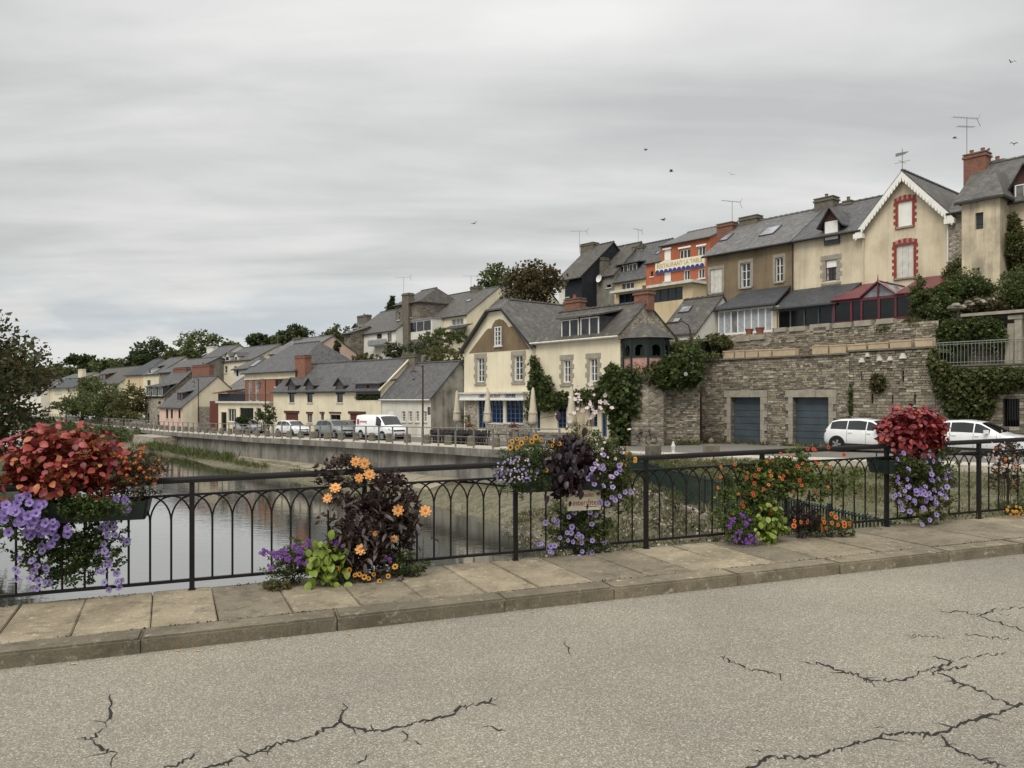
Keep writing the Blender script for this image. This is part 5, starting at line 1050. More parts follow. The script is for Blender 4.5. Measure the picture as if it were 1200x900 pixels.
    for x0, x1 in ((291, 295), (299, 303)): n.win(x0, x1, 446, 470, 'white', None, nx=1, nz=2, pane='pane_net', rev=.12)
    n.win(322.5, 331.5, 445, 453, 'brown', None, nx=2, nz=1, pane='pane_dark')
    n.shell(9.5, (300, 435.5), (322, 406.5), 'hip', 'brick_house', 'brick_house', 'slate', hipin=3.0, ov=.35, vo=.35)
    a, b, c, d = n.rect(287, 346, 436.5, 443); MB().box(-.03, n.W+.03, -.04, -.002, c, n.ze-.02).build('frieze', 'cream', n.root); MB().box(-.06, n.W+.06, -.09, -.003, c-.12, c).build('string_course', 'cream', n.root)
    n.chimney(345.5, 357, 417, 433, 'brick_house', w=.5, dep=.8, pots=0); n.skylight(297, 303, 424, 431)
    antenna(n.root.location+Vector((3, 3, n.zr)), 1.2, 'small aerial on the hipped roof of the red-brick house')
    # pink house with long gable, stone house with mansard dormers
    F2 = Fr(214, 96, -300); r = House('pink_house', 'small pale pink house with long slate slope and cream gable end', F2, 187, 214, gz(200, F2)-.05)
    for x0 in (194.5, 200, 209): r.win(x0, x0+2.6, 479.5, 490.5, 'brown', None, nx=1, nz=1, pane='pane_dark', rev=.1)
    r.shell(9, (205, 477), (258, 441.5), 'side', 'pink', 'cream', 'slate', ov=.2, vo=.1); r.dormer(208, 215, 460.5, 468, w=1.0, shed=True, nwin=1, nx=2, style='brown', wallm='slate_dark', dep=1.8); side_win(r, 5.6, 7.2, r.ze-.4, r.ze+1.1, 'white_paint'); r.chimney(225, 245, 428, 443, 'brick', w=6.5, dep=.7, pots=1)
    F1 = Fr(192, 108, -300); s = House('stone_house', 'narrow stone house with mansard slate storey facing the quay', F1, 170, 192.5, gz(180, F1)-.05)
    s.win(171.5, 175, 484, 496, 'white', None, nx=1, nz=2); s.win(184.5, 186.5, 486, 498, 'brown', None, nx=1, nz=1, sill=False); s.win(185, 188.5, 470.5, 473.5, 'brown', None, nx=1, nz=1, sill=False)
    s.shell(8, (181, 464), (222, 435), 'side', 'rubble_pale', 'rubble_dark', 'slate', ov=.15, vo=.1)
    for x0 in (171.5, 178.5, 185.5): s.dormer(x0, x0+5, 453.5, 464, w=-.1, shed=True, nx=2, wallm='slate_dark', dep=1.5)
    s.chimney(203, 218, 431, 440, 'brick', w=4, dep=.7, pots=0)
    # rubble yard wall with a green gate and a red-brown fence between pink house and annex
    y = House('yard_wall', 'rubble yard wall with a green gate beside the pink house', FQ, 215, 246, gz(230, FQ)-.05, 'wall'); y.win(215.5, 224.5, 483, 499.5, 'green', None, nx=2, nz=1, sill=False, pane='pane_net', name='gate'); m = MB(); zt = y.lz(230, 477)[1]; sheet(m, 0, y.W, -1, zt, y.holes, 0); m.build('wall_face', 'rubble_dark', y.root); MB().box(0, y.W, 0.01, .4, zt, zt+.12).build('coping', 'granite', y.root)
    f = House('timber_screen', 'red-brown vertical timber screen beside the flat-roofed annex', FQ, 246, 255.5, gz(250, FQ)-.05, 'fence'); zt = f.lz(250, 470)[1]; k = 9
    for i in range(k): MB().box(f.W*i/k+.01, f.W*(i+1)/k-.01, -.03, .03, 0, zt).build('board', 'garage_red', f.root)
    for z in (.5, zt-.4): MB().box(0, f.W, .03, .08, z, z+.1).build('batten', 'garage_red', f.root)
quay_houses()

# ------------------------------------------------------------------ houses on the hill
def hill_houses():
    def hh(name, label, px, d, x0, x1, by, vp=-150): fr = Fr(px, d, vp); return House(name, label, fr, x0, x1, pz(by, d))
    # low slate roof behind the cafe wing
    f = hh('slate_cottage', 'low cottage roof of lichened slate behind the corner turret', 800, 53, 772, 816, 412); f.shell(6, (800, 391), (800, 353.5), 'side', 'white_wall', 'white_wall', 'slate_brown', ov=.15, vo=.1, gutter=None); f.skylight(797, 810, 361, 369); f.skylight(788, 797, 376, 381)
    FH = Fr(720, 84); hf = lambda name, label, x0, x1, by: House(name, label, FH, x0, x1, pz(by, FH.at((x0+x1)/2)[1]))
    # orange restaurant
    g = hf('restaurant_building', 'orange-red restaurant building with painted banner sign on the hilltop', 774.5, 832, 335)
    for x0, x1, y0, y1, st in ((778, 786, 292, 305, 'blind'), (796.7, 809, 292.5, 302.5, 'white'), (818, 827, 288.5, 299.5, 'white'), (778, 786, 319, 329.5, 'blind'), (801, 808.7, 316.5, 328, 'white'), (818, 826, 315, 326, 'white')): g.win(x0, x1, y0, y1, st, None, nx=3 if x1-x0 > 11 else 2, nz=1, rev=.12, pane='pane')
    for x0, x1, y in ((777, 787, 290.5), (795.5, 810, 289), (816.5, 828, 286.5)): a, b, c, d = g.rect(x0, x1, y, y+2); MB().box(a, b, -.12, -.002, c, d).build('blind_box', 'white_paint', g.root)
    g.shell(9, (776, 288.5), (800, 275), 'side', 'orange', 'orange', 'slate_light', ov=.2, vo=.1)
    a, b, c, d = g.rect(769, 826.5, 306.5, 314.5); sg = MB().box(a, b, -.16, -.005, c-.2, d+.25).build('banner_sign', 'sign_cream', g.root)
    k = 11; st = (b-a)/k
    for i in range(k): x = a+i*st; MB().slab([(x, -.175, c-.22)]+[(x+st*(.5-.5*math.cos(u)), -.175, c-.15+.32*math.sin(u)) for u in np.linspace(0, math.pi, 7)]+[(x+st, -.175, c-.22)], (0, .012, 0)).build('banner_wave', 'sign_blue', sg)
    me = text_mesh('RESTAURANT LA TABLE', .62, .008); wd = max(v.co.x for v in me.vertices)-min(v.co.x for v in me.vertices); me.materials.clear(); me.materials.append(M['sign_ochre']); inst('banner_lettering', me, sg, ((a+b)/2, -.17, (c+d)/2+.16), (R(90), 0, 0), ((b-a)*.92/wd, 1, 1))
    l = hf('restaurant_annex', 'lower orange annex with a small brown window left of the restaurant', 757, 774.3, 335); l.win(762.5, 765.5, 318, 324, 'brown', None, nx=1, nz=1); l.shell(9, (765, 308), (765, 290), 'side', 'orange', 'orange', 'slate_brown', ov=.15, vo=.02); l.skylight(769.5, 773, 297, 299.5)
    e = hh('glazed_dining_room', 'flat-roofed dining room with tinted glazing below the restaurant', 765, 74.5, 722, 812, 356)
    e.win(725, 745, 344, 356, 'steel', None, nx=3, nz=1, sill=False, pane='pane_blue'); e.win(764, 800, 338, 353, 'steel', None, nx=4, nz=1, sill=False, pane='pane_blue'); m = MB(); zt = e.lz(765, 338)[1]; sheet(m, 0, e.W, -3, zt, e.holes, 0); m.quad((e.W, 0, -3), (e.W, 4, -3), (e.W, 4, zt), (e.W, 0, zt)).quad((0, 4, -3), (0, 0, -3), (0, 0, zt), (0, 4, zt)).build('front_wall', 'yellow_wall', e.root); MB().box(-.4, e.W+.3, -.5, 4.2, zt, zt+.25).build('flat_roof', 'white_dirty', e.root)
    # grey houses left of it
    h3 = hf('dormer_house', 'pale yellow house with a wide two-window slate dormer on the hill', 720, 756.8, 345); h3.win(728, 743, 331, 339, 'white', None, nx=3, nz=1); h3.shell(9, (740, 327.5), (745, 289.5), 'side', 'yellow_wall', 'slate_black', 'slate', ov=.2, vo=.05)
    h3.dormer(726, 747.5, 309.5, 321.5, w=1.2, shed=True, nwin=2, nx=2, wallm='slate_black', dep=2.6, over=.4); h3.chimney(740.5, 753, 289, 303, 'granite_dark', w=4.0, dep=.9, pots=0)
    h2 = hf('grey_house', 'grey rendered house with a tall stack and a round dish', 683, 719.8, 362); h2.win(689, 693.5, 337, 347, 'brown', None, nx=1, nz=2, pane='pane_dark'); h2.win(711, 716, 333.5, 337, 'brown', None, nx=1, nz=1, pane='pane_dark'); h2.shell(9, (700, 325), (716, 292), 'side', 'grey_wall', 'grey_wall', 'slate_brown', ov=.15, vo=.05); h2.chimney(696, 707, 303, 324, 'granite_dark', w=.9, dep=.9, pots=0)
    x, z = h2.lz(703, 327, -.2); MB().lathe([(.05, 0), (.3, .06), (.42, .14), (.40, .15), (.28, .08), (.03, .03)], 14).build('dish', 'white_paint', h2.root, loc=(x, -.25, z)).rotation_euler = (R(80), 0, 0)
    h1 = hh('slate_gable_house', 'tall dark house with long sweeping slate roof at the hill edge', 668, 86, 655, 682, 352); h1.win(657, 662, 326.5, 337, 'blind', None, rev=.06); h1.win(664, 667, 341, 348, 'white', None, nx=1, nz=1); h1.shell(10, (665, 325), (690, 290.5), 'side', 'white_wall', 'slate_black', 'slate_brown', ov=.5, vo=.15); h1.chimney(680, 695, 285.5, 299, 'granite_dark', dep=1.0, pots=0)
    a, b, c, d = h1.rect(662.5, 682, 326.5, 352); MB().box(a, b, -.05, -.003, c-3, d).build('slate_cladding', 'slate_black', h1.root)
    antenna(Fr(679, 90).pt(0, 0, pz(290, 90)), 1.9, 'aerial beside the stack of the tall dark house', 1, .2); antenna(Fr(748, 91).pt(0, 0, pz(291, 91)), 2.2, 'aerial above the pale yellow dormer house', 1, .9)
    # long cream row and stone tower
    j2 = hh('cream_row_house', 'long cream house with huge slate roof and white glazed bay', 520, 100, 481, 547, 410); j2.win(509, 516, 376, 381, 'blind', None, rev=.06); j2.win(529, 543, 373.5, 381, 'white', None, nx=3, nz=1, pane='pane_net'); j2.win(524, 545, 388, 396, 'steel', None, nx=3, nz=1, sill=False, pane='pane_dark')
    j2.shell(10.5, (520, 372), (560, 341), 'side', 'cream', 'cream', 'slate_old', ov=.2, vo=.1)
    a, b, c, d = j2.rect(479.5, 506, 375, 397, -1.8); bay = MB().box(a, b, -1.8, -.01, c, d).build('bay', 'white_wall', j2.root)
    for i in range(3): x0 = a+.15+(b-a-.3)*i/3; MB().box(x0+.08, x0+(b-a-.3)/3-.08, -1.84, -1.802, c+(d-c)*.42, d-.2).build('bay_pane', 'pane', bay)
    MB().box(a-.1, b+.1, -1.95, 0, d, d+.12).build('bay_roof', 'zinc', bay); MB().box(a+.1, b-.1, -1.6, -.02, c-3, c).build('bay_base', 'grey_wall', bay)
    a, b, c, d = j2.rect(522, 548, 384.5, 386, -.8); MB().slab([(a, -1.5, c), (b, -1.5, c), (b, -.01, d+.4), (a, -.01, d+.4)], (0, 0, .1)).build('porch_roof', 'slate_dark', j2.root); j2.chimney(551, 560, 336, 345, 'granite_dark', dep=.8, pots=2); j2.skylight(547, 552, 352, 355)
    j1 = hh('stone_tower_house', 'tall narrow stone house with hipped roof and a full-height chimney stack', 474, 104, 463, 492, 412); j1.win(465.5, 468.5, 365, 375, 'white', None, nx=1, nz=2); j1.win(465.5, 468.5, 382, 392, 'white', None, nx=1, nz=2); j1.win(480, 482.5, 363, 372, 'white', None, nx=1, nz=1)
    j1.shell(7, (478, 355.5), (490, 342.5), 'hip', 'rubble_dark', 'rubble_dark', 'slate_brown', hipin=1.2, ov=.2, vo=.2); a, b, c, d = j1.rect(471, 478.5, 343.5, 408, -.4); st = MB().box(a, b, -.4, .5, c-2, d).build('chimney_stack', 'granite_dark', j1.root); MB().box(a-.08, b+.08, -.48, .58, d-.3, d-.12).build('stack_band', 'granite_dark', st); j1.chimney(505, 509, 340, 352, 'brick', w=3.5, dep=.4, pots=1)
    j3 = hh('far_row_house', 'cream house with red shutters behind the cafe gable', 575, 97, 553, 602, 400); j3.win(555.5, 564, 371, 382.5, 'red', None, nx=2, nz=1, pane='pane_dark'); j3.shell(9, (570, 366), (585, 338.5), 'side', 'cream', 'cream', 'slate_old', ov=.2, vo=.1); j3.dormer(571.5, 577.5, 357, 364, 350.5, w=1.6, wallm='slate_dark', nx=1)
    antenna(Fr(552, 104).pt(0, 0, pz(340, 104)), 1.9, 'aerial on the ridge of the long cream house', 1, .4); antenna(Fr(473, 104).pt(0, 0, pz(345, 104)), 2.3, 'aerial on top of the full-height chimney stack', 1, .1)
    k_ = hh('balcony_house', 'white house with recessed grey balcony under a sweeping slate roof', 435, 108, 411, 464, 416); k_.win(420, 425, 396.5, 405, 'white', None, nx=2, nz=3); k_.win(441.5, 447.5, 391, 397, 'brown', None, nx=2, nz=1, pane='pane_dark'); k_.win(454, 459, 389.5, 400, 'brown', None, nx=1, nz=1, pane='pane_net')
    k_.shell(10, (411, 393.5), (445, 367), 'side', 'white_wall', 'white_wall', 'slate_old', ov=.2, vo=.1); a, b, c, d = k_.rect(431.5, 453, 398, 404, -1); MB().box(a, b, -1.1, -1.0, c, d).build('balcony_parapet', 'zinc', k_.root); MB().box(a, b, -1.0, 0, c-.1, c).build('balcony_floor', 'white_dirty', k_.root); k_.chimney(418.5, 430, 370, 379, 'granite_dark', dep=.8, pots=1); k_.dormer(413, 421, 384, 390, 379.5, w=1.0, wallm='slate_dark', nx=1, dep=2.0)
    s_ = hh('stone_lean_to', 'small stone outbuilding against the balcony house', 407, 109, 403.5, 410.8, 416); s_.shell(6, (407, 391), (409, 387), 'side', 'rubble_dark', 'rubble_dark', 'slate_old')
    m_ = hh('pink_gable_house', 'pink-gabled house with long slate roof above the red-brick house', 361, 100, 316, 361, 432, -300); m_.shell(7.4, (350, 412.5), (385, 394.5), 'side', 'pink', 'pink', 'slate_light', ov=.2, vo=.1); side_win(m_, 2.0, 3.4, m_.ze-.9, m_.ze+.25, 'brown_wood', 'pane_dark'); m_.chimney(343, 352, 396, 405, 'granite_dark', dep=.8, pots=1)
    # behind the brick house: cream house with white-gabled dormers
    a_ = hh('dormer_villa', 'cream villa with two small white-gabled dormers behind the red-brick house', 272, 118, 254, 296, 444, -300); a_.win(263, 266.5, 429, 437, 'white', None, nx=1, nz=2); a_.win(274, 277.5, 429, 437, 'white', None, nx=1, nz=2); a_.shell(9, (272, 423), (285, 408.5), 'side', 'cream', 'cream', 'slate', ov=.2)
    for x0 in (264.5, 274.5): a_.dormer(x0, x0+4.6, 417, 423, 413, w=-.05, wallm='cream', nx=1, dep=1.6, frame='cream')
    b_ = hh('white_gable_house', 'white-gabled house with long slate slope and small skylight', 243, 126, 228, 250, 446, -300); b_.shell(9, (240, 424), (250, 408), 'side', 'white_wall', 'white_wall', 'slate', ov=.2); b_.skylight(238, 241, 415, 418); b_.chimney(242, 250, 406, 413, 'white_wall', dep=.8, pots=0)
    c_ = hh('small_slate_house', 'small white house with blue door between two slate roofs', 282, 104, 274, 290, 446, -300); c_.win(276.5, 279.5, 433.5, 441, 'blue', None, nx=1, nz=1, sill=False, pane='pane_blue'); c_.shell(6, (282, 432), (286, 421), 'hip', 'white_wall', 'white_wall', 'slate', hipin=1.5)
    c2 = hh('slate_shed', 'low slate-roofed shed between the pink house and the annex', 270, 100, 262, 287, 470, -300); c2.shell(6, (272, 459), (275, 441.5), 'side', 'white_wall', 'white_wall', 'slate_light', ov=.1)
    # far left houses
    d1 = hh('towered_house', 'pale yellow house with pointed slate roof far along the quay', 163, 140, 147, 172, 462, -300); d1.win(150, 152, 445, 452, 'brown', None, nx=1, nz=1); d1.shell(8, (160, 438.5), (162, 423.5), 'hip', 'yellow_wall', 'yellow_wall', 'slate_dark', hipin=3.6, ov=.3)
    d2 = hh('dormered_house', 'grey and cream house with white dormer beside the pointed roof', 180, 130, 168, 186, 462, -300); d2.win(172.5, 176.5, 445.5, 451.5, 'brown', None, nx=1, nz=1, pane='pane_dark'); d2.shell(9, (176, 438.5), (186, 421.5), 'side', 'cream', 'cream', 'slate', ov=.2); d2.dormer(173.5, 178, 431.5, 438, w=.0, shed=True, nx=1, wallm='white_wall', dep=1.6)
    d3 = hh('slate_barn', 'long slate roof with brick chimneys behind the narrow stone house', 200, 122, 187, 224, 470, -300); d3.shell(9, (200, 436), (212, 423), 'side', 'grey_wall', 'grey_wall', 'slate', ov=.2)
    d4 = hh('brown_roof_house', 'house with brown slate roof and cream end wall above the trees', 118, 165, 97, 140, 466, -300); d4.win(100, 103, 453, 459, 'white', None, nx=1, nz=1); d4.win(112, 117, 452, 458, 'white', None, nx=1, nz=1); d4.shell(10, (115, 450), (122, 433), 'side', 'cream_stained', 'cream', 'slate_brown', ov=.2); d4.dormer(117, 124, 439, 446, w=1.2, shed=True, nx=2, style='brown', wallm='brown_wood'); d4.chimney(91.5, 96.5, 432.5, 444, 'cream', dep=.8, pots=0, sink=4)
    d5 = hh('eaves_house', 'cream house with broad dark eaves at the bend of the quay', 72, 175, 52, 90, 478, -300); d5.win(64.5, 72.5, 455.5, 461.5, 'shutter', None, rev=.06); d5.win(79.5, 83.5, 455.5, 460, 'brown', None, nx=1, nz=1); d5.shell(9, (72, 453.5), (78, 444.5), 'side', 'cream', 'cream', 'slate_dark', ov=.6)
    for i, (px, d, x0, x1, by, ey, ry, wm) in enumerate(((30, 190, 16, 48, 480, 460, 447, 'white_wall'), (80, 215, 68, 96, 462, 444.5, 439, 'cream'), (142, 190, 130, 150, 458, 440.5, 436, 'white_wall'))):
        z = hh('distant_house', ['white house half hidden by the big riverside tree', 'distant low cream house under the pines', 'distant white house between brown roof and pointed roof'][i], px, d, x0, x1, by, -300); z.win(x0+6, x0+9, ey+3, ey+8, 'brown', None, nx=1, nz=1); z.shell(8, (px, ey), (px+4, ry), 'side', wm, wm, 'slate', ov=.3)
hill_houses()
# ------------------------------------------------------------------ quay railing, bollards, lamps, green fence
def street_things():
    q = thing('quay_railing', 'slim grey metal railing along the pale quay footway', 'railing', W(60, -13.35, sz(60)))
    o = q.location.copy(); As = [27.5]
    while As[-1] < 210: As.append(As[-1]+1.75)
    pm = MB().box(-.03, .03, -.045, .045, 0, 1.12).mesh('post', 'steel')
    for a in As: inst('post', pm, q, W(a, -13.35, sz(a)+.1)-o, (0, 0, math.atan2(DV.y, DV.x)))
    for z, r_ in ((1.10, .035), (.62, .018), (.30, .014)):
        m = MB(); pts = [W(a, -13.35, sz(a)+.1+z)-o for a in As[::4]+[As[-1]]]; m.tube(pts, r_, 6).build('rail', 'steel', q)
    bm_ = MB().lathe([(.24, 0), (.235, .5), (.21, .56), (.12, .60)], 10).mesh('bollard', 'granite_dark')
    a = 29.5
    while a < 175:
        b = inst('stone_bollard', bm_, None, W(a, -12.0, sz(a)+.1)); tag(b, 'squat round stone bollard on the quay footway behind the grey railing', 'bollard', 'stone bollards along the quay footway'); a += 2.35
    for i, (px, lab) in enumerate(((765.5, 'stone bollard with ball finial in front of the bicycle'), (833.5, 'stone bollard with ball finial before the first garage door'), (789, 'small pale metal bollard between two finial bollards'))):
        p = Vector(((px-600)/900*34.5, 34.5)); a, qq = aq(p.x, p.y); z = sz(a)+.1
        t = thing('finial_bollard', lab, 'bollard', (p.x, p.y, z-.02), .4)
        if i < 2: MB().box(-.26, .26, -.26, .26, 0, .42).build('block', 'granite_dark', t); MB().lathe([(.2, .42), (.08, .5), (.13, .6), (.1, .68), (.03, .74)], 10).build('finial', 'granite_dark', t)
        else: MB().lathe([(.12, 0), (.07, .2), (.1, .4), (.05, .55), (.02, .62)], 8).build('finial', 'white_dirty', t)
    # tall street lamps
    def lamp(px, q_, ytop, lab, side=-1, mat='rust_pole', style='lantern'):
        p = px_q(px, q_); a = aq(p.x, p.y)[0]; z0 = sz(a); H = pz(ytop, p.y)-z0; t = thing('street_lamp', lab, 'street lamp', (p.x, p.y, z0))
        MB().tube([(0, 0, 0), (0, 0, .9), (0, 0, H)], [.09, .065, .05], 8).build('pole', mat, t)
        if style == 'lantern':
            MB().tube([(0, 0, H-.15), (side*.3, 0, H+.05), (side*.62, 0, H-.12), (side*.62, 0, H-.3)], .025, 6).build('bracket', mat, t); l = MB().lathe([(.05, H-.3), (.2, H-.42), (.21, H-.46)], 6, (side*.62, 0)).build('lamp_hood', mat, t); MB().lathe([(.19, H-.46), (.11, H-.92)], 6, (side*.62, 0)).build('lamp_glass', 'pane_roof', t)
            MB().lathe([(.11, H-.92), (.05, H-1.0)], 6, (side*.62, 0)).build('lamp_base', mat, t)
        else:
            MB().tube([(0, 0, H-.3), (side*.1, 0, H+.25), (side*.5, 0, H+.5), (side*.95, 0, H+.42)], .035, 6).build('arm', mat, t); MB().slab([(side*.85, -.14, H+.38), (side*1.45, -.14, H+.3), (side*1.45, .14, H+.3), (side*.85, .14, H+.38)], (0, 0, .1)).build('lamp_head', mat, t)
    lamp(495.5, -10.8, 428, 'tall thin lamp post with lantern before the whitewashed house'); lamp(809, -1.6, 386, 'tall rust-brown lamp post with curved arm by the courtyard wall', style='arm'); lamp(821.5, -.9, 452, 'short rust-brown pole against the garage wall corner', style='arm')
    for px, lab in ((232.5, 'brown pole beside the green gate'), (311, 'brown pole at the corner of the long cream house'), (183.5, 'brown pole in front of the narrow stone house')): lamp(px, -7.6, 444 if px > 200 else 452, lab)
    for px, py in ((803.7, 438.5),):
        d = 43.5; t = thing('round_mirror', 'small round traffic mirror on the rust-brown lamp post', 'mirror', P3(px, py, d)); MB().lathe([(.02, -.02), (.1, -.015), (.115, .0), (.1, .02)], 14).build('disc', 'zinc', t).rotation_euler = (R(90), 0, 0); MB().tube([(0, .02, 0), (.25, .25, 0)], .015, 5).build('bracket', 'rust_pole', t)
    # green iron fence along the near bank, on a low stone wall
    F = [Vector(p) for p in ((5.05, 36.2, -1.75), (5.3, 28, -1.6), (5.6, 20, -1.38), (5.85, 12, -1.08), (5.95, 9.6, -1.0))]; f = thing('green_fence', 'dark green iron bar fence on the low bank wall by the bridge', 'fence', F[0]); o = F[0]; wl = thing('low_wall', 'low wall of pale stone blocks under the green iron fence', 'wall', F[0]); g = random.Random(2)
    bm_ = MB().box(-.012, .012, -.012, .012, .08, 1.0).mesh('bar', 'fence_green'); pm = MB().box(-.03, .03, -.03, .03, 0, 1.06).mesh('post', 'fence_green')
    for p, q_ in zip(F, F[1:]):
        L = (q_-p).length; d = (q_-p).normalized(); n = int(L/.125)
        for i in range(n): inst('bar', bm_, f, p+d*(i*.125)-o)
        for i in range(0, n, 16): inst('post', pm, f, p+d*(i*.125)-o)
        for z in (.12, .96): MB().tube([p-o+Vector((0, 0, z)), q_-o+Vector((0, 0, z))], .02, 5).build('rail', 'fence_green', f)
        x = 0
        while x < L-.1:
            w = min(g.uniform(.45, .9), L-x); a, b = p+d*(x+.01), p+d*(x+w-.01); 
            for k in range(2): dz = -.33*k; MB().slab([a+Vector((-.16-g.uniform(0, .04), 0, dz-.33))-o, b+Vector((-.16-g.uniform(0, .04), 0, dz-.33))-o, b+Vector((.2, 0, dz-.33))-o, a+Vector((.2, 0, dz-.33))-o][::-1], (0, 0, .32)).build('wall_block', 'granite', wl)
            x += w
street_things()

# ------------------------------------------------------------------ vehicles
def car_mesh(spec):
    xs = np.linspace(spec['bot'][0][0], spec['bot'][-1][0], 60); tb = lambda k, x: float(np.interp(x, [p[0] for p in spec[k]], [p[1] for p in spec[k]]))
    def sm(k, x, e=.06): return (tb(k, x-e)+2*tb(k, x)+tb(k, x+e))/4
    def ring(x):
        w, zb, zl, zt, wr = sm('w', x), sm('bot', x), sm('belt', x), sm('top', x), sm('wr', x); zt = max(zt, zl+.015); hgt = zl-zb
        return [(0, zb), (w*.9, zb), (w*.985, zb+hgt*.18), (w, zb+hgt*.45), (w*.985, zb+hgt*.8), (w*.95, zl), (wr, zt-.035), (wr*.8, zt-.005), (wr*.4, zt+.012), (0, zt+.018)]
    return xs, ring
SP = {
 'hatch': dict(bot=[(-2.05, .42), (-1.95, .28), (-1.5, .2), (1.6, .2), (1.95, .26), (2.05, .36)], belt=[(-2.05, .62), (-2.0, .86), (-1.9, .96), (.6, .93), (1.0, .93), (1.55, .86), (1.9, .74), (2.02, .62), (2.05, .5)], top=[(-2.05, .62), (-2.0, .86), (-1.95, 1.0), (-1.6, 1.38), (-1.3, 1.45), (-.3, 1.49), (.3, 1.42), (1.12, .95), (1.55, .87), (1.9, .75), (2.02, .63), (2.05, .5)], w=[(-2.05, .6), (-1.95, .78), (-1.4, .87), (1.2, .88), (1.75, .8), (2.0, .62), (2.05, .5)], wr=[(-2.05, .5), (-1.9, .62), (-1.4, .62), (.2, .62), (1.1, .72), (1.7, .66), (2.05, .4)], side=[(-1.62, -.85), (-.8, .08), (.13, .72)], ws=(.36, 1.06), rw=(-1.93, -1.6), wheels=(-1.26, 1.28), R=.31, mir=.62),
 'suv': dict(bot=[(-2.08, .48), (-1.98, .34), (-1.5, .27), (1.6, .27), (1.98, .32), (2.08, .42)], belt=[(-2.08, .7), (-2.02, .98), (-1.9, 1.04), (.6, 1.0), (1.0, 1.0), (1.55, .95), (1.9, .84), (2.05, .7), (2.08, .55)], top=[(-2.08, .7), (-2.02, .98), (-1.96, 1.1), (-1.66, 1.46), (-1.3, 1.54), (-.3, 1.58), (.3, 1.51), (1.12, 1.02), (1.55, .96), (1.9, .85), (2.05, .71), (2.08, .55)], w=[(-2.08, .62), (-1.98, .8), (-1.4, .89), (1.2, .89), (1.75, .82), (2.02, .66), (2.08, .5)], wr=[(-2.08, .5), (-1.9, .64), (-1.4, .63), (.2, .63), (1.1, .74), (1.7, .68), (2.08, .4)], side=[(-1.66, -.85), (-.8, .08), (.13, .72)], ws=(.36, 1.06), rw=(-1.95, -1.66), wheels=(-1.3, 1.3), R=.34, mir=.62),
 'van': dict(bot=[(-2.5, .45), (-2.45, .32), (-2, .26), (2.0, .26), (2.4, .3), (2.5, .4)], belt=[(-2.5, 1.0), (-2.46, 1.05), (1.0, 1.08), (1.7, 1.08), (2.1, 1.02), (2.4, .86), (2.48, .7), (2.5, .55)], top=[(-2.5, 1.0), (-2.47, 1.7), (-2.38, 1.9), (-1.5, 1.96), (.6, 1.96), (.95, 1.88), (1.75, 1.12), (2.1, 1.04), (2.4, .88), (2.48, .72), (2.5, .55)], w=[(-2.5, .85), (-2.4, .93), (1.6, .96), (2.1, .9), (2.42, .72), (2.5, .55)], wr=[(-2.5, .76), (-2.3, .8), (.8, .8), (1.7, .84), (2.1, .78), (2.5, .45)], side=[(.55, 1.28)], ws=(1.0, 1.68), rw=None, wheels=(-1.55, 1.55), R=.34, mir=1.2)}
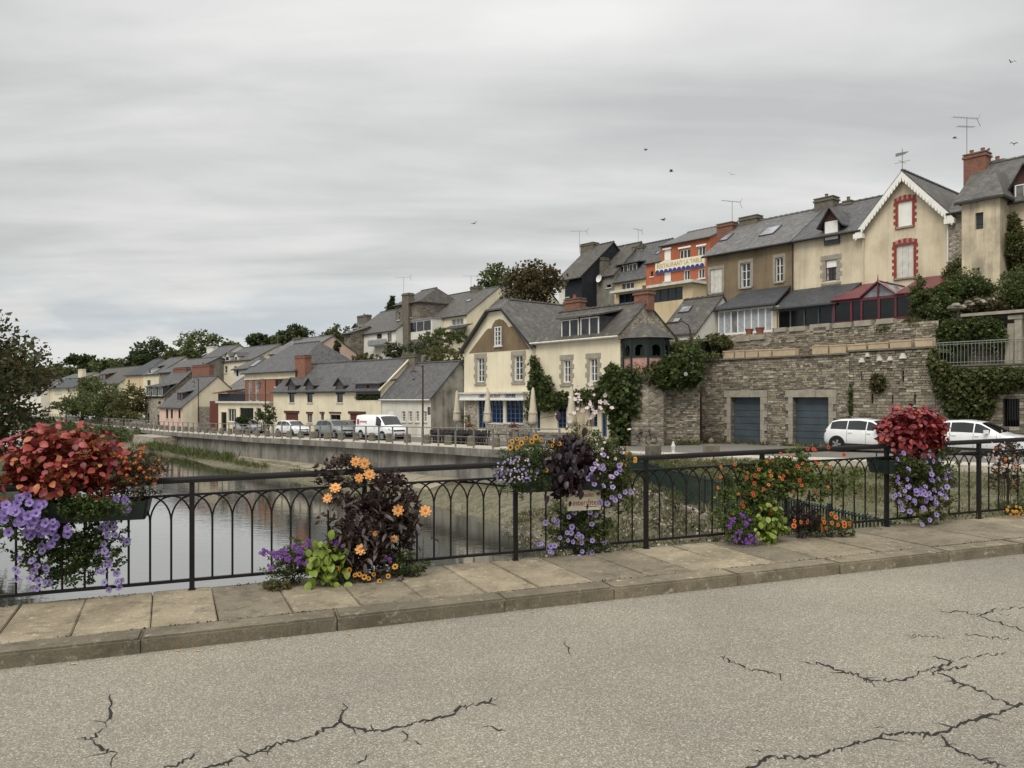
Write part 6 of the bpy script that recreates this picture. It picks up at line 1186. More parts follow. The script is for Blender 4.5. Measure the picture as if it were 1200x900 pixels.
def car(kind, paint, label, loc, heading, group='cars parked along the street', logo=False, cat='car', name='parked_car'):
    sp = SP[kind]; xs, ring = car_mesh(sp); t = thing(name, label, cat, loc, heading, group); m = MB(); K = 10
    for x in xs:
        r = ring(x); m.v += [(x, y, z) for y, z in r]+[(x, -y, z) for y, z in r[-2:0:-1]]
    n = 18
    for i in range(len(xs)-1):
        for k in range(n): k2 = (k+1) % n; m.f.append((i*n+k, i*n+k2, (i+1)*n+k2, (i+1)*n+k))
    m.f.append(tuple(range(n-1, -1, -1))); m.f.append(tuple((len(xs)-1)*n+k for k in range(n)))
    body = m.build('body', paint, t, smooth=True)
    def patch(pts, nm, mat, par=t): 
        mm = MB(); R_, C_ = len(pts), len(pts[0]); mm.v = [tuple(p) for row in pts for p in row]
        mm.f = [(i*C_+j, i*C_+j+1, (i+1)*C_+j+1, (i+1)*C_+j) for i in range(R_-1) for j in range(C_-1)]; return mm.build(nm, mat, par, smooth=True)
    for sg in (1, -1):
        for x0, x1 in sp['side']:
            rows = []
            for f in (.08, .5, .9):
                row = []
                for x in np.linspace(x0, x1, 8):
                    r = ring(x); (ya, za), (yb, zb_) = r[5], r[6]
                    row.append((x, sg*(ya+(yb-ya)*f+.008), za+(zb_-za)*f))
                rows.append(row)
            patch(rows, 'side_window', 'pane_car')
        for x in sp['wheels']:
            MB().tube([(x, sg*.45, sp['R']+.02), (x, sg*(ring(x)[3][0]+.006), sp['R']+.02)], sp['R']+.06, 22).build('wheel_arch', 'plastic_black', t)
            w = MB().tube([(x, sg*.6, sp['R']), (x, sg*(ring(x)[3][0]+.006+.012), sp['R'])], sp['R'], 22).build('wheel', 'tyre', t); yo = sg*(ring(x)[3][0]+.02)
            MB().tube([(x, yo-sg*.02, sp['R']), (x, yo+sg*.004, sp['R'])], sp['R']*.66, 18).build('rim', 'plastic_black' if kind != 'van' else 'alloy', w)
            for k in range(5):
                a = k*1.2566; d = Vector((math.cos(a), 0, math.sin(a))); pz_ = Vector((-math.sin(a), 0, math.cos(a))); c = Vector((x, yo+sg*.006, sp['R'])); MB().slab([c+d*.03+pz_*.035, c+d*sp['R']*.63+pz_*.05, c+d*sp['R']*.63-pz_*.05, c+d*.03-pz_*.035], (0, sg*.012, 0)).build('spoke', 'alloy', w)
        xm = sp['mir']; r = ring(xm); MB().box(xm-.06, xm+.08, min(sg*(r[5][0]), sg*(r[5][0]+.2)), max(sg*r[5][0], sg*(r[5][0]+.2)), r[5][1]+.02, r[5][1]+.17).build('mirror', paint if kind != 'van' else 'plastic_black', t)
        xf = xs[-1]; pts = []
        for zf in (.62, .98):
            row = []
            for x in np.linspace(xf-.34, xf-.06, 5): r = ring(x); (ya, za), (yb, zb_) = r[3], r[5]; row.append((x, sg*(ya+(yb-ya)*zf+.012), za+(zb_-za)*zf))
            pts.append(row)
        patch(pts, 'headlight', 'headlamp'); pts = []
        for zf in (.2, .95):
            row = []
            for x in np.linspace(xs[0]+.03, xs[0]+.2, 4): r = ring(x); (ya, za), (yb, zb_) = r[4], r[5]; row.append((x, sg*(ya+(yb-ya)*zf+.012), za+(zb_-za)*zf))
            pts.append(row)
        patch(pts, 'tail_light', 'tail_red')
        x0, x1 = xs[0]+.45, xs[-1]-.5                 # sill trim and door seams
        patch([[(x, sg*(ring(x)[2][0]+.006), ring(x)[1][1]+dz) for x in np.linspace(x0, x1, 10)] for dz in (.02, .13)], 'sill_trim', 'plastic_black')
        for x in ([-.82, .1, .98] if kind != 'van' else [.4, 1.35]):
            r = ring(x); patch([[(x+dx, sg*(y+.004), z) for y, z in r[2:6]] for dx in (0, .012)], 'door_seam', 'plastic_black')
        for x in ([-.65, .25] if kind != 'van' else [.5]): r = ring(x); MB().box(x-.1, x+.08, min(sg*r[4][0], sg*(r[4][0]+.03)), max(sg*r[4][0], sg*(r[4][0]+.03)), r[4][1]+.03, r[4][1]+.06).build('door_handle', paint, t)
    def cen(x, off, f): r = ring(x); w = r[6][0]; return [(x, y*w, float(np.interp(abs(y), [0, .4, .8, 1], [r[9][1], r[8][1], r[7][1], r[6][1]]))+off) for y in np.linspace(-f, f, 7)]
    patch([cen(x, .012, .93) for x in np.linspace(*sp['ws'], 6)], 'windscreen', 'pane_car')
    if sp['rw']: patch([cen(x, .012, .9) for x in np.linspace(sp['rw'][0]+.06, sp['rw'][1]-.02, 5)], 'rear_window', 'pane_car')
    xf = xs[-1]; r = ring(xf-.02); zb = r[0][1]; MB().box(xf-.16, xf+.012, -.42, .42, zb+.02, zb+.2).build('lower_grille', 'plastic_black', t); MB().box(xf-.12, xf+.03, -.26, .26, zb+.09, zb+.19).build('number_plate', 'plate', t)
    MB().box(xf-.2, xf-.02, -.5, .5, ring(xf-.12)[5][1]-.13, ring(xf-.12)[5][1]-.03).build('grille', 'plastic_black', t)
    xr = xs[0]; MB().box(xr-.012, xr+.2, -.55, .55, ring(xr+.02)[0][1]+.01, ring(xr+.02)[0][1]+.16).build('rear_bumper', 'plastic_black', t)
    if logo:
        me = text_mesh('pressing', .3, .004); me.materials.clear(); me.materials.append(M['sign_red']); inst('side_lettering', me, t, (-1.25, -(ring(-1.25)[5][0]+.012)+.03, 1.42), (R(84), 0, 0)); MB().slab([(-2.1, -.945, 1.2), (-1.85, -.95, 1.2), (-1.85, -.92, 1.6), (-2.1, -.915, 1.6)], (0, .01, 0)).build('side_emblem', 'sign_red', t)
    return t
HEAD = math.atan2(-DV.y, -DV.x)                     # facing back towards the camera along the street
def cars():
    def put(px, q, kind, paint, label, rot=0, **k):
        p = px_q(px, q); a = aq(p.x, p.y)[0]; return car(kind, paint, label, (p.x, p.y, sz(a)+.005), HEAD+rot, **k)
    put(1022, -2.6, 'suv', 'car_white', 'white compact SUV parked before the second garage door'); put(1146, -2.6, 'hatch', 'car_white', 'white hatchback parked below the barred window')
    put(447, -8.6, 'van', 'car_white', 'white delivery van with faint red side lettering on the quay', .05, logo=True, cat='van', name='parked_van')
    put(392, -8.9, 'suv', 'car_green', 'grey-green SUV with pale bonnet parked beside the white van', .1); put(412, -6.6, 'hatch', 'car_dark', 'dark hatchback half hidden behind the grey-green SUV', .1)
    put(343, -8.4, 'hatch', 'car_white', 'white hatchback parked before the left red garage door', .1); put(291, -8.2, 'hatch', 'car_silver', 'silver hatchback parked before the flat-roofed annex', .15)
    put(84, -8, 'hatch', 'car_grey', 'dark blue-grey car far along the quay', .1); put(106, -7.5, 'hatch', 'car_white', 'pale car beside the far yard wall', .1); put(88, -5, 'hatch', 'car_white', 'white car tucked behind the dark blue-grey car', .1)
cars()

# ------------------------------------------------------------------ cafe terrace
def terrace():
    g = random.Random(6)
    def chair(mat):
        t = thing('terrace_chair', '', 'chair'); MB().box(-.23, .23, -.22, .22, .42, .47).build('seat', mat, t)
        for x in (-.21, .21):
            for y in (-.2, .2): MB().box(x-.018, x+.018, y-.018, y+.018, 0, .42 if y < 0 else .44).build('leg', mat, t)
        MB().slab([(-.22, .2, .47), (.22, .2, .47), (.2, .29, .88), (-.2, .29, .88)], (0, .03, 0)).build('backrest', mat, t)
        for x in (-.24, .24): MB().tube([(x, -.2, .45), (x, -.2, .66), (x, .22, .68)], .018, 5).build('armrest', mat, t)
        return t
    def table():
        t = thing('terrace_table', '', 'table'); MB().box(-.36, .36, -.36, .36, .71, .74).build('tabletop', 'dark_wicker', t); MB().tube([(0, 0, .03), (0, 0, .71)], .03, 6).build('pedestal', 'iron_black', t); MB().box(-.25, .25, -.25, .25, 0, .03).build('base', 'iron_black', t); return t
    protoA, protoB, protoT = chair('dark_wicker'), chair('grey_wicker'), table(); first = {0: True, 1: True, 2: True}
    def put(k, proto, x, y, rz, lab, grp):
        o = proto if first[k] else copy_tree(proto); first[k] = False; a = aq(x, y)[0]; o.location = (x, y, sz(a)+.0); o.rotation_euler = (0, 0, rz); o['label'] = lab; o['group'] = grp
    base_ang = HEAD
    for row, q in enumerate((-10.3, -9.4, -8.4)):
        for i in range(11):
            px = 508+i*5.6+row*2; p = px_q(px, q); put(0, protoA, p.x, p.y, base_ang+math.pi*(row % 2)+g.uniform(-.15, .15), 'dark wicker armchair in the rows beside the whitewashed house', 'dark armchairs on the cafe terrace')
    for row, q in enumerate((-10.0, -8.9)):
        for i in range(12):
            px = 600+i*6.3+row*3; p = px_q(px, q); put(1, protoB, p.x, p.y, base_ang+math.pi*(row % 2)+g.uniform(-.2, .2), 'grey wicker armchair on the terrace before the blue shopfront', 'grey armchairs on the cafe terrace')
    for i in range(9):
        px = 512+i*18; q = -9.9 if i < 5 else -9.45; p = px_q(px, q); put(2, protoT, p.x, p.y, base_ang+.1, 'square dark cafe table among the wicker armchairs', 'tables on the cafe terrace')
    for px, q, yt, lab in ((535.5, -7.4, 458, 'closed cream parasol beside the whitewashed gable'), (571.5, -8.4, 456.5, 'closed cream parasol in front of the blue shop door'), (624.5, -8.6, 454.5, 'closed cream parasol at the ivy edge of the shopfront'), (669.5, -8.8, 453, 'closed cream parasol before the ivy-covered wing')):
        p = px_q(px, q); a = aq(p.x, p.y)[0]; z0 = sz(a); H = pz(yt, p.y)-z0; t = thing('closed_parasol', lab, 'parasol', (p.x, p.y, z0), g.uniform(0, 6), 'closed cream parasols on the cafe terrace')
        MB().tube([(0, 0, .05), (0, 0, H)], .025, 6).build('pole', 'white_dirty', t); MB().box(-.3, .3, -.3, .3, 0, .08).build('base', 'granite_dark', t)
        m = MB(); n = 16; prof = [(.04, H+.02), (.10, H-.12), (.17, H-.8), (.25, H-1.5), (.31, H-2.0), (.27, H-2.15), (.22, H-2.2)]; b = 0
        for r_, z in prof:
            for k in range(n): tt = 2*math.pi*k/n; rr = r_*(1 if k % 2 else .74)*g.uniform(.93, 1.07); m.v.append((rr*math.cos(tt), rr*math.sin(tt), z+g.uniform(-.02, .02)))
        for i in range(len(prof)-1):
            for k in range(n): m.f.append((i*n+k, (i+1)*n+k, (i+1)*n+(k+1) % n, i*n+(k+1) % n))
        m.build('canopy', 'parasol', t, smooth=True); MB().tube([(0, 0, H), (0, 0, H+.12)], [.035, .01], 6).build('finial', 'brown_wood', t)
        MB().lathe([(.27, H-1.55), (.275, H-1.5), (.27, H-1.45)], 12).build('tie_strap', 'parasol', t)
    # geranium pots and clipped ball plant by the shop front
    for px, py, q, lab in ((551.5, 501, -7.2, 'red geraniums in a pot beside the shop door'), (603.5, 501, -7.2, 'red geraniums in a pot under the right shop window')):
        p = px_q(px, q); z0 = sz(aq(p.x, p.y)[0]); zc = pz(py, p.y); t = thing('geranium_pot', lab, 'potted plant', (p.x, p.y, z0)); h = zc-z0-.15
        MB().lathe([(.16, 0), (.24, max(.3, h)), (.26, max(.3, h)), (.22, max(.3, h)-.03)], 10).build('pot', 'terracotta', t); tag(leafobj('foliage', t, clumps((0, 0, h+.2), (.32, .32, .2), 14, 16, .12, 4), .09, IVY, seed=1), kind='stuff'); tag(leafobj('blooms', t, clumps((0, 0, h+.26), (.34, .34, .2), 14, 10, .08, 9), .07, [(.35, .03, .03), (.45, .05, .05)], aspect=.9, seed=2), kind='stuff')
    p = px_q(546, -6.6); z0 = sz(aq(p.x, p.y)[0]); zc = pz(491, p.y); t = thing('topiary_ball', 'round clipped shrub in a pot at the cafe corner', 'potted plant', (p.x, p.y, z0)); MB().lathe([(.2, 0), (.28, .5), (.3, .5), (.25, .46)], 10).build('pot', 'granite_dark', t); MB().tube([(0, 0, .4), (0, 0, zc-z0)], .03, 6).build('stem', 'bark', t); tag(leafobj('foliage', t, clumps((0, 0, zc-z0), (.42, .42, .42), 40, 18, .1, 6), .07, OLIVE, seed=4), kind='stuff')
    # bicycle leaning at the courtyard wall
    p = Vector((7.55, 44.4)); t = thing('bicycle', 'dark bicycle leaning against the rubble courtyard wall', 'bicycle', (p.x, p.y, sz(29)), math.atan2(-.12, .99))
    for x in (-.5, .5):
        w = MB(); w.tube([(x+.33*math.cos(a), 0, .34+.33*math.sin(a)) for a in np.linspace(0, 2*math.pi, 20)], .018, 5, False); w = w.build('wheel', 'tyre', t)
        for k in range(8): a = k*math.pi/8; MB().tube([(x-.32*math.cos(a), 0, .34-.32*math.sin(a)), (x+.32*math.cos(a), 0, .34+.32*math.sin(a))], .004, 3).build('spoke', 'steel', w)
    MB().tube([(-.5, 0, .34), (-.12, 0, .82), (.36, 0, .86), (-.05, 0, .34), (-.12, 0, .82)], .018, 5).tube([(-.5, 0, .34), (-.05, 0, .34)], .014, 5).tube([(.5, 0, .34), (.36, 0, .95)], .018, 5).build('frame', 'iron_black', t); MB().tube([(.36, 0, .95), (.40, 0, 1.02), (.40, -.26, 1.02)], .014, 5).tube([(.40, 0, 1.02), (.40, .26, 1.02)], .014, 5).build('handlebar', 'steel', t); MB().box(-.26, .0, -.07, .07, .90, .95).build('saddle', 'plastic_black', t); MB().tube([(-.12, 0, .8), (-.13, 0, .92)], .014, 5).build('seat_post', 'steel', t)
terrace()
# ------------------------------------------------------------------ trees and shrubs
def vegetation():
    def T(name, lab, px, pytop, d, rx_px, ry_px, cols, seed, leaf, nc=70, per=22, base=None, group=None, shape=None, trunk=.25):
        x, y = (px-CX)/FP*d, d; a, q = aq(x, y); zt = pz(pytop, d); k = d/FP; rz_ = ry_px*k; zb = (hill(q, a) if q > -3 else sz(a)) if base is None else base
        zb = min(zb, zt-2*rz_-.3) if base is None else zb
        tree(name, lab, (x, y, zb), zt, (rx_px*k, rx_px*k, rz_), cols, seed, leaf, nc, per, group=group, trunk_r=trunk, shape=shape)
    # the big tree at the left, on the other bank
    x = -26.6; y = 34; tree('riverside_tree', 'large dark-leaved tree leaning over the river on the other bank', (x, y, WZ+1.3), pz(348, y), (5.9, 5.0, 4.0), RUSSET+DKGREEN, 3, .26, 420, 60, 1.0, trunk_r=.4)
    sky = 'trees on the skyline'
    T('broadleaf_tree', 'russet-green rounded tree above the cafe roof', 626, 308, 78, 36, 28, RUSSET, 5, .38, 120, 30); T('broadleaf_tree', 'pale green tree behind the long cream row roof', 583, 310, 118, 22, 18, GREEN, 6, .55, 60, 22)
    T('pine_tree', 'small dark pine beside the stone tower house', 460, 347, 125, 11, 12, DKGREEN, 7, .5, 40, 20, shape='cone')
    for i, (px, yt, d, rx, ry, cols, lab) in enumerate(((178, 397, 230, 22, 17, DKGREEN, 'dense dark dome-shaped pine on the skyline above the pointed roof'), (162, 413, 225, 18, 13, DKGREEN, 'dark tree at the left foot of the dome-shaped pine'), (237, 387, 210, 26, 18, GREEN, 'broad green tree above the white-gabled house'), (268, 401, 215, 16, 9, GREEN, 'low green tree right of the broad skyline tree'), (305, 391, 240, 17, 10, DKGREEN, 'flat-topped dark tree above the villa roofs'), (347, 382, 215, 19, 11, DKGREEN, 'dark green tree above the pink gable house'), (397, 383, 190, 24, 14, OLIVE, 'yellow-green tree behind the balcony house'), (330, 392, 225, 12, 8, GREEN, 'small tree between flat-topped tree and pink gable'), (202, 411, 180, 13, 9, OLIVE, 'yellowish bush-like tree above the brick chimneys'),
            (97, 416, 260, 20, 7, DKGREEN, 'spreading dark pine on the far skyline'), (107, 424, 255, 14, 8, DKGREEN, 'dark tree under the spreading far pine'), (62, 427, 270, 16, 10, GREEN, 'rounded green tree at the left end of the skyline'), (80, 430, 265, 14, 10, GREEN, 'mid-green tree beside the rounded end tree'), (125, 421, 250, 20, 12, GREEN, 'wide green tree right of the spreading pine'), (146, 420, 245, 15, 13, GREEN, 'green tree left of the dome-shaped pine'), (220, 408, 200, 16, 10, GREEN, 'low tree over the slate barn roof'), (52, 436, 260, 16, 9, DKGREEN, 'dark tree partly behind the riverside tree'), (35, 432, 290, 20, 10, GREEN, 'far tree behind the big riverside tree'))):
        T('skyline_tree', lab, px, yt, d, rx, ry, cols, 20+i, .0042*d, 70 if rx > 15 else 45, 24, group=sky, trunk=.4)
    for i, (px, yt, d, rx, ry, cols, lab) in enumerate(((113, 444, 118, 28, 23, GREEN, 'rounded garden tree before the brown-roofed house'), (150, 450, 112, 22, 22, OLIVE, 'yellow-green garden tree beside the narrow stone house'), (96, 460, 122, 22, 15, GREEN, 'lower garden tree beside the eaves house'), (128, 456, 114, 20, 19, GREEN, 'garden tree between rounded and yellow-green trees'), (104, 439, 150, 11, 13, OLIVE, 'light green slender tree before the brown roof'))):
        T('garden_tree', lab, px, yt, d, rx, ry, cols, 50+i, .42, 70, 26, group='garden trees on the far quay', trunk=.2)
    def bz(px, py, d, rx, ry, cols, lab, seed, leaf=.2, nc=40, per=24, name='garden_bush', rdep=None, ground=None, **k):
        s = d/FP; c = P3(px, py, d); a, q = aq(c.x, c.y); gz = min(c.z-ry*s*.9, max(hill(q, a), sz(a)) if q > -3 else sz(a)) if ground is None else ground
        return bush(name, lab, c, (rx*s, rdep or rx*s*.8, ry*s), cols, seed, leaf, nc, per, ground=gz, **k)
    bz(78, 478, 125, 22, 8, DKGREEN, 'long dark hedge below the eaves house', 61, .35); bz(148, 487, 108, 16, 8, OLIVE, 'clipped hedge at the narrow stone house yard', 62, .3)
    bz(520, 395, 92, 30, 10, GREEN, 'green bushes below the glazed bay', 63, .3, 60); bz(498, 408, 90, 26, 8, DKGREEN, 'dark hedge under the stone tower house', 64, .3, 50); bz(525, 417, 84, 36, 12, OLIVE, 'olive bushes above the whitewashed house roof', 65, .28, 70); bz(461, 411, 92, 12, 11, DKGREEN, 'round dark shrub left of the chimney stack', 66, .28); bz(430, 420, 96, 26, 5, OLIVE, 'low hedge below the balcony house', 67, .28); bz(395, 409, 98, 4, 12, DKGREEN, 'narrow dark cypress beside the pink gable', 68, .25)
    bz(312, 489, 76, 12, 14, DKGREEN, 'dark potted shrub group at the annex corner', 69, .22, ground=sz(80)); bz(285, 493, 80, 8, 6, DKGREEN, 'low shrub under the annex window', 70, .22, ground=sz(82))
    # ivy and shrubs on the right bank
    def ivy(name, lab, pts, parent_off, cols, leaf, seed, cat='ivy', up=-.1):
        o = Vector(np.mean(pts, axis=0)); o.z = float(np.min(pts[:, 2])); t = thing(name, lab, cat, o); m = MB(); g = random.Random(seed); idx = [g.randrange(len(pts)) for _ in range(9)]
        for a, b in zip(idx, idx[1:]): m.tube([Vector(pts[a])-o, Vector(pts[b])-o], .015, 4)
        m.build('stem', 'bark', t); tag(leafobj('foliage', t, pts-np.array(o), leaf, cols, up, .75, .1, seed=seed), kind='stuff'); return t
    def mass(fr, blobs, n, seed, w0=-.35, w1=.05, bulge=.5):
        """points over a facade inside pixel ellipses (px,py,rx,ry), proud of the wall by up to bulge"""
        g = np.random.default_rng(seed); out = []; A = np.array([b[2]*b[3] for b in blobs], float); A /= A.sum()
        for b, k in zip(blobs, (A*n).astype(int)):
            for _ in range(k):
                r_ = g.uniform(0, 1)**.5; t = g.uniform(0, 6.283); px, py = b[0]+b[2]*r_*math.cos(t), b[1]+b[3]*r_*math.sin(t)
                lump = .5+.5*math.sin(px*.55+seed)*math.sin(py*.6+seed*2); w = w0-bulge*(1-r_**2)*lump*g.uniform(.5, 1)+g.uniform(0, .1); u, z = fr.xz(px, py, w); out.append(fr.pt(u, w, z))
        return np.array([tuple(p) for p in out])
    ivy('climbing_ivy', 'dark green creeper climbing over the blue windows of the cafe wing', mass(FC, [(628, 436, 6, 12), (633, 452, 14, 14), (640, 470, 17, 12), (660, 468, 28, 9), (690, 466, 26, 9), (712, 458, 14, 18), (718, 440, 9, 14), (622, 480, 6, 16), (624, 425, 4, 8)], 5200, 2), None, IVY, .24, 71)
    FW = Fr(770, 45.0, -4000)
    ivy('climbing_ivy', 'thick vine mantle hanging from the courtyard wall to the turret foot', mass(FW, [(722, 470, 14, 26), (727, 498, 12, 22), (740, 455, 18, 24), (762, 437, 26, 18), (790, 435, 26, 20), (812, 430, 12, 24), (745, 478, 8, 16), (727, 512, 10, 10), (780, 448, 30, 8)], 8200, 4, -.3, 0, 1.0), None, IVY, .25, 72)
    bz(805, 415, 46.5, 34, 16, GREEN, 'bright green shrubs above the courtyard wall', 73, .2, 60, 30, rdep=1.2, ground=EZ+.9); bz(845, 402, 49, 13, 9, OLIVE, 'yellow-green shrub left of the terrace steps', 74, .18, 40, 26, ground=EZ+1.6); bz(838, 396, 50, 10, 6, GREEN, 'small green bush under the white veranda', 75, .16, 26, 22, ground=EZ+2.0)
    ivy('hanging_ivy', 'curtain of creeper hanging down the street wall under the balustrade', mass(FG, [(1125, 452, 32, 22), (1165, 445, 36, 16), (1145, 470, 22, 22), (1105, 440, 12, 18), (1195, 442, 24, 12), (1120, 476, 14, 14), (1240, 445, 30, 14), (1094, 425, 7, 18)], 9000, 6, -.2, 0, .7), None, IVY+OLIVE, .17, 76, up=-.5)
    ivy('wall_tuft', 'round brown tuft of weeds growing from the terrace wall', mass(FG, [(1029, 449, 9, 12)], 700, 8, -.1, 0, .5), None, RUSSET+OLIVE, .13, 77); ivy('wall_tuft', 'thin green weed strip down the wall joint beside the second door', mass(FG, [(997, 470, 2.2, 20)], 300, 9, -.08, 0, .15), None, IVY, .12, 78)
    FS = Fr(1160, 37.0-1.2); FS = FG
    ivy('shed_ivy', 'ivy smothering the low stone shed behind the balustrade', mass(Fr(1150, 37.2), [(1120, 392, 22, 18), (1150, 385, 26, 14), (1105, 408, 12, 16), (1165, 395, 14, 16)], 4200, 10, 0, 0, .6), None, IVY, .17, 79)
    for i, (px, py, d, rx, ry, cols, lab) in enumerate(((1170, 320, 43, 34, 34, GREEN, 'large green shrub against the stained cream wing'), (1190, 292, 42, 16, 20, OLIVE, 'tall pale shoots rising above the large shrub'), (1135, 340, 42, 24, 20, IVY, 'dark shrub under the rubble strip'), (1195, 345, 40, 22, 26, GREEN, 'green shrub at the edge beside the flat concrete roof'), (1105, 365, 41, 14, 20, IVY, 'shrub beside the conservatory end'), (1150, 360, 40.5, 26, 10, RUSSET, 'low brownish growth on the stone heap'), (1215, 310, 41, 20, 30, GREEN, 'shrub behind the edge shrub'), (1078, 352, 42.5, 9, 24, GREEN, 'upright shrub before the burgundy conservatory'), (1073, 382, 41, 14, 8, OLIVE, 'low plants on the upper terrace by the conservatory'), (1040, 388, 42, 16, 6, GREEN, 'trailing plants over the upper coping blocks'), (1062, 385, 42, 12, 6, OLIVE, 'grey-green herbs beside the trailing plants'), (1022, 390, 43, 6, 6, IVY, 'small dark plant on the upper wall'), (1128, 318, 43.5, 16, 14, OLIVE, 'yellowish shrub at the foot of the rubble strip'), (1152, 296, 43, 12, 16, GREEN, 'slender shrub beside the small wing window'), (1183, 268, 42.5, 8, 16, OLIVE, 'thin leafy shoots against the stained wing wall'), (1110, 345, 42, 14, 14, GREEN, 'mid-green shrub right of the conservatory'), (1180, 378, 38.5, 18, 8, IVY, 'ivy clump over the shed lintel'))):
        bz(px, py, d, rx*1.12, ry*1.12, cols, lab, 90+i, .15, 150 if rx > 20 else 70, 34, rdep=1.0, ground=pz(py+ry*.9, d), name='terrace_shrub', group='shrubs on the terraces')
    g = random.Random(4); hp = thing('stone_heap', 'heap of loose rubble stones above the shed roof', 'stones', P3(1150, 364, 40.2))
    for k in range(46): r_ = g.uniform(.12, .3); x = g.uniform(-1.6, 1.6); MB().lathe([(r_*.5, -r_*.5), (r_, -.1*r_), (r_*.8, r_*.4), (r_*.2, r_*.55)], 6).build('stone', g.choice(['granite', 'granite_dark', 'rubble']), hp, loc=(x, g.uniform(-.3, .3), .1+g.uniform(0, .55)*(1-abs(x)/2)), rz=g.uniform(0, 6))
    # magnolia-like white blossoms and grasses on the terrace by the parasol
    p = px_q(682, -9.6); z0 = sz(aq(p.x, p.y)[0]); t = thing('flowering_shrub', 'tall shrub with white blossoms and grassy stems by the terrace end', 'shrub', (p.x, p.y, z0)); m = MB()
    for k in range(60): a = g.uniform(0, 6.28); r_ = g.uniform(0, .5); m.tube([(r_*math.cos(a), r_*math.sin(a), 0), (r_*1.5*math.cos(a), r_*1.5*math.sin(a), g.uniform(1.2, 2.6))], [.012, .005], 3)
    m.build('stems', 'stone_tan', t); fl = flower_mesh('petal_white', 'petal_white', 5, .14, .05)
    for k in range(34): inst('blossom', fl, t, (g.gauss(0.1, .75), g.uniform(-.5, .3), 2.1+g.gauss(0, .6)), (R(60+g.uniform(-40, 40)), g.uniform(-.5, .5), g.uniform(-.6, .6)), g.uniform(.6, 1.2))
    tag(leafobj('foliage', t, clumps((0, 0, .8), (.9, .7, .8), 30, 22, .3, 5), .14, OLIVE, seed=8), kind='stuff')
    # reeds, bank weeds and grass
    def tufts(name, pts, h, cols, lab, n, spread, seed, cat='grass'):
        gg = np.random.default_rng(seed); P = []
        for p in pts: k = gg.normal(size=(n, 3))*np.array([spread, spread, 0]); P.append(np.array(tuple(p))+k)
        o = leafobj(name, None, np.concatenate(P), h, cols, 1.6, .12, seed=seed); return tag(o, lab, cat, kind='stuff')
    gx = random.Random(11)
    tufts('bank_grass', [W(a, -15.8-.5*gx.random(), WZ+.25) for a in np.arange(38, 89, .75) if a > 58 or gx.random() < .35], .5, [(.10, .115, .035), (.07, .09, .025), (.13, .125, .05)], 'long grass along the river edge below the paved apron', 34, .28, 1)
    tufts('bank_grass', [W(a, -15.6-1.2*gx.random(), WZ+.3) for a in np.arange(84, 91, .4)]+[W(a, -15.4-1.0*gx.random(), WZ+.4) for a in np.arange(66, 90, .9)], .7, [(.075, .10, .03), (.10, .115, .04)], 'tall weeds around the masonry pier foot', 40, .4, 2)
    bp = np.concatenate([clumps(tuple(W(a, -15.2-1.2*gx.random(), WZ+1.2)), (1.3, 1.3, .9), 7, 26, .6, int(a*7)) for a in np.arange(99, 175, 1.8)]); o = leafobj('bank_bushes', None, bp, .34, GREEN+DKGREEN, .2, .6, seed=5); tag(o, 'green scrub covering the bank beyond the masonry pier', 'scrub', kind='stuff')
    pts = []
    for k in range(420):
        f = gx.random(); i = gx.random(); p = Vector((5.2, 36, -1.85)).lerp(Vector((5.9, 11, -1.0)), f); q_ = Vector((-.2, 34, WZ)).lerp(Vector((3.0, 11, WZ)), f); r_ = p.lerp(q_, i**1.3); r_.z += .25; pts.append(r_)
    chips = [tuple(p+Vector((gx.gauss(0, .3), gx.gauss(0, .3), -.14))) for p in pts for _ in range(14)]; tag(leafobj('bank_stones', None, chips, .11, [(.26, .235, .19), (.17, .155, .125), (.36, .33, .28)], .2, .85, mat='stone_each', seed=14), 'loose pale stones strewn over the gravelly bank', 'stones', kind='stuff')
    tag(leafobj('bank_plants', None, np.concatenate([clumps((p.x, p.y, p.z-.08), (.35, .35, .16), 5, 22, .14, i+900) for i, p in enumerate(pts[::3])]), .085, GREEN+OLIVE, .3, .55, seed=15), 'low leafy weeds in patches on the gravelly bank', 'weeds', kind='stuff')
    tufts('bank_weeds', pts[:260], .22, [(.08, .095, .03), (.13, .12, .06), (.06, .075, .025), (.17, .15, .09)], 'patchy weeds on the gravelly bank beside the bridge', 26, .22, 3)
    pts = []
    for k in range(1100):
        f = gx.random(); F0 = Vector((5.2, 36, -1.75)).lerp(Vector((6.0, 9.6, -1.02)), f); E0 = W(26, -12.8, sz(26)-.05).lerp(W(-6, -12.5, sz(-6)-.1), f); r_ = F0.lerp(E0, gx.random()); r_.z += .1; pts.append(r_)
    tag(leafobj('verge_plants', None, np.concatenate([clumps((p.x, p.y, p.z-.05), (.5, .5, .14), 6, 20, .16, i+1900) for i, p in enumerate(pts[::5])]), .085, GREEN+OLIVE, .3, .55, seed=16), 'low leafy weeds in patches on the verge', 'weeds', kind='stuff')
    tufts('verge_grass', pts, .15, [(.11, .12, .04), (.17, .155, .08), (.08, .095, .03), (.22, .19, .11)], 'rough dry grass on the verge behind the green fence', 40, .3, 4)
    tufts('wall_weeds', [FG.pt(u, -.12-.3*gx.random(), GB+.12) for u in np.arange(-5, 9.5, .28) if gx.random() < .7]+[Vector((x, 45.0-.06*(x-6.4), sz(30)+.05)) for x in np.arange(8, 11, .2)], .34, [(.10, .115, .04), (.14, .135, .06)], 'weeds along the foot of the garage wall', 24, .12, 6)
    tufts('pavement_weeds', [B(s, 7.5+.04*gx.random(), 0) for s in np.arange(3.0, 12, .3) if gx.random() < .6], .10, [(.09, .105, .03), (.15, .14, .07)], 'small weeds along the railing foot', 10, .06, 7)
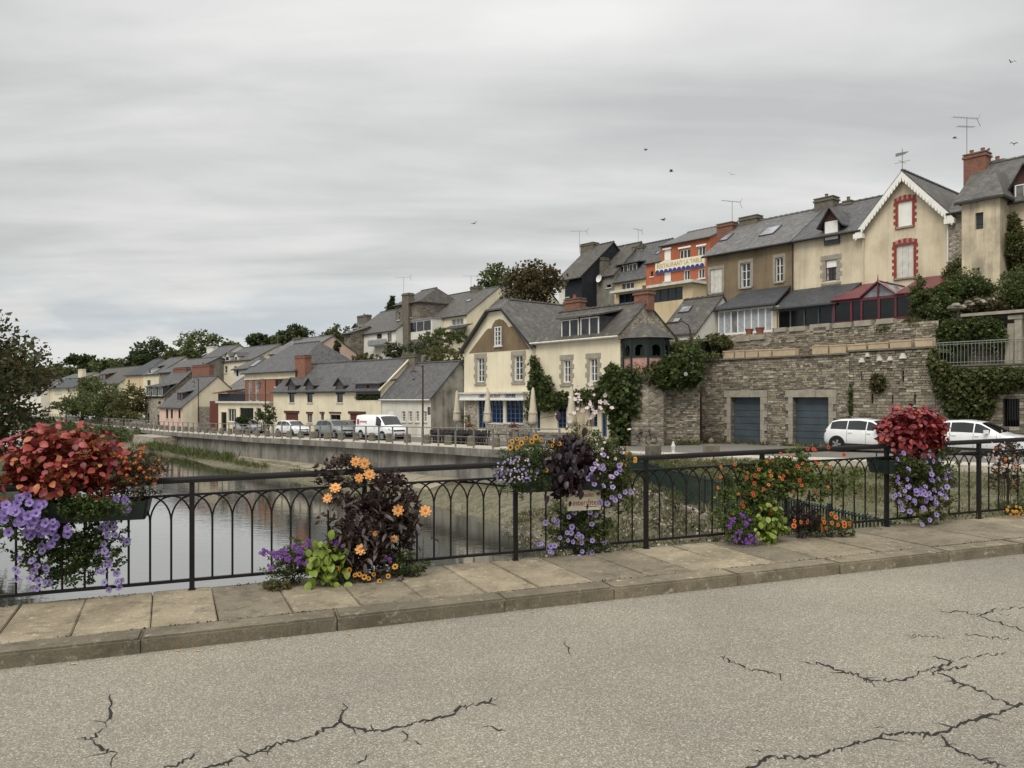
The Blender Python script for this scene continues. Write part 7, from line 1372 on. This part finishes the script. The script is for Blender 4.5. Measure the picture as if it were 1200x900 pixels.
def flower_mesh(pm, em, n, r, eye, cup=.25, lobe=.5, layers=1):
    """open bloom: n petals round an eye, facing +Z"""
    m = MB(); mats = []
    for L in range(layers):
        sc_ = 1-.28*L
        for k in range(n):
            a = 2*math.pi*(k+.5*L)/n; w = math.pi/n*1.06; b = len(m.v); rr = r*sc_
            m.v += [(eye*.7*math.cos(a), eye*.7*math.sin(a), .002+.01*L), (rr*.62*math.cos(a-w), rr*.62*math.sin(a-w), rr*cup*.55+.01*L), (rr*.95*math.cos(a-w*lobe), rr*.95*math.sin(a-w*lobe), rr*cup+.01*L), (rr*math.cos(a), rr*math.sin(a), rr*cup*.9+.01*L), (rr*.95*math.cos(a+w*lobe), rr*.95*math.sin(a+w*lobe), rr*cup+.01*L), (rr*.62*math.cos(a+w), rr*.62*math.sin(a+w), rr*cup*.55+.01*L)]
            m.f.append(tuple(b+i for i in range(6))); mats.append(0)
    b = len(m.v)
    for k in range(8): t = k*math.pi/4; m.v.append((eye*math.cos(t), eye*math.sin(t), r*cup*.22+.006))
    m.v.append((0, 0, r*cup*.22+.012))
    for k in range(8): m.f.append((b+k, b+(k+1) % 8, b+8)); mats.append(1)
    b = len(m.v); m.v += [(eye*.5, 0, 0), (-eye*.25, eye*.43, 0), (-eye*.25, -eye*.43, 0), (0, 0, -r*.7)]
    for f in ((0, 1, 3), (1, 2, 3), (2, 0, 3)): m.f.append(tuple(b+i for i in f)); mats.append(0)
    me = m.mesh('flower', pm, uv=False); me.materials.append(M[em]); me.polygons.foreach_set('material_index', mats); return me
vegetation()

# ------------------------------------------------------------------ flowers on the bridge
def bridge_flowers():
    def RP(px, py, t=RT): p = B(s_of(px, t), t); return Vector((p.x, p.y, pz(py, p.y)))
    def ell(px, py, rx, ry, t=RT, rt=.2, nc=40, per=24, cr=.06, seed=1, lo=-1): c = RP(px, py, t); k = c.y/FP; return clumps(tuple(c), (rx*k, rt, ry*k), nc, per, cr, seed, .15, lo)
    FL = {'petunia': flower_mesh('petal_violet', 'petal_throat', 5, .034, .008, .3, .75), 'lilac': flower_mesh('petal_lilac', 'petal_throat', 5, .030, .008, .3, .75), 'dahlia': flower_mesh('petal_apricot', 'petal_orange', 8, .055, .014, .12, .45, 2), 'thun': flower_mesh('petal_orange', 'petal_eye', 5, .024, .008, .1, .8), 'gold': flower_mesh('petal_gold', 'petal_eye', 8, .026, .010, .1, .6), 'verbena': flower_mesh('petal_purple', 'petal_violet', 5, .016, .004, .1, .8), 'vermil': flower_mesh('petal_vermil', 'petal_eye', 5, .026, .009, .1, .8), 'white': flower_mesh('petal_white', 'petal_white', 5, .016, .005, .2, .7), 'yellow': flower_mesh('petal_gold', 'petal_gold', 6, .016, .006, .1, .7), 'pinkish': flower_mesh('petal_coral' if 'petal_coral' in M else 'petal_vermil', 'petal_gold', 6, .014, .005, .1, .7)}
    def leafmesh(mat, L=.062, Wd=.048, lobed=False):
        m = MB(); n = 5
        for i in range(n+1): f = i/n; w = Wd*.5*math.sin(math.pi*min(1, f*.9+.06))**.8; z = -.25*L*f*f; m.v += [(L*f, -w, z+.22*w), (L*f, 0, z), (L*f, w, z+.22*w)]
        for i in range(n): b = i*3; m.f += [(b, b+3, b+4, b+1), (b+1, b+4, b+5, b+2)]
        return m.mesh('leaf', mat, True, False)
    def plant(name, lab, cat, pts, size, cols, seed, aspect=.6, up=.1, droop=.1, group=None, stems=None, foot=None):
        o = Vector(np.mean(pts, axis=0)); o.z = float(pts[:, 2].min()) if foot is None else foot; t = thing(name, lab, cat, o, 0, group); g = random.Random(seed); m = MB(); c = np.mean(pts, axis=0)
        for k in range(16): q = Vector(pts[g.randrange(len(pts))]); m.tube([Vector(c)*.75+q*.25-o if foot is None else Vector((g.uniform(-.05, .05), g.uniform(-.04, .04), 0)), q-o], .003, 4)
        m.build('stem', 'leaf_plum' if cols is PLUM else 'bark', t); tag(leafobj('foliage', t, pts-np.array(o), size, cols, up, aspect, droop, seed=seed), kind='stuff'); return t
    FACE = math.atan2(BT.y, BT.x)
    def bloom(t, kind, pos, g, sc_=1., tilt=None):
        nrm = Vector((-BT.x+g.uniform(-.5, .5), -BT.y+g.uniform(-.3, .3), g.uniform(-.1, .75))).normalized(); q = nrm.to_track_quat('Z', 'Y'); e = q.to_euler(); return inst('flower', FL[kind], t, Vector(pos)-t.location, (e.x, e.y, e.z), sc_*g.uniform(.8, 1.15))
    def scatter(t, kind, px, py, rx, ry, n, seed, tt, dt=.1, sc_=1.):
        g = random.Random(seed)
        for _ in range(n):
            a = g.uniform(0, 6.283); r_ = g.random()**.6; x, y = px+rx*r_*math.cos(a), py+ry*r_*math.sin(a); bloom(t, kind, RP(x, y, tt-dt*(1-r_*r_)+g.uniform(-.03, .03)), g, sc_)
    MIX = [(.05, .085, .02), (.075, .115, .03), (.10, .13, .04), (.035, .06, .018)]; global PLUM; PLUM = [(.028, .014, .020), (.045, .022, .028), (.018, .012, .014), (.06, .035, .038)]
    LIME = [(.14, .19, .025), (.18, .22, .035), (.10, .15, .02)]; BRON = [(.045, .032, .028), (.075, .050, .042), (.030, .022, .02), (.095, .062, .05), (.06, .035, .03), (.12, .085, .07)]; SOFT = [(.13, .14, .05), (.09, .11, .035), (.17, .15, .07)]
    BROWN = [(.07, .045, .03), (.09, .05, .03), (.05, .035, .025), (.11, .07, .04)]
    def box(px0, px1, py, lab, seed):
        s0, s1 = s_of(px0, RT), s_of(px1, RT); p = B((s0+s1)/2, RT); z = pz(py, p.y); t = thing('railing_planter', lab, 'planter', (p.x, p.y, z), BA); L = (s1-s0)/2; m = MB(); d0, d1 = -.15, .15
        m.slab([(-L, d0, 0), (L, d0, 0), (L+.03, d0-.03, .16), (-L-.03, d0-.03, .16)], (0, .015, 0)); m.slab([(-L, d1, 0), (L, d1, 0), (L+.03, d1+.03, .16), (-L-.03, d1+.03, .16)], (0, -.015, 0)); m.slab([(-L, d0, 0), (-L, d1, 0), (-L-.03, d1+.03, .16), (-L-.03, d0-.03, .16)], (.015, 0, 0)); m.slab([(L, d0, 0), (L, d1, 0), (L+.03, d1+.03, .16), (L+.03, d0-.03, .16)], (-.015, 0, 0)); m.box(-L, L, d0, -.045, -.005, .012).box(-L, L, .045, d1, -.005, .012); m.build('trough', 'dark_green', t)
        MB().box(-L+.02, L-.02, d0+.02, -.05, .01, .14).box(-L+.02, L-.02, .05, d1-.02, .01, .14).build('soil', 'soil', t)
        for x in (-L*.6, L*.6): MB().tube([(x, d0-.01, .1), (x, d0-.02, .23), (x, 0, .26), (x, d1+.02, .23), (x, d1+.01, .1)], .008, 5).build('hook', 'iron_black', t)
        return t
    def red_bush(px, py, rx, ry, lab, seed, nleaf, gap):
        pts = ell(px, py, rx*.84, ry*.82, RT, .22, 190, 34, .05, seed); t = plant('iresine_plant', lab, 'plant', pts, .062, [(.20, .022, .03), (.26, .04, .035), (.15, .016, .024), (.30, .06, .04)] if gap < .3 else [(.21, .03, .03), (.28, .055, .035), (.16, .018, .025), (.34, .10, .045), (.36, .15, .06)], seed, .8)
        g = random.Random(seed); ms = [leafmesh(n) for n in ('leaf_red', 'leaf_crimson', 'leaf_coral', 'leaf_amber')]; c = RP(px, py); k = c.y/FP
        for i in range(nleaf):
            d = Vector((g.gauss(0, 1), -abs(g.gauss(0, .9))+.25, g.gauss(.18, .85))).normalized(); r_ = g.uniform(.86, 1.06)
            p = c+Vector((BS.x*d.x*rx*k*r_+BT.x*d.y*.27*r_, BS.y*d.x*rx*k*r_+BT.y*d.y*.27*r_, d.z*ry*k*r_)); out = Vector((BS.x*d.x+BT.x*d.y, BS.y*d.x+BT.y*d.y, d.z))
            tip = (out*.6+Vector((g.uniform(-.8, .8), g.uniform(-.6, .3), g.uniform(-.9, .1)))).normalized(); nrm = (out+Vector((0, -.35, .35))+Vector((g.uniform(-.4, .4),)*3)).normalized(); y = nrm.cross(tip).normalized(); z = tip.cross(y); mt = Matrix((tip, y, z)).transposed()
            hfrac = (d.z+1)/2; kk = g.random()+gap*(1-hfrac); me = ms[0 if kk < .34 else 1 if kk < .72 else 2 if kk < 1.05 else 3]
            inst('leaf', me, t, p-t.location, mt.to_euler(), g.uniform(.75, 1.3))
        return t
    # ---- left planter
    box(40, 172, 608, 'dark green railing planter under the left red bush', 1)
    red_bush(70, 546, 76, 48, 'big mound of red and orange-tinged leaves over the wide dark planter', 3, 300, .55)
    t = plant('bidens_plant', 'airy bronze-green plant with tiny orange blooms beside the wide red mound', 'plant', ell(160, 556, 36, 30, RT, .2, 150, 30, .05, 5), .03, SOFT+BROWN, 5, .35, .5, 0); scatter(t, 'pinkish', 158, 548, 34, 26, 46, 6, RT-.12, .1)
    t = plant('petunia_plant', 'cascade of violet petunias under the wide red mound', 'plant', np.concatenate([ell(25, 605, 40, 26, RT, .16, 40, 26, .06, 7), ell(85, 640, 50, 55, RT+.08, .14, 90, 30, .06, 8), ell(130, 620, 24, 50, RT+.06, .14, 40, 26, .05, 9), ell(75, 596, 80, 17, RT-.17, .07, 90, 26, .05, 31), ell(70, 640, 70, 46, RT+.05, .12, 130, 26, .05, 72)]), .034, MIX, 7, .6, -.1, .3); scatter(t, 'petunia', 30, 606, 44, 26, 36, 10, RT-.2, .1, 1.15); scatter(t, 'petunia', 62, 618, 26, 22, 14, 11, RT-.18, .08, 1.1); scatter(t, 'lilac', 130, 640, 20, 60, 34, 12, RT-.05, .08); scatter(t, 'lilac', 40, 665, 26, 30, 18, 13, RT-.02, .06); scatter(t, 'petunia', 140, 590, 14, 14, 7, 14, RT-.2, .05)
    # ---- dahlia clump at the railing foot
    foot = B(s_of(432, 7.4), 7.4).z
    pts = np.concatenate([ell(432, 602, 54, 56, 7.40, .22, 95, 24, .08, 15), ell(420, 650, 48, 34, 7.34, .2, 60, 30, .06, 16), ell(400, 552, 34, 22, 7.45, .2, 24, 16, .05, 17), ell(468, 615, 28, 50, 7.42, .2, 50, 26, .06, 18), ell(452, 558, 26, 18, 7.45, .15, 14, 14, .05, 19)])
    t = plant('dahlia_plant', 'dark-leaved dahlia with apricot star blooms at the railing foot', 'plant', pts, .058, BRON, 15, .5, .15, .1, foot=foot); g = random.Random(16)
    for x, y in ((417, 541), (427, 543), (421, 560), (432.5, 556), (393, 572), (384, 584), (466.5, 598), (498.5, 599), (423, 644), (439.6, 625), (462, 631)): bloom(t, 'dahlia', RP(x, y, 7.14), g, .62 if (x, y) in ((439.6, 625), (462, 631)) else .95)
    ld = leafmesh('leaf_bronze', .085, .03)
    for k in range(170):
        x, y = 430+g.gauss(0, 26), 628+g.gauss(0, 34); o_ = inst('leaf', ld, t, RP(x, min(y, 676), 7.16+g.uniform(-.04, .06))-t.location, (g.uniform(-.6, .6), g.uniform(0, 1.2), g.uniform(0, 6.28)), g.uniform(.7, 1.3))
    t = plant('marguerite_plant', 'row of small golden daisies in front of the dark dahlia', 'plant', ell(470, 662, 34, 18, 7.30, .12, 40, 24, .04, 20), .035, MIX, 20, .5, .4, foot=foot)
    for x, y in ((409, 668), (416, 674), (421, 673), (427, 676), (432, 678), (438, 673), (445, 681), (463, 664), (395, 666), (455, 675)): bloom(t, 'gold', RP(x, y, 7.12), g)
    t = plant('lime_sweet_potato', 'lime-green sweet potato vine at the foot of the dark dahlia', 'plant', ell(382, 662, 26, 24, 7.28, .12, 30, 20, .05, 21), .05, LIME, 21, .8, foot=foot); ll = leafmesh('leaf_lime', .085, .075)
    for k in range(70): x, y = 382+g.gauss(0, 12), 660+g.gauss(0, 13); inst('leaf', ll, t, RP(x, min(y, 682), 7.13+g.uniform(-.04, .05))-t.location, (g.uniform(-.5, .5), g.uniform(.1, 1.2), g.uniform(3.4, 6.0)), g.uniform(.6, 1.15))
    t = plant('verbena_plant', 'bushy purple verbena left of the lime sweet potato vine', 'plant', np.concatenate([ell(338, 662, 36, 24, 7.3, .14, 70, 26, .045, 22), ell(355, 645, 22, 16, 7.34, .12, 24, 22, .04, 23)]), .03, MIX+OLIVE, 22, .45, .4, foot=foot)
    for x, y in ((318, 664), (325, 652), (337, 655), (348, 656), (352, 647), (345, 642), (332, 646), (357, 660), (362, 637), (394, 637), (453, 656), (310, 648)):
        for k in range(9): bloom(t, 'verbena', RP(x+g.gauss(0, 2.6), y+g.gauss(0, 2), 7.14), g)
    t = plant('green_edging', 'dense low greenery edging the purple verbena', 'plant', ell(322, 686, 20, 7, 7.22, .1, 26, 24, .03, 24), .03, SOFT, 24, .4, .5, foot=foot)
    # ---- centre planter with the small sign
    box(606, 706, 573, 'dark green railing planter above the small red-lettered sign', 2)
    t = plant('lobelia_plant', 'blue lobelia trailing from the planter with the sign', 'plant', np.concatenate([ell(614, 556, 38, 32, RT-.08, .2, 200, 28, .04, 25), ell(598, 540, 24, 20, RT-.02, .16, 30, 24, .04, 26)]), .026, MIX, 25, .35, .3); scatter(t, 'lilac', 604, 553, 26, 18, 60, 27, RT-.22, .08, .42); scatter(t, 'white', 606, 552, 26, 18, 26, 28, RT-.22, .08, .6)
    t = plant('marigold_plant', 'golden and orange daisies crowning the planter with the sign', 'plant', ell(625, 533, 44, 18, RT, .2, 70, 28, .05, 29), .034, MIX+GREEN, 29, .35, .6)
    for x, y in ((600, 517), (606, 514), (611, 519), (616, 513), (623, 517), (598, 524), (628, 512), (647, 522), (651, 517), (640, 551), (679, 533), (655, 520), (606, 524), (634, 515)): bloom(t, 'gold', RP(x, y, RT-.2), g, 1.1)
    t = plant('purple_sweet_potato', 'near-black sweet potato vine spilling over the small sign', 'plant', np.concatenate([ell(668, 540, 28, 30, RT-.04, .2, 70, 30, .05, 30), ell(660, 565, 28, 18, RT-.14, .1, 40, 24, .05, 32)]), .06, PLUM, 30, .6, -.2, .4); lp = leafmesh('leaf_plum', .085, .055)
    for k in range(150): x, y = 666+g.gauss(0, 14), 545+g.gauss(0, 18); inst('leaf', lp, t, RP(x, y, RT-.24+g.uniform(-.04, .08))-t.location, (g.uniform(-.7, .7), g.uniform(.6, 1.9), g.uniform(3.4, 6.0)), g.uniform(.6, 1.2))
    t = plant('petunia_plant', 'green petunias with lilac blooms right of the near-black vine', 'plant', np.concatenate([ell(712, 550, 32, 38, RT-.06, .2, 240, 28, .045, 33), ell(700, 520, 22, 16, RT, .15, 30, 22, .05, 34), ell(725, 580, 18, 24, RT-.02, .14, 36, 24, .045, 35)]), .034, MIX+SOFT, 33, .4, .3)
    scatter(t, 'lilac', 715, 560, 30, 34, 26, 36, RT-.2, .08); scatter(t, 'yellow', 735, 535, 14, 18, 6, 37, RT-.2, .06, 1.3); scatter(t, 'white', 716, 540, 26, 30, 22, 38, RT-.2, .06)
    t = plant('petunia_plant', 'lilac petunias trailing below the small sign', 'plant', ell(680, 625, 42, 45, RT+.10, .12, 260, 26, .05, 39), .032, MIX+GREEN, 39, .5, -.1, .2); scatter(t, 'lilac', 672, 628, 42, 40, 44, 40, RT+.0, .06)
    sp = RP(684.5, 586, RT-.06); k = sp.y/FP; sg = thing('notice_sign', 'small cream notice with red lettering hung on the railing', 'sign', sp, BA); hw, hh = 21.5*k/BS.x*.93, 12*k
    MB().box(-hw, hw, -.004, .004, -hh, hh).build('board', 'sign_cream', sg); lettering('interdites', .088, 'sign_red', sg, (.02, -.006, -.028), sx=.92, extrude=.001); lettering('Baignades', .07, 'sign_red', sg, (-.0, -.006, .055), sx=.8, extrude=.001); MB().box(-.0, hw*.86, -.006, -.0045, -hh+.035, -hh+.042).build('fine_print', 'granite_dark', sg)
    for x in (-hw*.8, hw*.8): MB().tube([(x, 0, hh-.02), (x, .05, hh+.01)], .004, 4).build('tie', 'iron_black', sg)
    # ---- right-hand climbing plant
    foot = B(s_of(900, 7.35), 7.35).z
    pts = np.concatenate([ell(905, 562, 62, 28, 7.44, .14, 200, 24, .05, 41), ell(970, 565, 48, 24, 7.46, .12, 70, 20, .05, 42), ell(880, 590, 36, 36, 7.42, .14, 110, 24, .05, 43), ell(930, 538, 18, 22, 7.42, .1, 30, 20, .04, 44), ell(848, 600, 16, 32, 7.42, .1, 24, 20, .04, 45)])
    t = plant('climbing_thunbergia', 'climber with orange black-eyed blooms twined through the railing', 'plant', pts, .036, LIME+SOFT+MIX, 41, .75, .1, .1, foot=foot); scatter(t, 'thun', 905, 560, 70, 30, 26, 46, 7.26, .04, .85); scatter(t, 'vermil', 940, 545, 60, 26, 14, 47, 7.26, .04, .9); scatter(t, 'vermil', 890, 580, 26, 26, 10, 48, 7.24, .04, .9)
    t = plant('lime_sweet_potato', 'lime-yellow sweet potato vine at the foot of the climber', 'plant', ell(902, 614, 18, 26, 7.26, .12, 26, 20, .05, 49), .05, LIME, 49, .8, foot=foot); ly = leafmesh('leaf_lime', .07, .06)
    for k2 in range(60): x, y = 902+g.gauss(0, 8), 614+g.gauss(0, 13); inst('leaf', ly, t, RP(x, min(y, 636), 7.13+g.uniform(-.03, .05))-t.location, (g.uniform(-.5, .5), g.uniform(.1, 1.2), g.uniform(3.4, 6.0)), g.uniform(.6, 1.1))
    t = plant('verbena_plant', 'purple verbena left of the lime-yellow vine', 'plant', ell(868, 622, 22, 20, 7.28, .12, 50, 24, .04, 51), .03, MIX, 51, .45, .4, foot=foot)
    for x, y in ((858, 608), (866, 625), (876, 615), (880, 628), (885, 634), (862, 632), (874, 636), (856, 618), (870, 604)):
        for k2 in range(8): bloom(t, 'verbena', RP(x+g.gauss(0, 2.4), y+g.gauss(0, 2), 7.12), g)
    t = plant('purple_grass', 'dark purple tuft behind the lime-yellow vine', 'plant', ell(938, 610, 26, 20, 7.34, .12, 40, 22, .05, 52), .06, PLUM, 52, .2, .8, foot=foot)
    t = plant('nasturtium_plant', 'low orange trailing flowers on the flagstones right of the climber', 'plant', ell(970, 618, 40, 16, 7.26, .14, 50, 22, .045, 53), .034, SOFT+MIX, 53, .6, .2, foot=foot); scatter(t, 'thun', 965, 615, 38, 14, 16, 54, 7.12, .03, 1.2)
    # ---- right planter
    box(1030, 1076, 553, 'dark green railing planter under the compact red bush', 3)
    red_bush(1068, 506, 46, 30, 'compact mound of crimson leaves on the planter before the white cars', 61, 260, .12)
    t = plant('petunia_plant', 'long cascade of lilac petunias below the crimson mound', 'plant', np.concatenate([ell(1082, 572, 38, 46, RT-.05, .16, 300, 26, .05, 62), ell(1062, 546, 28, 12, RT-.17, .06, 60, 24, .045, 73), ell(1100, 540, 24, 26, RT-.04, .16, 50, 24, .05, 63), ell(1070, 545, 30, 16, RT-.05, .16, 30, 24, .05, 66)]), .036, MIX+SOFT, 62, .5, -.1, .2); scatter(t, 'lilac', 1082, 575, 38, 42, 50, 64, RT-.2, .06, 1.1); scatter(t, 'petunia', 1080, 560, 36, 40, 18, 65, RT-.2, .06)
    # ---- plants at the far right
    t = plant('sedum_plant', 'reddish-stemmed plant with pale seed heads by the last planter', 'plant', ell(1182, 548, 26, 36, RT+.15, .2, 50, 20, .07, 67), .05, BRON+SOFT, 67, .4, .3, foot=B(s_of(1182, RT), RT).z-.1); scatter(t, 'white', 1175, 530, 24, 26, 34, 68, RT, .05); scatter(t, 'pinkish', 1180, 545, 22, 26, 16, 69, RT, .05, 1.5)
    t = plant('creeping_marigold', 'low yellow-flowered greenery at the railing foot beyond the last post', 'plant', ell(1190, 592, 24, 12, RT+.0, .16, 40, 22, .05, 70), .03, SOFT+GREEN, 70, .5, .4, foot=B(s_of(1190, RT), RT).z-.02); scatter(t, 'yellow', 1190, 598, 20, 8, 18, 71, RT-.15, .04, 1.3)
bridge_flowers()

# ------------------------------------------------------------------ birds
def birds():
    for i, (px, py) in enumerate(((757, 176), (787, 201), (857, 205), (777, 258), (1119, 162), (1158, 176), (1188, 169), (556, 262), (1185, 73))):
        g = random.Random(i); d = 70+g.uniform(-10, 20); p = P3(px, py, d); m = MB(); w = g.uniform(.15, .3)
        m.tube([(-.16, 0, 0), (-.06, 0, .01), (.08, 0, .012), (.15, 0, .015), (.2, 0, .01)], [.008, .035, .04, .03, .004], 6)
        for sg in (-1, 1): m.slab([(.08, sg*.02, .02), (.1, sg*.2, .02+w*.5), (0, sg*.42, .02+w*.2), (-.04, sg*.2, .02+w*.45), (-.05, sg*.02, .02)], (0, 0, .008))
        m.slab([(-.15, -.015, 0), (-.15, .015, 0), (-.26, .05, 0), (-.22, 0, 0), (-.26, -.05, 0)], (0, 0, .008))
        b = m.build('flying_bird', 'bird', None, loc=p, rz=g.uniform(0, 6)); b.rotation_euler = (g.uniform(-.5, .5), g.uniform(-.3, .3), g.uniform(0, 6)); b.scale = (1.1,)*3; tag(b, 'small dark bird flying in the grey sky above the roofs', 'bird', 'birds in flight over the town')
birds()
